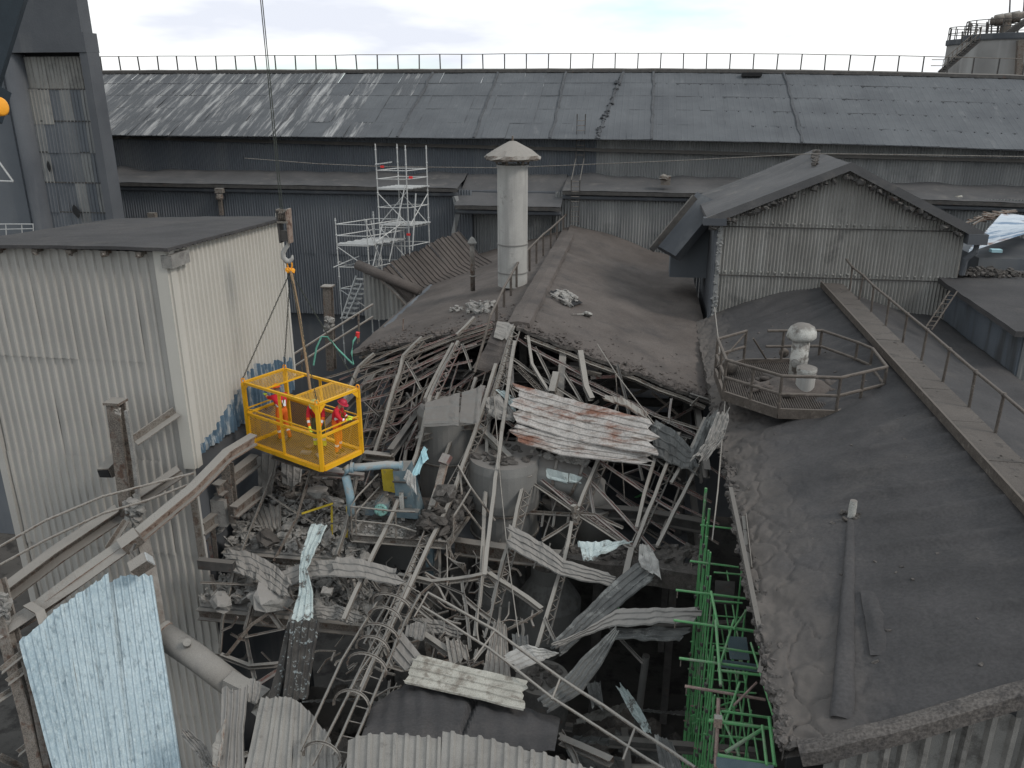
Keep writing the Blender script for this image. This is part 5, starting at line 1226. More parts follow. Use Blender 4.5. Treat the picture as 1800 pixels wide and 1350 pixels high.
stand = {'pelvis': (0, 0, .93), 'waist': (.0, 0, 1.06), 'chest': (.02, 0, 1.30), 'neck': (.03, 0, 1.48), 'head': (.06, 0, 1.60), 'crown': (.07, 0, 1.70)}
for s, k in (('l', 1), ('r', -1)):
    stand.update({'sh' + s: (.02, .19 * k, 1.40), 'el' + s: (.02, .24 * k, 1.13), 'wr' + s: (.16, .23 * k, .95), 'ha' + s: (.22, .22 * k, .92), 'hi' + s: (0, .10 * k, .88), 'kn' + s: (.03, .12 * k, .50), 'an' + s: (-.02, .13 * k, .09), 'to' + s: (.14, .15 * k, .04)})
red = dict(skin='skin', top='suit_red', sleeve='suit_orange', glove='hi_vis', trouser='suit_orange', shin='suit_orange', boot='boot', band='reflective')
def pose(**kw): d = dict(stand); d.update(kw); return d
def bp_(a, b): p = K(a, b, .06); return p
fa = lambda v: math.atan2(v.y, v.x)
person('worker in orange helmet and red jacket reaching out at the left of the basket', bp_(.80, .50), fa(ex + ey * .15),
       pose(shl=(.05, .19, 1.41), ell=(.30, .20, 1.32), wrl=(.52, .16, 1.34), hal=(.60, .15, 1.36), shr=(.05, -.19, 1.38), elr=(.26, -.2, 1.18), wrr=(.50, -.17, 1.14), har=(.58, -.16, 1.13), chest=(.06, 0, 1.30), neck=(.09, 0, 1.48), head=(.14, 0, 1.59), crown=(.17, 0, 1.69), anr=(-.16, -.12, .10), tor=(-.02, -.14, .04)), red, 'helmet_orange')
person('worker in green helmet bending forward in the middle of the basket', bp_(.36, .62), fa(-ex * .6 - ey * .8),
       pose(waist=(.03, 0, 1.05), chest=(.14, 0, 1.27), neck=(.22, 0, 1.42), head=(.31, 0, 1.50), crown=(.37, 0, 1.58), shl=(.16, .19, 1.34), shr=(.16, -.19, 1.34), ell=(.26, .22, 1.08), elr=(.28, -.22, 1.08), wrl=(.48, .14, .85), wrr=(.5, -.14, .86), hal=(.53, .1, .80), har=(.55, -.1, .81), anl=(.06, .16, .09), tol=(.2, .2, .04)),
       dict(red, top='suit_red', sleeve='suit_orange', trouser='suit_green', shin='hi_vis'), 'helmet_green')
person('worker in dark red helmet and red jacket leaning at the right rail of the basket', bp_(.13, .66), fa(-ex + ey * .5),
       pose(shl=(.06, .19, 1.38), ell=(.16, .24, 1.12), wrl=(.32, .18, 1.06), hal=(.38, .16, 1.09), shr=(.06, -.19, 1.38), elr=(.2, -.2, 1.14), wrr=(.38, -.12, 1.12), har=(.44, -.1, 1.14), chest=(.07, 0, 1.28), neck=(.12, 0, 1.45), head=(.20, 0, 1.54), crown=(.25, 0, 1.63)),
       dict(red, sleeve='suit_red'), 'helmet_red')

# ---------------------------------------------------------------- collapsed roof area
_YT = [(400, 33), (540, 29.2), (570, 28.3), (700, 26.0), (800, 24.3), (900, 22.3), (1000, 20.3), (1100, 18.3), (1200, 16.6), (1350, 14.2), (1500, 12.2)]
def YF(y, off=0):
    for (a, A), (b, B) in zip(_YT, _YT[1:]):
        if y <= b: return lerp(A, B, (y - a) / (b - a)) + off
    return 12 + off
def Q(x, y, off=0): return P(x, y, YF(y, off))
rc_ = random.Random(77)
def member(parent, pts, kind, w, m, off=0, name='bar', h=None, wob=.0):
    """bent steel member through picture points resting on the sagging frame surface"""
    V = [Q(*p[:2], off + (p[2] if len(p) > 2 else 0)) for p in pts]
    if wob:
        W = [V[0]]
        for a, b in zip(V, V[1:]):
            n = max(2, int((b - a).length / .6))
            for k in range(1, n + 1): W.append(lerp(a, b, k / n) + Vector((rc_.uniform(-1, 1), rc_.uniform(-1, 1), rc_.uniform(-1, 1))) * wob * (k < n))
        V = W
    mb = MB()
    if kind == 'tube': mb.tube(V, w / 2, 8)
    else: mb.prof(V, SEC(kind, w, h))
    return mb.build(name, M[m], parent)
fl = thing('collapsed_roof_frame', 'sagging left side of the collapsed roof frame beside the basket', 'roof frame', Q(720, 700))
for pts in ([(834, 558), (803, 589)], [(806, 600), (775, 655), (757, 694)], [(797, 604), (772, 650), (752, 690), (744, 715)], [(757, 694), (740, 735), (719, 776)], [(772, 690), (752, 735), (733, 775)], [(716, 778), (711, 812), (698, 845)],
            [(742, 593), (709, 626), (702, 656), (658, 798)], [(658, 622), (630, 646), (604, 708), (592, 740)], [(904, 574), (872, 684), (860, 740), (853, 812), (850, 930), (851, 1000), (835, 1120)],
            [(837, 664), (822, 712), (800, 760), (783, 802)], [(783, 802), (766, 862), (752, 905), (738, 960), (712, 1030), (680, 1110)]):
    member(fl, pts, 'U', .105, 'steel_light', name='purlin', wob=.02)
for pts in ([(872, 640), (835, 760), (792, 880), (742, 985), (690, 1095), (636, 1210)], [(757, 696), (732, 800), (690, 905), (640, 1010), (604, 1090)], [(905, 600), (882, 760), (864, 900), (852, 1012)]): member(fl, pts, 'U', .11, 'steel_light', name='purlin', off=-.7, wob=.015)
member(fl, [(850, 680), (832, 738)], 'I', .2, 'steel_red', name='purlin')
for pts, m in (([(636, 674), (708, 655), (788, 620), (838, 604)], 'steel_red'), ([(634, 704), (695, 690), (775, 646), (830, 634)], 'steel_red'), ([(638, 727), (706, 714), (760, 672), (772, 668)], 'steel'), ([(638, 757), (700, 744), (748, 702)], 'steel_red'),
               ([(640, 786), (672, 780), (730, 742), (810, 716)], 'steel_red'), ([(634, 646), (704, 631), (808, 591), (866, 574)], 'steel'), ([(590, 690), (640, 662), (700, 640)], 'steel'), ([(560, 668), (620, 650), (690, 618), (760, 590)], 'steel'), ([(713, 634), (740, 684)], 'steel_light'), ([(812, 604), (828, 650)], 'steel_light'), ([(640, 705), (700, 760), (720, 790)], 'steel_dark'), ([(700, 700), (655, 745)], 'steel_dark')):
    member(fl, pts, 'L', .07, m, name='rafter', off=.25, wob=.015)
member(fl, [(732, 774), (796, 752), (836, 748), (866, 776), (898, 808), (930, 842)], 'I', .2, 'steel_light', off=-.2, name='eave_beam', wob=.02)
member(fl, [(740, 790), (800, 768), (835, 758)], 'L', .12, 'steel_red', off=.2, name='eave_beam')
for i in range(6):
    member(fl, [(596 + 9 * i, 668 + 9 * i), (700 + 6 * i, 626 + 8 * i), (800, 588 + 7 * i), (866, 566 + 6 * i)], 'L', .055, 'steel' if i % 2 else 'steel_red', name='sheeting_rail', off=.35 + .15 * i, wob=.012)
for i in range(34):          # long thin truss chords following the fall of the roof
    x = 640 + rc_.random() * 240; y = 600 + (870 - x) * .12 + rc_.random() * 90; l = rc_.uniform(60, 190); k = rc_.uniform(.22, .42)
    member(fl, [(x, y), (x - l * k * .45 + rc_.uniform(-5, 5), y + l * .5), (x - l * k, y + l)], 'L', rc_.uniform(.04, .07), rc_.choice(('steel', 'steel_red', 'steel_red', 'steel_light', 'rust')), off=rc_.uniform(.2, 1.8), name='chord', wob=.012)
for i in range(30):
    x = 636 + rc_.random() * 150; y = 690 + rc_.random() * 110; l = rc_.uniform(50, 150)
    member(fl, [(x, y), (x + l * .5, y - l * .12 + rc_.uniform(-4, 4)), (x + l, y - l * rc_.uniform(.2, .5))], 'L', rc_.uniform(.04, .065), rc_.choice(('steel', 'steel_red', 'steel_dark', 'steel_red')), off=rc_.uniform(.4, 2.2), name='rafter', wob=.012)
mb = csheet([(Q(872, 566), Q(905, 571)), (Q(856, 606), Q(892, 612)), (Q(828, 648), Q(868, 655))], 1, .02, 'low', 8, .10, .3, 5); mb.build('ridge_capping', M['ash_central'], fl)
mb = csheet([(Q(874, 565, -.12), Q(903, 570, -.12)), (Q(868, 590, -.12), Q(890, 598, -.12))], 1, .02, 'low', 8, .06, .2, 6); mb.build('ridge_capping', M['concrete'], fl)
for k in range(34):           # deeper braces seen through the frame
    x = rc_.uniform(640, 830); y = rc_.uniform(640, 780)
    member(fl, [(x, y), (x + rc_.uniform(-60, 60), y + rc_.uniform(-35, 35))], rc_.choice(('L', 'U')), rc_.uniform(.06, .12), rc_.choice(('steel_dark', 'steel_dark', 'steel', 'steel_red')), off=rc_.uniform(.8, 3.0), name='brace')
fr = thing('collapsed_roof_frame', 'fallen right side of the collapsed roof frame below the broken ridge', 'roof frame', Q(1040, 850))
for pts in ([(1194, 761), (1183, 789), (1114, 964)], [(1155, 794), (1133, 867), (1119, 928)], [(1228, 817), (1200, 872), (1155, 961)], [(1055, 800), (1036, 845), (1017, 892)], [(1005, 918), (992, 985), (968, 1060), (944, 1139)], [(936, 792), (922, 833), (903, 928), (884, 985), (866, 1060)], [(858, 720), (852, 900), (846, 1010)], [(928, 590), (935, 640), (965, 690)], [(1240, 735), (1210, 800), (1180, 850)]):
    member(fr, pts, 'U', .10, 'steel_light' if pts[0][0] < 1150 else 'steel', name='purlin', wob=.02)
for pts, m in (([(905, 592), (928, 608), (1025, 660)], 'steel_red'), ([(893, 625), (928, 650), (1025, 711)], 'steel_light'), ([(868, 660), (915, 690), (960, 712)], 'steel_light'), ([(1000, 664), (1064, 696), (1136, 728)], 'steel_red'), ([(1038, 800), (1136, 867), (1194, 903)], 'steel_red'),
               ([(886, 792), (917, 820), (939, 833), (1003, 886)], 'steel_red'), ([(922, 840), (1005, 896)], 'steel_light'), ([(1017, 905), (1078, 944), (1120, 970)], 'steel_light'), ([(1036, 853), (1044, 903), (1111, 958)], 'steel_red'), ([(1039, 847), (1119, 933), (1150, 968)], 'steel_red'), ([(960, 798), (1040, 842)], 'steel_red'),
               ([(953, 950), (1005, 917)], 'steel'), ([(1017, 903), (1048, 905), (1095, 928)], 'steel'), ([(992, 656), (1025, 711)], 'steel_light'), ([(1092, 697), (1078, 728)], 'steel_light'), ([(1180, 700), (1175, 744)], 'steel_red'), ([(845, 705), (880, 735), (910, 755)], 'steel_red'), ([(1150, 730), (1230, 755), (1290, 762)], 'steel'), ([(1148, 752), (1215, 770)], 'steel_dark'), ([(1085, 640), (1100, 700), (1110, 760)], 'steel_dark'), ([(880, 640), (905, 700)], 'steel'), ([(940, 610), (965, 660), (978, 700)], 'steel')):
    member(fr, pts, 'L', .075, m, name='rafter', off=.15, wob=.015)
member(fr, [(833, 744), (870, 784), (911, 831)], 'I', .17, 'sheet_yellow', off=-.1, name='rafter')
member(fr, [(978, 656), (970, 690)], 'U', .22, 'steel_light', name='post'); member(fr, [(990, 620), (984, 700), (982, 740)], 'I', .24, 'steel', off=.6, name='post'); member(fr, [(1020, 618), (1030, 680), (1040, 702)], 'U', .18, 'steel_light', name='post')
member(fr, [(894, 578), (897, 680)], 'I', .26, 'steel_red', off=.8, name='post')
mb = MB(); c = Q(1011, 905, -.15)
for k in range(5): mb.box(c + Vector((rc_.uniform(-.06, .06), 0, .11 * (k - 2))), (.16, .16, .2), __import__('mathutils').Euler((rc_.uniform(-.4, .4), rc_.uniform(-.4, .4), k)).to_matrix())
mb.build('gusset_node', M['steel_light'], fr)
for i in range(20):
    x = 890 + rc_.random() * 240; y = 720 + rc_.random() * 180; l = rc_.uniform(60, 200); k = rc_.uniform(.5, .85)
    member(fr, [(x, y), (x + l * .5, y + l * .5 * k + rc_.uniform(-5, 5)), (x + l, y + l * k)], 'L', rc_.uniform(.04, .07), rc_.choice(('steel', 'steel_red', 'steel_red', 'steel_dark', 'rust')), off=rc_.uniform(1.2, 3.5), name='chord', wob=.014)
for i in range(22):
    x = 860 + rc_.random() * 360; y = 690 + rc_.random() * 180; l = rc_.uniform(60, 200); k = rc_.uniform(.25, .45)
    member(fr, [(x, y), (x - l * k * .5 + rc_.uniform(-4, 4), y + l * .5), (x - l * k, y + l)], 'L', rc_.uniform(.04, .075), rc_.choice(('steel', 'steel', 'steel_red', 'steel_dark', 'steel_dark')), off=rc_.uniform(1.0, 3.5), name='chord', wob=.014)
for k in range(60):           # dark roof bracing inside, under the standing part of the roof
    x = rc_.uniform(880, 1240); y = rc_.uniform(610, 860) ; y = max(y, 600 + (x - 900) * .3)
    member(fr, [(x, y), (x + rc_.uniform(-70, 70), y + rc_.uniform(-50, 50))], rc_.choice(('L', 'U', 'L')), rc_.uniform(.06, .13), rc_.choice(('steel_dark', 'steel_dark', 'steel', 'steel_red')), off=rc_.uniform(1.0, 4.5), name='brace')
def truss(parent, pts, sep, off, m='steel'):
    '''thin lattice girder: two chords and zigzag lacing'''
    A = [Q(*p, off) for p in pts]; B = [Q(p[0] + sep, p[1] + sep * .15, off + .15) for p in pts]
    for V in (A, B): mb = MB(); mb.prof(V, SEC('L', .055)); mb.build('chord', M[m], parent)
    mb = MB()
    for i in range(len(A) - 1):
        n = max(3, int((A[i + 1] - A[i]).length / .32))
        for k in range(n):
            a = lerp(A[i], A[i + 1], k / n); b = lerp(B[i], B[i + 1], (k + .5) / n); c = lerp(A[i], A[i + 1], (k + 1) / n)
            mb.prof([a, b], SEC('box', .028)); mb.prof([b, c], SEC('box', .028))
    mb.build('lacing', M[m], parent)
for pts, sep, off, m in (([(898, 580), (862, 700), (815, 800), (760, 900), (690, 1060), (610, 1220)], 15, -.6, 'steel'), ([(800, 606), (756, 700), (712, 790)], 11, -.1, 'steel_red'), ([(745, 600), (712, 640), (662, 790)], 11, .3, 'steel'), ([(690, 632), (660, 690), (640, 760)], 10, .6, 'steel_red')): truss(fl, pts, sep, off, m)
for pts, sep, off, m in (([(940, 790), (905, 925), (868, 1062)], 12, .1, 'steel'), ([(1060, 800), (1000, 935), (950, 1130)], 12, .3, 'steel'), ([(1196, 765), (1150, 870), (1100, 975)], 12, .4, 'steel'), ([(915, 600), (1000, 655), (1120, 715), (1230, 770)], 10, 1.2, 'steel_red'), ([(870, 770), (960, 850), (1060, 930), (1140, 990)], 11, .5, 'steel_red'), ([(900, 640), (960, 700), (1010, 760)], 10, .9, 'steel')): truss(fr, pts, sep, off, m)
fb = thing('tangled_front_frame', 'tangle of bent steel members in front of the dark pit', 'roof frame', Q(850, 1060))
for pts, kd, w, m in (([(700, 1012), (760, 1024), (800, 1020), (859, 1009)], 'I', .17, 'steel_light'), ([(859, 1009), (900, 1035), (952, 1072)], 'I', .17, 'steel_light'), ([(952, 1072), (889, 1106)], 'L', .1, 'steel_light'), ([(957, 1085), (975, 1125)], 'L', .09, 'steel'), ([(812, 1022), (818, 1060), (826, 1140)], 'L', .1, 'steel'), ([(760, 1024), (735, 1046), (712, 1098)], 'L', .12, 'steel'),
                      ([(785, 920), (786, 1030)], 'tube', .05, 'steel'), ([(815, 1050), (870, 1095)], 'L', .12, 'steel'), ([(850, 960), (845, 1040), (838, 1100), (842, 1130)], 'tube', .06, 'steel'), ([(884, 985), (852, 1120)], 'L', .1, 'steel'), ([(838, 1140), (832, 1162), (855, 1135)], 'L', .1, 'steel_light'), ([(805, 1130), (800, 1165)], 'L', .1, 'steel'), ([(735, 1110), (790, 1148)], 'U', .2, 'steel_light'),
                      ([(700, 1030), (712, 1050), (760, 1090)], 'L', .1, 'steel'), ([(690, 1040), (672, 1075), (640, 1130)], 'L', .12, 'steel'), ([(640, 1080), (665, 1110), (690, 1170)], 'L', .1, 'steel_light'), ([(540, 1020), (520, 1060), (505, 1100)], 'L', .09, 'steel_light'), ([(602, 1000), (617, 1060)], 'L', .09, 'steel_light'), ([(626, 1020), (640, 1050)], 'L', .08, 'steel'), ([(655, 1020), (668, 1038)], 'L', .08, 'steel'),
                      ([(1110, 965), (1100, 1010), (1090, 1050)], 'U', .2, 'steel'), ([(1060, 1090), (1130, 1165)], 'L', .08, 'steel_dark'), ([(985, 1300), (1075, 1340)], 'U', .22, 'steel'), ([(985, 1285), (1010, 1330), (1020, 1355)], 'L', .12, 'steel')):
    member(fb, pts, kd, w * .82, m, name='twisted_member', wob=.02, off=-.1)
for k in range(190):
    x = rc_.gauss(725, 90); y = rc_.uniform(985, 1215); a = rc_.uniform(0, 6.3); l = rc_.uniform(15, 60)
    if not 560 < x < 960: continue
    member(fb, [(x, y), (x + l * .5 * math.cos(a) + rc_.uniform(-6, 6), y + l * .5 * math.sin(a) + rc_.uniform(-6, 6)), (x + l * math.cos(a), y + l * math.sin(a))], rc_.choice(('L', 'L', 'tube', 'L')), rc_.uniform(.03, .085), rc_.choice(('steel', 'steel_light', 'steel', 'steel_dark', 'rust')), off=rc_.uniform(-.2, 1.6), name='twisted_bar')
# loose sheets: each its own thing
def sheet(label, rows, ribs, m, off=0, seed=1, crumple=.06, rag=.35, depth=.035, nl=10, kind='low', name='corrugated_sheet', thick=.012):
    V = [(Q(*a[:2], off + (a[2] if len(a) > 2 else 0)), Q(*b[:2], off + (b[2] if len(b) > 2 else 0))) for a, b in rows]
    o = csheet(V, ribs, depth, kind, nl, crumple, rag, seed).build(name, M[m], label=label, cat='metal sheet')
    s = o.modifiers.new('thickness', 'SOLIDIFY'); s.thickness = thick; s.offset = 0
    return o
sheet('large rusty white corrugated sheet hanging below the broken ridge', [((905, 674), (903, 742)), ((1020, 706), (1015, 776)), ((1146, 738, -.2), (1148, 800, -.2))], 6, 'sheet_rust', -.9, 1, .09, .8)
sheet('lower strip of rusty white corrugated sheet under the large rusty one', [((902, 745), (905, 776)), ((1010, 772), (985, 800)), ((1150, 795), (1138, 818))], 4, 'sheet_rust', -.85, 2, .07, .7)
sheet('narrow rust edged strip sticking up behind the large rusty sheet', [((1064, 694), (1066, 704)), ((1100, 702), (1100, 716)), ((1140, 726), (1138, 738))], 1, 'rust', -.6, 3, .08, .4)
sheet('dark crumpled sheet end at the right of the rusty sheet', [((1150, 735), (1145, 800)), ((1190, 760), (1180, 815)), ((1225, 800), (1215, 830))], 4, 'sheet_dark', -.2, 4, .16, .5)
sheet('curled grey cladding sheet left of the large rusty sheet', [((851, 700), (852, 720)), ((878, 694, -.2), (868, 735, -.2)), ((902, 722), (905, 742))], 2, 'sheet', -.6, 5, .10, .3, .03, kind='sine')
sheet('pale sheet strip between ridge plank and rusty sheet', [((872, 686), (882, 684)), ((890, 704), (905, 700)), ((905, 728), (908, 735))], 2, 'sheet_pale', -.6, 6, .06, .3)
sheet('bundle of grey sheet ends below the octagonal platform', [((1262, 722), (1282, 735)), ((1238, 780), (1272, 770)), ((1215, 808), (1250, 800))], 5, 'sheet', -3.6, 7, .12, .8)
sheet('dark folded sheet beside the sheet ends below the platform', [((1240, 735), (1262, 724)), ((1225, 770), (1245, 780)), ((1212, 805), (1228, 806))], 3, 'sheet_dark', -3.2, 8, .12, .5)
sheet('bent grey corrugated sheet sagging across the middle hoppers', [((897, 922), (893, 962)), ((950, 952), (945, 990)), ((994, 985), (985, 1012)), ((1075, 1008), (1068, 1032))], 4, 'sheet', -.5, 9, .08, .5)
sheet('torn white scrap of sheet on the black beam at centre', [((1015, 950), (1024, 985)), ((1050, 952), (1042, 984)), ((1102, 950), (1098, 958))], 2, 'sheet_pale', -.4, 10, .14, .5, .03)
sheet('crumpled pale sheet top of the long twisted strip', [((1125, 955), (1140, 960)), ((1122, 985), (1158, 990)), ((1130, 1000), (1162, 1020))], 3, 'chimney', -.7, 11, .16, .4)
sheet('long dark twisted sheet strip running down to the left', [((1122, 988), (1152, 1014)), ((1060, 1040), (1088, 1066)), ((1010, 1090), (1035, 1110)), ((972, 1128), (988, 1152))], 4, 'sheet_dark', -.6, 12, .07, .4)
sheet('grey bent sheet reaching right towards the green scaffold', [((1228, 1068), (1224, 1094)), ((1150, 1068), (1145, 1098)), ((1085, 1070), (1075, 1102)), ((1030, 1105), (1025, 1118)), ((975, 1130), (982, 1138))], 3, 'sheet', -.9, 13, .07, .4)
sheet('lowest dark sheet of the three reaching the green scaffold', [((1208, 1104), (1200, 1126)), ((1140, 1104), (1130, 1126)), ((1082, 1104), (1070, 1124))], 3, 'sheet_dark', -.6, 14, .08, .6)
sheet('curved ribbed light edged sheet falling into the dark pit', [((1078, 1106), (1088, 1110)), ((1030, 1150), (1056, 1170)), ((985, 1200), (1022, 1218)), ((942, 1232), (966, 1252))], 4, 'sheet_dark', -1.2, 15, .04, .3, .05)
sheet('short pale curved sheet under the fallen handrail', [((885, 1152), (912, 1178)), ((920, 1134), (945, 1165)), ((955, 1140), (965, 1156)), ((980, 1148), (978, 1150))], 4, 'chimney', -.9, 16, .05, .3)
sheet('yellowish pale corrugated sheet lying above the black roof piece', [((736, 1150), (708, 1200)), ((830, 1174), (815, 1224)), ((926, 1196), (922, 1250))], 4, 'sheet_yellow', -1.3, 17, .03, .25, .035)
sheet('grey ribbed sheet joining the yellowish sheet at its left end', [((702, 1104), (684, 1150)), ((740, 1152), (712, 1182))], 3, 'sheet', -1.2, 18, .05, .3, .05)
sheet('folded ribbed sheet hung over a beam at centre', [((715, 1098), (750, 1096)), ((712, 1118), (745, 1128))], 4, 'sheet', -.6, 19, .05, .2)
sheet('small torn ribbed sheet hanging behind the fallen handrail', [((783, 1122), (820, 1132)), ((790, 1165), (826, 1160))], 4, 'steel', -.3, 20, .06, .6)
sheet('layered grey sheets crushed below the machine platform', [((725, 1085), (730, 1110)), ((770, 1090), (775, 1115)), ((812, 1108), (805, 1122))], 3, 'sheet', .2, 21, .1, .5)
sheet('broad dark bent plank sheet at centre below the handrail', [((868, 1092), (890, 1100)), ((855, 1150), (895, 1160)), ((845, 1200), (900, 1215))], 5, 'steel', -.2, 22, .08, .3)
sheet('short ribbed scrap standing behind the pale curved sheet', [((900, 1118), (928, 1116)), ((902, 1145), (930, 1146))], 3, 'sheet_dark', -.3, 23, .05, .5)
sheet('blue grey streaked sheet low in the dark pit', [((1082, 1205), (1105, 1215)), ((1110, 1255), (1128, 1250)), ((1135, 1290), (1145, 1285))], 3, 'sheet_pale', 2.0, 24, .1, .4)
sheet('dark ribbed sheet at the bottom of the pit by the scaffold', [((1150, 1290), (1180, 1300)), ((1160, 1350), (1200, 1352))], 4, 'sheet_dark', -.4, 25, .08, .6)
sheet('crumpled dark sheet hanging left in the pit', [((1030, 1200), (1055, 1195)), ((1040, 1240), (1062, 1250))], 3, 'sheet_dark', 1.5, 26, .12, .5)
# sheets left of centre
sheet('pale blue twisted sheet strip standing on the rubble ledge', [((548, 920), (575, 925)), ((530, 970), (552, 975)), ((526, 1000), (540, 1000)), ((526, 1040), (550, 1040)), ((510, 1092), (550, 1092))], 3, 'sheet_pale', -1.0, 30, .06, .35, .04)
sheet('black weathered sheet hanging below the pale blue strip', [((511, 1090), (562, 1092)), ((505, 1160), (550, 1165)), ((496, 1232), (540, 1232))], 4, 'sheet_black', -1.2, 31, .05, .2, .05)
sheet('dark narrow sheet edge left of the black weathered sheet', [((506, 1095), (512, 1092)), ((485, 1180), (500, 1180)), ((470, 1232), (490, 1230))], 1, 'sheet_black', -1.0, 32, .05, .2)
sheet('crushed grey sheet draped over the upper ledge at left', [((396, 966), (404, 1002)), ((440, 970), (445, 1018)), ((480, 990), (475, 1036)), ((512, 1022), (502, 1052))], 4, 'sheet', -.8, 33, .14, .5)
sheet('ribbed grey sheet bent around the pale blue strip', [((494, 1004), (500, 1034)), ((540, 985), (545, 1015)), ((590, 984), (594, 1014))], 3, 'sheet', -.7, 34, .08, .3)
sheet('grey ribbed sheet lying along the ledge below the machine platform', [((588, 978), (586, 1014)), ((640, 984), (640, 1018)), ((702, 1002), (698, 1030))], 3, 'sheet', -.9, 35, .08, .5)
sheet('dark crumpled sheet heap on the lower ledge', [((548, 1068), (552, 1090)), ((590, 1062), (596, 1090)), ((635, 1080), (620, 1100))], 4, 'sheet', -.3, 36, .13, .4)
sheet('two hanging ribbed sheets under the basket', [((451, 800), (488, 800)), ((456, 870), (478, 872))], 3, 'steel', -.6, 37, .06, .3)
sheet('tattered sheet curtain right of the hanging ribbed sheets', [((494, 800), (532, 812)), ((496, 850), (528, 850))], 3, 'sheet', .2, 38, .12, .8)
sheet('short ribbed wall sheet beside the rubble tub', [((438, 900), (494, 886)), ((462, 940), (494, 928))], 6, 'steel', -.1, 39, .05, .5)
sheet('tall ribbed grey sheet above the rusty plate at bottom left', [((390, 1208), (436, 1212)), ((388, 1280), (428, 1290)), ((375, 1360), (430, 1362))], 4, 'sheet', -1.4, 40, .05, .5, .05)
sheet('rust brown curled plate at the foot of the ribbed sheet', [((382, 1285), (398, 1270)), ((374, 1320), (388, 1325)), ((374, 1348), (384, 1350))], 1, 'rust', -1.6, 41, .08, .3)
sheet('small grey sheet scrap hooked at the top of the ribbed sheet', [((440, 1192), (460, 1196)), ((436, 1235), (452, 1240))], 2, 'sheet', -1.2, 42, .06, .3)
sheet('ragged sheet tube lying at the bottom left', [((318, 1292), (330, 1282)), ((345, 1325), (362, 1312)), ((360, 1350), (378, 1345))], 4, 'sheet', -1.0, 43, .12, .3)
# bottom foreground roofs
br1 = thing('bowed_roof_sheets', 'bowed grey brown corrugated roof sheets at the bottom edge left of centre', 'roof', Q(520, 1340, -2))
xs_ = [(458, 1226), (490, 1226), (520, 1230), (548, 1254), (575, 1290), (600, 1340)]
xb_ = [(420, 1400), (465, 1400), (510, 1400), (545, 1400), (575, 1400), (604, 1400)]
for k in range(5):
    csheet([(Q(*xs_[k], -1.6), Q(*xs_[k + 1], -1.6)), (Q(*xb_[k], -1.4), Q(*xb_[k + 1], -1.4))], 2, .05, 'trap', 8, .03, .12, 90 + k).build('roof_sheet', M['sheet_beige'], br1)
br2 = thing('lower_roof_sheets', 'row of grey corrugated roof sheets along the bottom edge', 'roof', Q(820, 1345, -2))
top = [(612, 1300), (655, 1290), (700, 1292), (740, 1296), (777, 1300), (778, 1286), (850, 1298), (920, 1316), (985, 1334), (1045, 1354)]
for k in range(9):
    if k == 4: continue
    a, b = top[k], top[k + 1]; n = 2 if k < 4 else 3
    csheet([(Q(*a, -2.2), Q(*b, -2.2)), (Q(a[0] - 8, 1440, -2.4), Q(b[0] - 4, 1440, -2.4))], n, .05, 'trap', 5, .03, .05, 100 + k).build('roof_sheet', M['sheet_beige'], br2)
bk = thing('black_roof_piece', 'sunken black ash covered roof piece at the bottom centre', 'roof', Q(820, 1250, -1))
mb = MB(); c4 = [Q(655, 1240, -1.2), Q(740, 1185, -.8), Q(985, 1262, -.8), Q(975, 1320, -1.8), Q(630, 1310, -2.0)]
def bkf(u, v):
    a = lerp(c4[0], c4[1], min(1, u * 3)) if u < .333 else lerp(c4[1], c4[2], (u - .333) / .667); b = lerp(c4[4], c4[3], u)
    return lerp(a, b, v) + Vector((0, 0, .06 * nz((u * 5, v * 4, 3)) - .16 * math.exp(-((u - .62 + v * .1) / .012) ** 2) + .02 * math.sin(u * 60)))
mb.grid(bkf, 90, 14); mb.build('ash_deck', M['ash'], bk)
for k in range(7):
    u0 = k / 7; a, b = lerp(c4[4], c4[0], k / 7), lerp(c4[4], c4[0], (k + 1) / 7)
    csheet([(a, b), (a - Vector((0, 0, 1.2)), b - Vector((0, 0, 1.2)))], 1, .05, 'trap', 3, .03, .1, 120 + k).build('skirt_sheet', M['sheet_black'], bk)

# ---------------------------------------------------------------- fallen caged ladder and fallen handrail
cl_ = thing('caged_ladder', 'fallen caged ladder with bent hoops lying across the tangle', 'ladder', Q(640, 1200, -1.5))
rails = [[(722, 1012), (690, 1085), (585, 1325)], [(738, 1045), (712, 1090), (660, 1215), (600, 1360)], [(662, 1058), (600, 1160), (527, 1320)], [(690, 1100), (632, 1180), (548, 1345)]]
for r in rails: member(cl_, r, 'L', .065, 'steel_light', off=-1.7, name='cage_strap')
for (cx, cy, rx, ry, a) in ((688, 1062, 34, 16, .3), (668, 1118, 34, 20, .35), (645, 1172, 36, 22, .35), (618, 1240, 32, 26, .4), (566, 1330, 34, 24, .4), (676, 1090, 30, 22, .3), (655, 1140, 30, 20, .35)):
    pts = []
    for k in range(15):
        t = math.pi * (-.15 + 1.25 * k / 14); x = -rx * math.cos(t); y = -ry * math.sin(t); pts.append((cx + x * math.cos(a) - y * math.sin(a), cy + x * math.sin(a) + y * math.cos(a), -.35 * math.sin(t)))
    member(cl_, pts, 'L', .05, 'steel', off=-1.75, name='hoop')
for k in range(12):
    t = k / 11; member(cl_, [(lerp(718, 590, t), lerp(1030, 1320, t)), (lerp(738, 618, t), lerp(1042, 1325, t))], 'tube', .03, 'steel', off=-1.6, name='rung')
fh = thing('fallen_handrail', 'long fallen two pipe handrail slanting down to the bottom right', 'handrail', Q(980, 1200, -1.6))
member(fh, [(752, 1042), (868, 1107), (985, 1192), (1100, 1268), (1222, 1350)], 'tube', .075, 'steel_light', off=-1.5, name='rail', wob=.012)
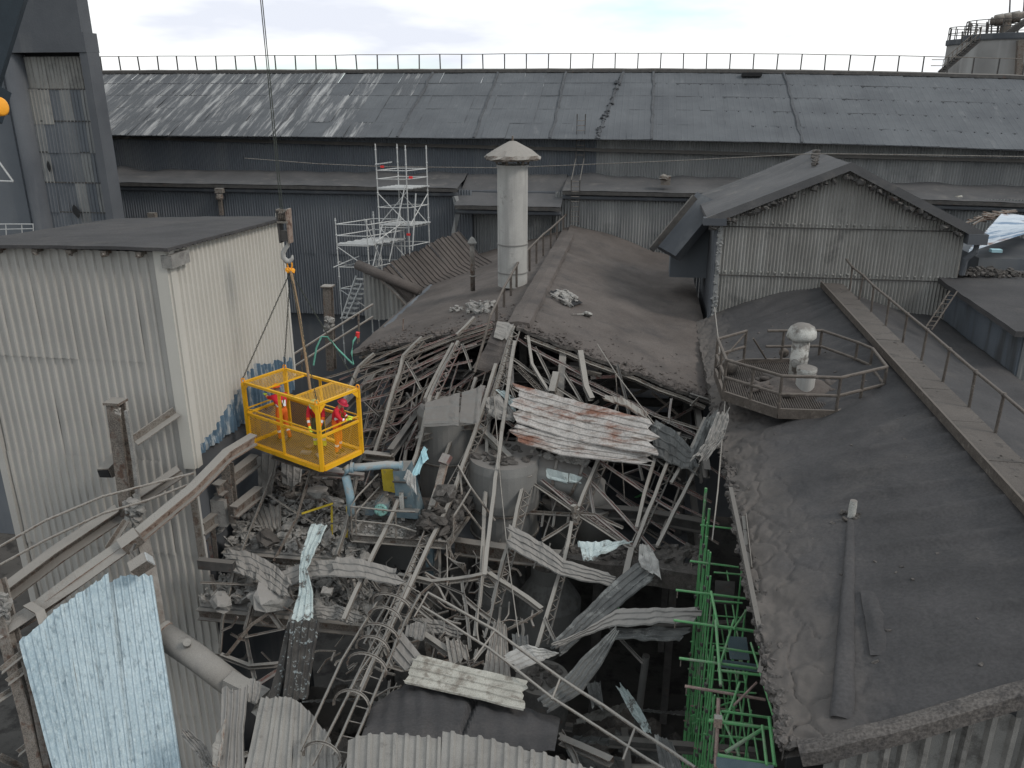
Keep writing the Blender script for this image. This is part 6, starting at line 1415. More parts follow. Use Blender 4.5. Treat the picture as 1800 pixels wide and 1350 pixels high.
member(fh, [(742, 1066), (860, 1140), (972, 1228), (1085, 1300), (1180, 1360)], 'tube', .065, 'steel_light', off=-1.5, name='rail', wob=.012)
for a, b in (((870, 1109), (833, 1160)), ((985, 1192), (970, 1230)), ((1117, 1278), (1095, 1336)), ((752, 1042), (728, 1085))): member(fh, [a, b], 'tube', .055, 'steel', off=-1.5, name='post')

# ---------------------------------------------------------------- hoppers, ducts and platform with motor
def hopper(label, cx, yt, yb_, Y, r, prof, m='hopper', cat='hopper', bands=()):
    b = P(cx, yb_, Y); z1 = P(cx, yt, Y).z; H = z1 - b.z
    t = thing('hopper', label, cat, b)
    mb = MB(); mb.lathe((b.x, Y, b.z), [(rr * r, h * H) for rr, h in prof], 36); shl_ = mb.build('shell', M[m], t, smooth=False)
    for h, rr in bands:
        mb = MB(); mb.lathe((b.x, Y, b.z + h * H - .04), [(rr * r, 0), (rr * r + .06, .01), (rr * r + .06, .07), (rr * r, .08)], 36); mb.build('flange', M['steel'], shl_)
    mb = MB(); rg = random.Random(int(cx))
    for k in range(26):
        a = rg.uniform(0, 6.28); q = rg.random() ** .5 * r * .8 * prof[-1][0]; mb.chunk((b.x + q * math.cos(a), Y + q * math.sin(a), z1 + .02), rg.uniform(.1, .28), k, .4, 6, 3)
    o = mb.build('ash_cap', M['rubble_dark'], t); o['kind'] = 'stuff'
    return t
hopper('large round hopper with wide band at the centre of the pit', 887, 800, 960, 24.0, 1.13, [(.62, 0), (.85, .1), (.97, .22), (.97, .52), (1.05, .53), (1.08, .62), (1.05, .92), (1.0, 1.0)], bands=((.22, .97), (.5, .97)))
hp = hopper('tall dented cladding drum left of the central hopper', 790, 712, 900, 25.6, .98, [(1, 0), (1, .3), (1.0, .55), (1.03, .56), (1.03, .95), (.9, 1.0)], bands=((.55, 1.0),))
csheet([(Q(748, 706, -1.7), Q(808, 690, -1.7)), (Q(745, 745, -1.7), Q(806, 742, -1.7)), (Q(744, 752, -1.7), Q(806, 750, -1.7))], 1, .02, 'low', 10, .10, .1, 131).build('dented_cladding', M['hopper'], hp)
csheet([(Q(812, 690, -1.7), Q(848, 678, -1.7)), (Q(808, 742, -1.7), Q(842, 745, -1.7))], 1, .02, 'low', 8, .08, .1, 132).build('dented_cladding', M['hopper'], hp)
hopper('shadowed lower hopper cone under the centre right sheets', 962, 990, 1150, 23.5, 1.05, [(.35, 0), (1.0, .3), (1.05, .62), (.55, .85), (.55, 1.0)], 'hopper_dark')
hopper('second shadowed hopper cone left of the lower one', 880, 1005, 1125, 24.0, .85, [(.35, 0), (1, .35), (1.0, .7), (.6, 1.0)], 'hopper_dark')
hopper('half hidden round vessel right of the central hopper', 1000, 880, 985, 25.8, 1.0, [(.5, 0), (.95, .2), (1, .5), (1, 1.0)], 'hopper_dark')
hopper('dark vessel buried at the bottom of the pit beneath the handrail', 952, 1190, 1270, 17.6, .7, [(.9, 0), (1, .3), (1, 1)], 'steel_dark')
du = thing('elbow_duct', 'fat elbow duct with torn white cladding right of the central hopper', 'duct', Q(1010, 850))
mb = MB(); pts = [P(935, 828, 24.2), P(975, 836, 24.2), P(1012, 842, 24.2), P(1036, 862, 24.2), P(1045, 892, 24.2), P(1047, 945, 24.2)]
mb.tube(pts, .62, 24); mb.build('shell', M['hopper'], du, smooth=True)
csheet([(P(958, 822, 23.5), P(962, 842, 23.5)), (P(1000, 832, 23.5), P(998, 850, 23.5))], 1, .015, 'low', 6, .05, .2, 140).build('torn_cladding', M['sheet_pale'], du)
csheet([(P(1002, 832, 23.5), P(1000, 848, 23.5)), (P(1024, 838, 23.5), P(1020, 850, 23.5))], 1, .015, 'low', 6, .05, .2, 141).build('torn_cladding', M['sheet_pale'], du)
for k in (1, 2, 4):
    d = (pts[k + 1] - pts[k - 1]).normalized(); mb = MB(); mb.lathe(pts[k], [(.62, -.05), (.66, -.04), (.66, .04), (.62, .05)], 24, d); mb.build('flange', M['steel'], du)
mb = MB()
for k in range(40): mb.chunk(P(rc_.uniform(940, 1030), rc_.uniform(806, 822), 24.2) + Vector((0, 0, .1)), rc_.uniform(.12, .3), k, .5, 6, 3)
o = mb.build('ash_cap', M['rubble'], du); o['kind'] = 'stuff'
# machine platform
PZ0 = P(700, 946, 21).z
pf = thing('machine_platform', 'steel grating platform with rails carrying the motor and rubble', 'platform', P(700, 946, 21))
a, b = P(617, 944, 21), P(786, 948, 21); a.z = b.z = PZ0; dp = Vector((.35, 2.7, 0))
mb = MB(); mb.hexa([v + Vector((0, 0, h)) for h in (-.06, 0) for v in (a, b, b + dp, a + dp)]); mb.build('deck', M['grating'], pf)
for s, e in ((a, b), (b, b + dp), (a, a + dp)): mb = MB(); mb.prof([s - Vector((0, 0, .1)), e - Vector((0, 0, .1))], SEC('U', .1, .26)); mb.build('edge_channel', M['steel_light'], pf)
mb = MB()
for k in range(70):
    s = lerp(a, b, (k + .5) / 70); mb.box(s + dp * .3 + Vector((0, 0, .012)), (.012, 1.6, .03))
for k in range(20): mb.box(lerp(a, b, .5) + dp * (.03 + k * .028) + Vector((0, 0, .022)), ((b - a).length * .9, .012, .012))
mb.build('grating_bars', M['steel_light'], pf)
for x, y0, y1 in ((620, 945, 876), (628, 948, 882), (697, 946, 888)):
    mb = MB(); q = P(x, y0, 21); mb.tube([Vector((q.x, 20.95, PZ0)), Vector((q.x + .03, 20.95, PZ0 + .98))], .028, 8); mb.build('rail_post', M['steel_light'], pf)
for h, e in ((.98, 1), (.52, 0)):
    q0, q1, q2 = P(622, 944, 21), P(697, 946, 21), P(733, 946, 21); mb = MB(); mb.tube([Vector((q0.x + .35, 22.6, PZ0 + h + .3)), Vector((q0.x + .05, 21.4, PZ0 + h + .1)), Vector((q0.x, 20.95, PZ0 + h)), Vector((q1.x, 20.93, PZ0 + h - .04)), Vector((q2.x, 20.95, PZ0 + h - (.02 if e else .22)))], .028, 8); mb.build('rail', M['steel_light'], pf)
mb = MB(); mb.prof([P(755, 955, 21.3), P(757, 1010, 21.3)], SEC('I', .22)); mb.build('support_leg', M['machine_blue'], pf)
mb = MB(); mb.prof([P(642, 955, 22.5), P(642, 1000, 22.5)], SEC('I', .22)); mb.build('support_leg', M['steel_dark'], pf)
mb = MB(); q = P(685, 975, 22.0); mb.box((q.x, 22.6, q.z), (2.2, 1.4, .9)); mb.build('under_casing', M['hopper_dark'], pf)
mb = MB()
for k in range(330):
    u = rc_.random(); v = rc_.random() ** 1.3; p = lerp(a, b, u) + dp * v
    if u < .62 and v > .45: continue
    mb.chunk(p + Vector((0, 0, .03)), rc_.uniform(.04, .12), k, .5, 5, 3)
o = mb.build('small_rubble', M['concrete'], pf); o['kind'] = 'stuff'
mb = MB()
for k in range(240):
    u = rc_.uniform(.62, 1.02); v = rc_.random(); hgt = .75 * math.exp(-((u - .88) / .2) ** 2) * (1 - .3 * v) ; p = lerp(a, b, u) + dp * v * 1.1
    (mb.chunk(p + Vector((0, 0, hgt * rc_.uniform(.3, 1.0))), rc_.uniform(.1, .36), k, .6, 7, 4) if k % 3 else mb.shard(p + Vector((0, 0, hgt * rc_.uniform(.5, 1.1))), rc_.uniform(.15, .4), k))
o = mb.build('rubble_heap', M['rubble_dark'], pf); o['kind'] = 'stuff'
mo = thing('electric_motor', 'teal finned motor with yellow guard on the machine platform', 'motor', P(671, 880, 22.2))
q = P(671, 858, 22.0); q.z = PZ0 + .55
mb = MB(); mb.lathe(q, [(.1, -.32), (.2, -.3), (.22, -.22), (.22, .3), (.18, .34), (.06, .36)], 22, (.15, -1, .05)); mob = mb.build('body', M['machine_blue'], mo, smooth=False)
mb = MB(); mb.lathe(q + Vector((.05, -.34, 0)), [(.2, 0), (.21, .03), (.17, .08), (.05, .09)], 22, (.15, -1, .05)); mb.build('fan_cover', M['teal'], mob)
for k in range(14):
    t = 2 * math.pi * k / 14; mb = MB(); mb.box(q + Vector((math.cos(t) * .235, 0, math.sin(t) * .235)), (.02, .5, .05), __import__('mathutils').Euler((0, -t + math.pi / 2, .0)).to_matrix()); mb.build('fin', M['machine_blue'], mob)
mb = MB(); mb.box(q + Vector((0, .05, -.3)), (.5, .6, .12)); mb.build('foot', M['steel_dark'], mo)
mb = MB(); g0 = P(684, 838, 22.6); mb.hexa([g0 + Vector(v) for v in ((-.18, -.1, -.45), (.22, -.1, -.5), (.22, .2, -.5), (-.18, .2, -.45), (-.22, -.1, .35), (.16, -.1, .3), (.16, .2, .3), (-.22, .2, .35))]); mb.build('belt_guard', M['machine_yellow'], mo)
fc = thing('blue_fan_casing', 'blue grey machine casing beside the motor on the platform', 'machine', P(705, 900, 22.3))
g0 = P(713, 862, 22.3); mb = MB(); mb.hexa([g0 + Vector(v) for v in ((-.22, -.25, -.85), (.45, -.25, -.85), (.45, .5, -.85), (-.22, .5, -.85), (-.3, -.25, .75), (.1, -.25, .8), (.1, .5, .8), (-.3, .5, .75))]); csg = mb.build('casing', M['machine_blue'], fc)
for z in (-.1, .42): mb = MB(); mb.box(g0 + Vector((-.1 + .0 * z, -.29, z)), (.42, .05, .05)); mb.build('casing_rib', M['steel_dark'], csg)
mb = MB(); mb.prof([g0 + Vector((-.02, -.36, -.85)), g0 + Vector((-.04, -.36, .1))], SEC('box', .13, .04)); mb.build('front_strap', M['white_paint'], fc)
mb = MB(); mb.box(P(690, 900, 21.9), (1.7, .25, .22)); mb.build('base_beam', M['machine_blue'], fc)
sheet('light blue cladding panel standing on the blue casing', [((745, 786), (752, 788)), ((722, 838), (736, 836)), ((726, 822), (742, 812))][:2], 2, 'panel_cyan', -2.0, 50, .03, .15, .03, name='cladding_panel')
sheet('light blue cladding panel folded at its right', [((746, 784), (754, 806)), ((740, 795), (744, 815))], 1, 'panel_cyan', -2.1, 51, .03, .1, .02, name='cladding_panel')
sheet('crumpled white cladding panel below the light blue panel', [((716, 825), (730, 836)), ((709, 842), (732, 868)), ((712, 855), (728, 872))][:2], 3, 'chimney', -2.0, 52, .05, .2, .04, name='cladding_panel')
bp2 = thing('blue_elbow_pipe', 'blue grey elbow pipe beside the motor platform', 'pipe', P(612, 890, 21.3))
mb = MB(); mb.tube([P(619, 905, 21.3), P(615, 870, 21.4), P(608, 838, 21.5), P(609, 826, 21.55), P(616, 822, 21.6)], .13, 14); mb.build('riser', M['blue_pipe'], bp2, smooth=True)
mb = MB(); mb.tube([P(616, 822, 21.6), P(640, 821, 21.8), P(680, 817, 22.0), P(706, 819, 22.2)], .125, 14); mb.build('cross_pipe', M['blue_pipe'], bp2, smooth=True)
for q, d in ((P(619, 822, 21.6), (1, .1, 0)), (P(705, 819, 22.2), (1, .1, 0))):
    mb = MB(); mb.lathe(q, [(.13, -.05), (.16, -.04), (.16, .04), (.13, .05)], 14, d); mb.build('flange', M['blue_pipe'], bp2)
cbt = thing('hanging_cables', 'bundle of loose grey cables hanging from the platform corner', 'cable', P(790, 990, 21))
for k in range(5):
    pts = [P(797 + k * 2, 905 + k * 6, 21.2), P(797 - 3 * k, 950, 21), P(782 + 5 * k, 975 + k * 4, 20.8), P(800 + 4 * k, 990, 20.7), P(815 + k * 2, 1000 + k * 5, 20.7)]
    mb = MB(); mb.tube(pts, .022, 6); mb.build('cable', M['steel_light'], cbt)
rr_ = thing('bent_guard_rail', 'bent thin guard rail on the right of the rubble platform', 'handrail', P(815, 880, 22))
for pts in ([(805, 818, 22.5), (828, 858, 22), (812, 885, 21.6), (796, 910, 21.2)], [(828, 858, 22), (870, 915, 22)], [(812, 885, 21.6), (850, 935, 21.6)], [(808, 822, 22.5), (812, 870, 22)]):
    mb = MB(); mb.tube([P(*p) for p in pts], .035, 8); mb.build('pipe', M['steel_light'], rr_)
pst = thing('leaning_roof_post', 'splintered pinkish post leaning on the rubble platform', 'post', P(775, 880, 21.5))
mb = MB(); mb.prof([P(784, 806, 22.4), P(770, 860, 21.8), P(760, 890, 21.4)], SEC('U', .2, .16)); mb.build('shaft', M['rust'], pst)
mb = MB(); mb.prof([P(787, 800, 22.3), P(779, 815, 22.1)], SEC('box', .3, .16)); mb.build('splice_plate', M['steel_red'], pst)

# ---------------------------------------------------------------- standing interior frame
it = thing('interior_steel_frame', 'dark standing columns and beams inside the broken hall', 'frame', (-3, 33, 0))
for Yc in (30.5, 36.0, 42.0):
    for X in (-10.4, -7.6, -4.2, -1.0, 2.2):
        mb = MB(); h = CRZ - CSR * abs(X - CRX) - .5; mb.prof([(X, Yc, 0), (X, Yc, h)], SEC('I', .3, .3, .04)); mb.build('column', M['steel_dark'], it)
    for z in (16.4, 13.6, 10.6):
        mb = MB(); mb.prof([(-10.8, Yc - .2, z), (2.6, Yc - .2, z)], SEC('I', .22, .36, .04)); mb.build('beam', M['steel_dark'], it)
    for s in (-1, 1):
        mb = MB(); mb.prof([(CRX, Yc, CRZ - .35), (CRX + s * 6.7, Yc, CRZ - .35 - (CSR if s > 0 else CSL) * 6.7)], SEC('I', .16, .26, .03)); mb.build('rafter', M['steel_dark'], it)
        for k in range(4):
            x0 = CRX + s * (1 + k * 1.6); mb = MB(); mb.prof([(x0, Yc, CRZ - .4 - CSR * abs(x0 - CRX)), (x0 + s * .9, Yc, 16.5)], SEC('L', .1)); mb.build('web_bar', M['steel_dark'], it)
for k in range(9):
    for s in (-1, 1):
        x = CRX + s * (.5 + k * .75); mb = MB(); y0 = (yr(x) if s > 0 else yl(x)) + .2; zq = CRZ - .26 - (CSR if s > 0 else CSL) * abs(x - CRX); mb.prof([(x, y0, zq), (x, 48, zq)], SEC('L', .1)); mb.build('purlin', M['steel_dark'], it)
for X in (-10.4, -7.6, 2.2):
    for z in (16.2, 13.4): mb = MB(); mb.prof([(X + .2, 23, z), (X + .2, 44, z)], SEC('I', .2, .3, .03)); mb.build('beam', M['steel_dark'], it)
for k in range(18):
    x = rc_.uniform(-10, 2.2); y = rc_.uniform(27, 35); z = rc_.uniform(8, 14.5); mb = MB(); mb.tube([(x, y, z), (x + rc_.uniform(-2.5, 2.5), y, z + rc_.uniform(-1.5, 1.5))], .05, 6); mb.build('brace', M[rc_.choice(('green_tube', 'steel_red', 'steel', 'steel_dark'))], it)
mb = MB(); mb.hexa([(-11, 28, 9.6), (2.6, 28, 9.6), (2.6, 50, 9.6), (-11, 50, 9.6), (-11, 28, 9.9), (2.6, 28, 9.9), (2.6, 50, 9.9), (-11, 50, 9.9)]); mb.build('inner_floor', M['concrete_dark'], it)
# black lintel beam across the pit on the right, under the sheets
lb2 = thing('scorched_beam', 'thick scorched black beam across the right of the pit', 'beam', Q(1150, 1000))
member(lb2, [(985, 985), (1060, 1000), (1150, 1005), (1240, 1020)], 'box', .55, 'rubble_dark', off=.6, name='beam', h=.6, wob=.03)
mb = MB()
for k in range(120): p = Q(rc_.uniform(995, 1235), 985 + rc_.uniform(-18, 14), .5); mb.chunk(p + Vector((0, 0, .1)), rc_.uniform(.12, .34), k, .6, 6, 3)
o = mb.build('charred_lumps', M['rubble_dark'], lb2); o['kind'] = 'stuff'
wbm = thing('walkway_beam', 'horizontal grey girder behind the central beams over the hoppers', 'beam', Q(870, 985))
member(wbm, [(800, 960), (900, 975), (1000, 985)], 'I', .3, 'steel', off=1.2, name='girder', h=.5)
member(wbm, [(1040, 898), (1130, 905), (1235, 925)], 'I', .3, 'steel_dark', off=1.5, name='girder', h=.4)
member(wbm, [(925, 900), (1010, 905)], 'L', .1, 'steel', off=1.0, name='handrail_bar')
for x in (955, 975, 1000): member(wbm, [(x, 902), (x - 3, 925)], 'L', .08, 'steel', off=1.0, name='handrail_bar')

# ---------------------------------------------------------------- ledges and rubble, left of centre
lg = thing('broken_floor_ledges', 'two broken concrete floor ledges heaped with rubble left of centre', 'floor', P(470, 1060, 19.5))
def ledge(x0, x1, ypx, Y, depth, h, m='concrete'):
    a, b = P(x0, ypx, Y), P(x1, ypx, Y); z = (a.z + b.z) / 2; mb = MB(); mb.hexa([(a.x, Y, z - h), (b.x, Y, z - h), (b.x + .3, Y + depth, z - h), (a.x, Y + depth, z - h), (a.x, Y, z), (b.x, Y, z), (b.x + .3, Y + depth, z), (a.x, Y + depth, z)]); mb.build('slab', M[m], lg)
    mb = MB(); mb.prof([(a.x, Y - .12, z - h - .05), (b.x, Y - .12, z - h - .05)], SEC('U', .16, .34)); mb.build('edge_beam', M['steel'], lg)
    return a, b, z
L1 = ledge(352, 640, 1078, 19.0, 2.4, .15); L2 = ledge(395, 640, 975, 20.8, 2.6, .15); L3 = ledge(430, 640, 905, 23.2, 3.0, .15)
def heap(name, L_, Y0, dep, n, hf, m, rmin, rmax, seed):
    rg = random.Random(seed); mb = MB(); a, b, z = L_
    for k in range(n):
        u, v = rg.random(), rg.random(); p = Vector((lerp(a.x, b.x, u), Y0 + dep * v, z)); p.z += hf(u, v) * rg.uniform(.2, 1); q = lerp(rmin, rmax, rg.random() ** 2.2)
        if k % 9 == 0: mb.rod(p + Vector((0, 0, .1)), rg.uniform(.3, .9), rg.uniform(.008, .02), seed * 1000 + k)
        elif k % 2: mb.shard(p, q * 1.25, seed * 1000 + k)
        else: mb.chunk(p, q, seed * 1000 + k, .65, 6, 3)
    o = mb.build(name, M[m], lg); o['kind'] = 'stuff'
heap('lower_rubble', L1, 19.05, 2.0, 900, lambda u, v: .25 + .5 * v * (1 - abs(u - .35)), 'rubble', .05, .26, 3)
heap('upper_rubble', L2, 20.9, 2.2, 800, lambda u, v: .2 + .6 * v, 'rubble', .05, .28, 4)
heap('rear_rubble', L3, 23.2, 2.6, 600, lambda u, v: .15 + .6 * v, 'rubble_dark', .06, .34, 5)
for k, (x, y, r, lab, m) in enumerate(((388, 1057, .55, 'rounded concrete lump at the left end of the lower ledge', 'concrete'), (478, 1050, .9, 'large tilted concrete slab below the crushed sheet', 'concrete'), (470, 945, .5, 'brown concrete lump on the upper ledge beside the tub', 'rubble_dark'), (575, 1040, .3, 'upright concrete block right of the pale blue strip', 'concrete'), (612, 990, .38, 'pale concrete lump under the machine platform', 'concrete'), (450, 1045, .4, 'concrete piece left of the large tilted slab', 'concrete'), (560, 865, .55, 'flat slab lying on the rear rubble behind the tub', 'concrete'), (588, 880, .45, 'square block on the rear rubble near the blue pipe', 'rubble'), (380, 930, .4, 'rubble lump on the crumbled pier at left', 'concrete'))):
    mb = MB(); mb.chunk(Q(x, y, -.5), r, 500 + k, .5, 8, 5); mb.build('concrete_block', M[m], label=lab, cat='concrete block')
for (x, y, r, lab) in ((782, 868, .5, 'large angular ash slab on the rubble platform'), (772, 915, .42, 'reddish brown lump at the front of the rubble platform'), (752, 905, .3, 'brown lump beside the reddish one on the rubble platform')):
    mb = MB(); mb.chunk(P(x, y, 21.2), r, int(x), .6, 8, 5); mb.build('ash_slab', M['rubble_dark'], label=lab, cat='rubble lump')
tb = thing('rubble_tub', 'open grey steel tub on the upper ledge', 'tub', P(510, 935, 22))
A = P(482, 920, 22.2); B = P(541, 926, 22.2); zq = A.z; w = B.x - A.x
mb = MB()
for (c, s) in (((A.x + w / 2, 22.2, zq - .3), (w, .05, .6)), ((A.x + w / 2, 23.4, zq - .3), (w, .05, .6)), ((A.x, 22.8, zq - .3), (.05, 1.15, .6)), ((B.x, 22.8, zq - .3), (.05, 1.15, .6))): mb.box(c, s)
mb.build('sides', M['hopper_dark'], tb); mb = MB(); mb.box((A.x + w / 2, 22.8, zq - .2), (w - .1, 1.1, .05)); mb.build('fill', M['rubble_dark'], tb)
# structural steel between the clad building and the ledges
sf = thing('left_bay_frame', 'heavy grey steel columns and beams beside the torn clad building', 'frame', P(400, 900, 20.5))
def sb(pts, kd, w, m='steel', h=None, name='beam'): mb = MB(); mb.prof([P(*p) for p in pts], SEC(kd, w, h)); mb.build(name, M[m], sf)
sb([(381, 862, 20.6), (450, 808, 22.4)], 'I', .3, 'steel', .4); sb([(411, 900, 20.6), (456, 864, 22)], 'I', .28, 'steel', .36); sb([(352, 930, 20), (385, 905, 21)], 'I', .3, 'steel', .4)
sb([(399, 815, 21), (410, 915, 21)], 'I', .28, 'steel', name='column'); sb([(342, 872, 20), (357, 975, 20)], 'L', .2, 'steel_light', name='column'); sb([(365, 930, 20.6), (374, 985, 20.6)], 'L', .14, 'steel_red', name='column'); sb([(376, 925, 20.6), (382, 985, 20.6)], 'L', .14, 'steel', name='column')
sb([(350, 990, 19.5), (412, 996, 19.5)], 'box', .2, 'steel_dark', .3); sb([(387, 875, 20.9), (392, 920, 20.9)], 'box', .45, 'concrete', .4, name='pier'); sb([(372, 1010, 19.6), (378, 1045, 19.4), (376, 1090, 19.2)], 'L', .1, 'steel', name='bent_angle')
sb([(480, 798, 22.6), (540, 818, 22.8), (600, 832, 23)], 'U', .25, 'steel'); sb([(560, 830, 22.6), (640, 838, 22.8)], 'U', .2, 'steel_red'); sb([(545, 826, 22.2), (520, 910, 21.4), (480, 985, 20.6)], 'tube' if 0 else 'L', .1, 'steel', name='bent_angle')
sb([(625, 838, 22), (605, 930, 21), (590, 975, 20.4)], 'L', .16, 'steel_light', name='bent_angle'); sb([(640, 800, 23.2), (690, 806, 23)], 'U', .25, 'steel')
sb([(478, 830, 22.4), (462, 872, 21.8), (438, 930, 21), (412, 1000, 19.8), (390, 1090, 18.6), (386, 1148, 18)], 'L', .1, 'steel_light', name='bent_angle')
sb([(472, 870, 21.8), (515, 898, 21.8), (560, 925, 21.6), (610, 915, 21.4)], 'L', .04, 'steel_light', name='rod'); sb([(583, 885, 22), (583, 940, 21.6)], 'L', .07, 'machine_yellow', name='rod'); sb([(610, 890, 22), (609, 945, 21.6)], 'L', .07, 'machine_yellow', name='rod'); sb([(530, 903, 21.6), (585, 885, 21.8)], 'L', .05, 'machine_yellow', name='rod')
sb([(352, 1024, 19.2), (450, 1028, 19.4), (545, 1030, 19.4)], 'L', .05, 'steel', name='rod'); sb([(445, 1050, 18.7), (430, 1105, 18.2), (440, 1160, 17.8), (448, 1195, 17.4)], 'L', .11, 'steel', name='bent_angle'); sb([(452, 1048, 18.7), (436, 1100, 18.3)], 'L', .08, 'steel', name='bent_angle')
sb([(506, 1052, 18.8), (440, 1098, 18.2), (400, 1150, 17.8), (378, 1150, 18)], 'L', .1, 'steel', name='bent_angle'); sb([(388, 1152, 17.8), (440, 1172, 17.6), (490, 1168, 17.6)], 'U', .12, 'steel', name='bent_angle'); sb([(430, 1120, 18), (500, 1105, 18.2)], 'L', .05, 'steel', name='rod'); sb([(476, 1078, 18.6), (495, 1105, 18.4)], 'L', .12, 'steel', name='bent_angle')
sb([(448, 1205, 17.2), (490, 1178, 17.6)], 'L', .1, 'steel_red', name='bent_angle'); sb([(380, 1340, 14.6), (436, 1325, 14.8)], 'L', .1, 'steel_light', name='bent_angle')
for k in range(46):
    x, y = rc_.uniform(375, 620), rc_.uniform(800, 1150); a = rc_.uniform(0, 6.3); l = rc_.uniform(12, 42); Yq = YF(y) + rc_.uniform(-.3, 1.2)
    sb([(x, y, Yq), (x + l * .5 * math.cos(a) + 4, y + l * .5 * math.sin(a) + 4, Yq), (x + l * math.cos(a), y + l * math.sin(a), Yq)], 'L', rc_.uniform(.03, .08), rc_.choice(('steel', 'steel_light', 'steel_dark', 'rust')), name='scrap_bar')
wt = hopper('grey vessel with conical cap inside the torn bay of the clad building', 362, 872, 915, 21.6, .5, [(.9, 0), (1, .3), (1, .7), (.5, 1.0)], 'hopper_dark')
# lower dark floor debris in the pits
mb = MB(); rg = random.Random(90)
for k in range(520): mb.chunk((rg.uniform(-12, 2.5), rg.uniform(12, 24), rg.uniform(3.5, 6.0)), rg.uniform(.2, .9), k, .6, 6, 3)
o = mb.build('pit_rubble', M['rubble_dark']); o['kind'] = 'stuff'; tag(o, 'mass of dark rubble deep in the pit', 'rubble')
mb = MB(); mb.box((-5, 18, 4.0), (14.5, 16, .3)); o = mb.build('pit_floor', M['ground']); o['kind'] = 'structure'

# ---------------------------------------------------------------- foreground left: columns, girder, pipes, blue sheet
fg = thing('fallen_girder', 'long rusty steel girder slanting across the lower left', 'girder', P(200, 980, 17))
mb = MB(); mb.prof([P(-30, 1133, 15.2), P(60, 1075, 15.8), P(140, 1015, 16.4), P(240, 945, 17.4), P(340, 862, 18.9), P(400, 800, 20.2), P(446, 772, 21.4)], SEC('I', .26, .34, .05), up=(0, -.5, 1)); mb.build('girder', M['rust'], fg)
mb = MB(); mb.prof([P(215, 962, 16.9), P(245, 940, 17.2)], SEC('box', .36, .34), up=(0, -.5, 1)); mb.build('splice_plate', M['steel'], fg)
mb = MB(); mb.prof([P(48, 1062, 15.6), P(70, 1075, 15.4), P(78, 1098, 15.2)], SEC('box', .22, .04)); mb.build('bent_strap', M['steel'], fg)
mb = MB(); mb.prof([P(0, 1115, 15.2), P(140, 1023, 16.2), P(235, 955, 17.1)], SEC('box', .30, .03), up=(0, -.5, 1)); mb.build('top_plate', M['steel'], fg)
g2 = thing('upper_girder', 'dusty grey girder running above the rusty one at lower left', 'girder', P(110, 970, 17.5))
mb = MB(); mb.prof([P(-20, 1066, 16.2), P(100, 975, 17.4), P(212, 900, 18.6)], SEC('U', .32, .42), up=(0, -.4, 1)); mb.build('girder', M['steel'], g2)
mb = MB(); mb.prof([P(240, 880, 18.6), P(318, 828, 19.4)], SEC('U', .26, .3), up=(0, -.4, 1)); mb.build('girder', M['steel'], g2)
mb = MB(); mb.prof([P(190, 965, 17.4), P(222, 915, 18)], SEC('L', .14)); mb.build('brace', M['steel'], g2)
cp = thing('curved_pipes', 'pair of long curved thin pipes above the lower left girders', 'pipe', P(160, 900, 17.5))
for dy in (0, 30):
    mb = MB(); mb.tube([P(-20, 972 + dy * 1.05, 16.0), P(80, 915 + dy * 1.15, 16.8), P(180, 873 + dy, 17.6), P(260, 852 + dy * .9, 18.3), P(340, 832 + dy * .55, 19.2)], .035, 8); mb.build('pipe', M['steel_light'], cp)
fc1 = thing('flanged_column', 'tall dusty flanged steel column standing before the clad building', 'column', P(235, 900, 18.6))
mb = MB(); mb.prof([P(203, 706, 18.9), P(215, 800, 18.8), P(228, 905, 18.7)], SEC('I', .34, .36, .05), up=(0, 1, 0)); mb.build('shaft', M['steel'], fc1)
mb = MB(); mb.prof([P(222, 722, 18.5), P(236, 810, 18.5), P(248, 925, 18.5)], SEC('box', .1, .08)); mb.build('crusted_edge', M['concrete'], fc1)
mb = MB(); mb.box(P(203, 706, 18.9), (.46, .44, .07)); mb.build('cap_plate', M['steel'], fc1)
csheet([(P(199, 716, 18.6), P(212, 716, 18.6)), (P(202, 728, 18.5), P(214, 736, 18.5))], 1, .02, 'low', 4, .08, .2, 200).build('torn_plate', M['steel_light'], fc1)
mb = MB(); mb.prof([P(236, 775, 18.8), P(310, 724, 19.8)], SEC('L', .24, .24), up=(0, -.3, 1)); mb.build('wall_strut', M['steel_light'], fc1)
mb = MB(); rg = random.Random(66)
for k in range(36): mb.chunk(P(rg.uniform(222, 250), rg.uniform(880, 925), 18.4), rg.uniform(.08, .24), k, .8, 6, 3)
mb.build('concrete_crust', M['concrete'], fc1)
mb = MB(); mb.prof([P(245, 930, 18), P(262, 990, 17.6), P(275, 1060, 17), P(285, 1130, 16.5)], SEC('I', .3)); mb.build('lower_shaft', M['steel'], fc1)
bxh = thing('vent_hood_box', 'dark open vent box on the wall left of the flanged column', 'vent', P(190, 825, 19))
q = P(192, 822, 19.0); mb = MB()
mb.hexa([q + Vector(v) for v in ((-.18, -.2, -.22), (.2, -.2, -.2), (.24, .5, -.2), (-.14, .5, -.2), (-.2, -.25, .05), (.16, -.25, .1), (.22, .5, .3), (-.12, .5, .3))]); mb.build('hood', M['steel'], bxh)
mb = MB(); mb.hexa([q + Vector(v) for v in ((-.17, -.235, -.2), (.17, -.235, -.18), (.17, -.2, -.18), (-.17, -.2, -.2), (-.18, -.27, .02), (.13, -.27, .06), (.13, -.2, .06), (-.18, -.2, .02))]); mb.build('dark_opening', M['black'], bxh)
fll = thing('floodlight', 'grey boxy floodlight hanging under the rusty girder', 'floodlight', P(250, 995, 16.4))
E_ = __import__('mathutils').Euler((.5, -.5, .5)).to_matrix(); q = P(248, 992, 16.2)
mb = MB(); mb.box(q, (.46, .3, .36), E_); mb.build('housing', M['steel'], fll)
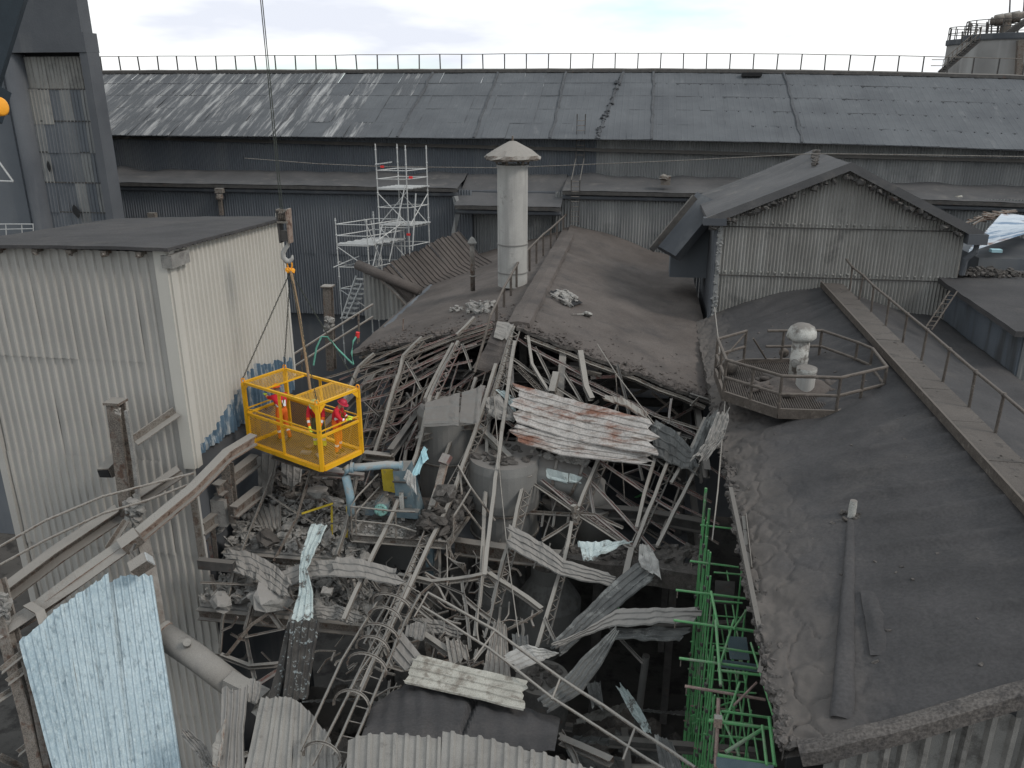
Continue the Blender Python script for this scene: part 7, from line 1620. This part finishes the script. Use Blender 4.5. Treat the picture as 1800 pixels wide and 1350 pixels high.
mb = MB(); mb.box(q + E_ @ Vector((.24, 0, 0)), (.04, .27, .32), E_); mb.build('lens', M['glass_lens'], fll)
mb = MB(); mb.prof([q + Vector((-.15, 0, .1)), q + Vector((-.28, .1, .3)), q + Vector((-.2, .2, .45))], SEC('box', .08, .04)); mb.build('bracket', M['steel_dark'], fll)
csheet_b = thing('blue_corrugated_wall', 'big light blue weathered corrugated sheet wall at the lower left', 'wall', P(170, 1200, 15.5))
tp = [(33, 1128, 14.9), (75, 1092, 15.2), (112, 1062, 15.5), (150, 1036, 15.9), (190, 1008, 16.2), (191, 1024, 16.2), (228, 1010, 16.5), (268, 1012, 16.8)]
bt = [(110, 1420, 13.4), (142, 1420, 13.5), (173, 1420, 13.6), (207, 1420, 13.7), (240, 1420, 13.8), (240, 1420, 13.8), (285, 1420, 13.9), (330, 1420, 14.0)]
for k in range(7):
    if k == 4: continue
    a, b = P(*tp[k]), P(*tp[k + 1]); c, d = P(*bt[k]), P(*bt[k + 1])
    csheet([(a, b), (lerp(a, c, .35), lerp(b, d, .35)), (c, d)], 3, .045, 'trap', 8, .035, .12, 210 + k).build('sheet', M['sheet_blue'], csheet_b)
lcn = thing('left_corner_column', 'dusty lattice column with broken stubs at the bottom left edge', 'column', P(40, 1250, 15))
mb = MB(); mb.prof([P(-8, 1020, 16), P(20, 1130, 15.2), P(52, 1250, 14.6), P(85, 1400, 13.8)], SEC('I', .34, .36, .05), up=(0, 1, 0)); mb.build('shaft', M['steel'], lcn)
mb = MB(); mb.prof([P(35, 1130, 15), P(58, 1220, 14.6), P(90, 1390, 13.8)], SEC('L', .16)); mb.build('side_angle', M['steel'], lcn)
for (a, b) in (((0, 1180), (40, 1148)), ((12, 1200), (50, 1172)), ((30, 1325), (85, 1282)), ((0, 1330), (40, 1350)), ((-5, 1230), (20, 1215))):
    mb = MB(); mb.prof([P(*a, 14.6), P(*b, 14.9)], SEC('L', .14)); mb.build('stub', M['steel_light'], lcn)
mb = MB(); rg = random.Random(14)
for k in range(40): mb.chunk(P(rg.uniform(-4, 14), rg.uniform(1040, 1110), 15.4), rg.uniform(.06, .2), k, .8, 5, 3)
mb.build('crust', M['concrete'], lcn)
dt = thing('broken_round_duct', 'broken tapering round duct lying beside the blue sheet wall', 'duct', P(350, 1160, 16.6))
p0, p1, p2 = P(281, 1112, 16.6), P(345, 1155, 16.4), P(428, 1218, 16.2)
mb = MB(); mb.prof([p0, p1, p2], [(.33 * math.cos(2 * math.pi * k / 24), .33 * math.sin(2 * math.pi * k / 24)) for k in range(24)]); mb.build('barrel', M['sheet_beige'], dt, smooth=True)
d = (p1 - p0).normalized(); mb = MB(); mb.lathe(p0, [(.34, -.03), (.36, 0), (.36, .10), (.33, .12)], 24, d); mb.build('rusty_collar', M['rust'], dt)
mb = MB(); mb.lathe(p0 - d * .04, [(.30, 0), (.29, .01)], 24, -d); mb.build('dark_mouth', M['black'], dt)
mb = MB(); q = lerp(p0, p1, .75) + Vector((.1, -.1, .28)); mb.tube([q, q + Vector((.12, -.18, .22))], .1, 12); mb.build('stub', M['sheet_beige'], dt)
mb = MB(); mb.prof([P(400, 1195, 16.1), P(462, 1225, 15.9), P(458, 1255, 15.8)], SEC('box', .4, .3)); mb.build('transition', M['sheet_beige'], dt)
# hose and red nozzle
hs = thing('green_hose', 'pale green hose looping over the broken left roof edge', 'hose', P(600, 620, 27))
mb = MB(); mb.tube([P(551, 642, 27.5), P(556, 612, 27.6), P(565, 592, 27.7), P(576, 592, 27.7), P(592, 612, 27.6), P(618, 638, 27.5), P(621, 640, 27.4)], .035, 8); mb.build('hose', M['hose'], hs)
mb = MB(); mb.tube([P(621, 640, 27.4), P(618, 620, 27.5), P(621, 600, 27.6), P(626, 592, 27.7)], .035, 8); mb.build('hose', M['hose'], hs)
rn = thing('red_nozzle', 'red nozzle standing on the ash at the broken left roof edge', 'nozzle', P(628, 600, 27.8))
mb = MB(); mb.tube([P(628, 604, 27.8), P(629, 592, 27.8)], .03, 8); mb.build('stem', M['steel'], rn)
mb = MB(); mb.tube([P(628, 593, 27.8), P(629, 584, 27.8)], .075, 10); mb.build('head', M['red_paint'], rn)
mb = MB(); mb.tube([oncr(708, 582, True), oncr(708, 582, True) + Vector((.05, 0, .55))], .025, 6); mb.build('rust_stake', M['rust'], label='thin rusty stake standing on the left ash slope', cat='stake')
for (lab, pts, r) in (('long plumb wire hanging past the large rusty sheet', ((1082, 655, 25), (1090, 760, 24.6), (1098, 880, 24)), .022), ('wire slanting from the roof edge over the rusty sheet', ((1050, 605, 26.5), (1085, 660, 25.2), (1150, 745, 24)), .018), ('thin wire hanging from the ridge plank down to the handrail', ((868, 690, 24.8), (880, 850, 22.5), (893, 980, 20.4), (912, 1120, 17)), .016), ('rope hanging at the left corner of the gable building down to the scaffold', ((1256, 540, 30), (1275, 700, 24.5), (1262, 860, 20), (1252, 950, 18.5)), .02)):
    mb = MB(); mb.tube([P(*p) for p in pts], r, 6); mb.build('hanging_wire', M['steel_light'], label=lab, cat='wire')

# lower storey steelwork glimpsed in the pits
lo = thing('lower_storey_frame', 'dark lower storey beams and pipes in the pits below the wreck', 'frame', (-5, 18, 4))
rl2 = random.Random(321)
for k in range(26):
    x = rl2.uniform(-12, 1.5); y = rl2.uniform(14, 23); z = rl2.uniform(6, 11.5); a = rl2.choice((0, 0, 1, 2)); l = rl2.uniform(1.5, 5)
    d = Vector((l, rl2.uniform(-.4, .4), rl2.uniform(-.3, .3))) if a == 0 else (Vector((rl2.uniform(-.3, .3), l, rl2.uniform(-.4, .4))) if a == 1 else Vector((rl2.uniform(-.4, .4), .2, -l)))
    mb = MB(); p = Vector((x, y, z))
    if k % 4 == 0: mb.tube([p, p + d * .5 + Vector((0, 0, .1)), p + d], rl2.uniform(.06, .16), 10)
    else: mb.prof([p, p + d], SEC('I', .18, .26, .03))
    mb.build('pipe' if k % 4 == 0 else 'beam', M[rl2.choice(('steel_dark', 'steel_dark', 'steel', 'hopper_dark'))], lo)
for k in range(10):
    x = rl2.uniform(-11.5, 1); y = rl2.uniform(15, 22); z = rl2.uniform(8, 11); u = Vector((rl2.uniform(.8, 1.8), rl2.uniform(-.4, .4), rl2.uniform(-.5, .5))); v = Vector((rl2.uniform(-.4, .4), rl2.uniform(.3, 1), rl2.uniform(-1.4, -.4))); p = Vector((x, y, z))
    csheet([(p, p + u), (p + v * .6, p + u + v * .6), (p + v, p + u + v * 1.1)], 5, .03, 'low', 6, .1, .4, 400 + k).build('fallen_sheet', M[rl2.choice(('sheet_dark', 'sheet', 'sheet_dark'))], lo)

# ---------------------------------------------------------------- green tube scaffold under the torn right edge
gs = thing('green_scaffold', 'tall green painted tube scaffold under the torn edge of the right roof', 'scaffold', (2.2, 15, 0))
rg = random.Random(44); G = 'green_tube'
def gt(a, b, r=.028, m=G, nm='tube'): mb = MB(); mb.tube([a, b], r, 8); return mb.build(nm, M[m], gs)
clm = MB(); clm.box((0, 0, 0), (.09, .08, .09)); clme = clm.mesh('coupler', M['steel_dark'])
ys = [10.6 + .5 * k for k in range(20)]
for i, y in enumerate(ys):
    zt_ = min(16.6, 13.2 + .24 * i) + rg.uniform(-.2, .3)
    for j, x in enumerate((2.08, 2.85)):
        if j and (i > 15 or i % 2): continue
        t = zt_ if j == 0 else zt_ - .3
        gt(Vector((x + rg.uniform(-.02, .02), y, 0)), Vector((x + rg.uniform(-.02, .02), y, t)), .024, G, 'standard')
        if j == 0:
            z = 4.0 + .3 * (i % 3)
            while z < t - .3: place(clme, 'coupler', (x, y, z), gs, (0, 0, rg.uniform(0, 3))); z += 1.9
for x, y0, y1, zt_ in ((2.15, 20.2, 20.6, 16.9), (2.22, 20.0, 20.0, 16.6)): gt(Vector((x, y0, 4)), Vector((x, y1, zt_)), .04, 'green_tube', 'standard')
for z in [3.2, 5.1, 6.6, 7.7, 8.9, 9.9, 10.8, 11.7, 12.6, 13.5, 14.4]:
    for x in (2.12, 2.9):
        y1 = 20.5 if z > 12 else 20; y0 = 10.2
        if z > 13: y0 = 13.0
        gt(Vector((x, y0, z)), Vector((x, y1, z + .05)), .022, G, 'ledger')
    if z < 14:
        for y in ys[::3]: gt(Vector((1.98, y, z + .08)), Vector((3.3, y, z + .1)), .022, G if rg.random() > .2 else 'rust_tube', 'transom')
for (x0, y0, x1, y1, Y, m, r) in ((1231, 923, 1296, 930, 19.4, G, .04), (1213, 986, 1298, 997, 18.0, G, .04), (1188, 1037, 1310, 1052, 16.8, G, .045), (1184, 1090, 1345, 1113, 15.6, G, .045),
        (1194, 1157, 1330, 1175, 14.4, G, .045), (1204, 1206, 1345, 1230, 13.5, 'rust_tube', .045), (1246, 1266, 1366, 1282, 12.6, G, .05), (1262, 1327, 1365, 1345, 11.9, G, .045),
        (1255, 1006, 1304, 1010, 17.6, G, .035), (1262, 1100, 1335, 1110, 15.3, G, .04), (1262, 1138, 1340, 1150, 14.8, G, .04), (1262, 1178, 1365, 1190, 14.1, G, .045), (1268, 1250, 1355, 1262, 12.9, G, .04),
        (1255, 1056, 1305, 1060, 16.5, G, .035)):
    mb = MB(); mb.tube([P(x0, y0, Y), P(x1, y1, Y + .1)], r * .65, 8); mb.build('transom', M[m], gs)
    if x0 < 1215 and r > .039: mb = MB(); mb.tube([P(x0 + 3, y0, Y), P(x0 + 2, y0 + 14, Y)], .012, 6); mb.build('hanging_tie', M['steel'], gs)
for (a, b, m, r) in (((1276, 1322, 12.0), (1340, 1282, 12.6), G, .045), ((1290, 1105, 15.2), (1314, 1070, 16.2), G, .03), ((1262, 1180, 14.2), (1290, 1090, 15.6), G, .03), ((1300, 1200, 13.8), (1275, 1270, 12.8), G, .03),
        ((1260, 1240, 13.2), (1300, 1330, 12.2), G, .03), ((1320, 1130, 14.8), (1360, 1260, 12.8), G, .03), ((1330, 1200, 13.6), (1290, 1240, 13.0), 'rust_tube', .03), ((1263, 1228, 13.0), (1258, 1350, 11.9), 'rust_tube', .045), ((1258, 1090, 15.4), (1267, 1205, 13.7), G, .04), ((1250, 1040, 16.6), (1262, 1100, 15.4), G, .04), ((1352, 1260, 12.3), (1362, 1345, 11.6), G, .04), ((1340, 1275, 12.4), (1348, 1345, 11.7), G, .035),
        ((1325, 1075, 16), (1335, 1140, 15), G, .03), ((1336, 1080, 15.8), (1344, 1110, 15.4), G, .03)):
    mb = MB(); mb.tube([P(*a), P(*b)], r * .8, 8); mb.build('brace', M[m], gs)
for k in range(46):
    y = rg.uniform(10.8, 18); z = rg.uniform(4, 12); gt(Vector((2.0, y, z)), Vector((2.9, y + rg.uniform(-1.4, 1.4), z + rg.uniform(1, 2))), .026, G, 'brace')
for (a, b, c, d, Y) in (((1278, 1118), (1312, 1120), (1318, 1160), (1284, 1158), 15.4), ((1262, 1158), (1335, 1168), (1338, 1182), (1264, 1172), 14.6), ((1260, 1330), (1360, 1345), (1360, 1375), (1258, 1372), 11.9), ((1258, 1020), (1292, 1022), (1290, 1062), (1256, 1060), 17.2)):
    mb = MB(); q = [P(*v, Y) for v in (a, b, c, d)]; dn = Vector((.0, .05, -.05)); mb.hexa([v + dn for v in q] + q); mb.build('plank', M['machine_blue' if Y < 17 else 'steel_dark'], gs)
mb = MB(); mb.box(P(1262, 1268, 12.55), (.14, .12, .2)); mb.build('swivel_plate', M['rust'], gs)
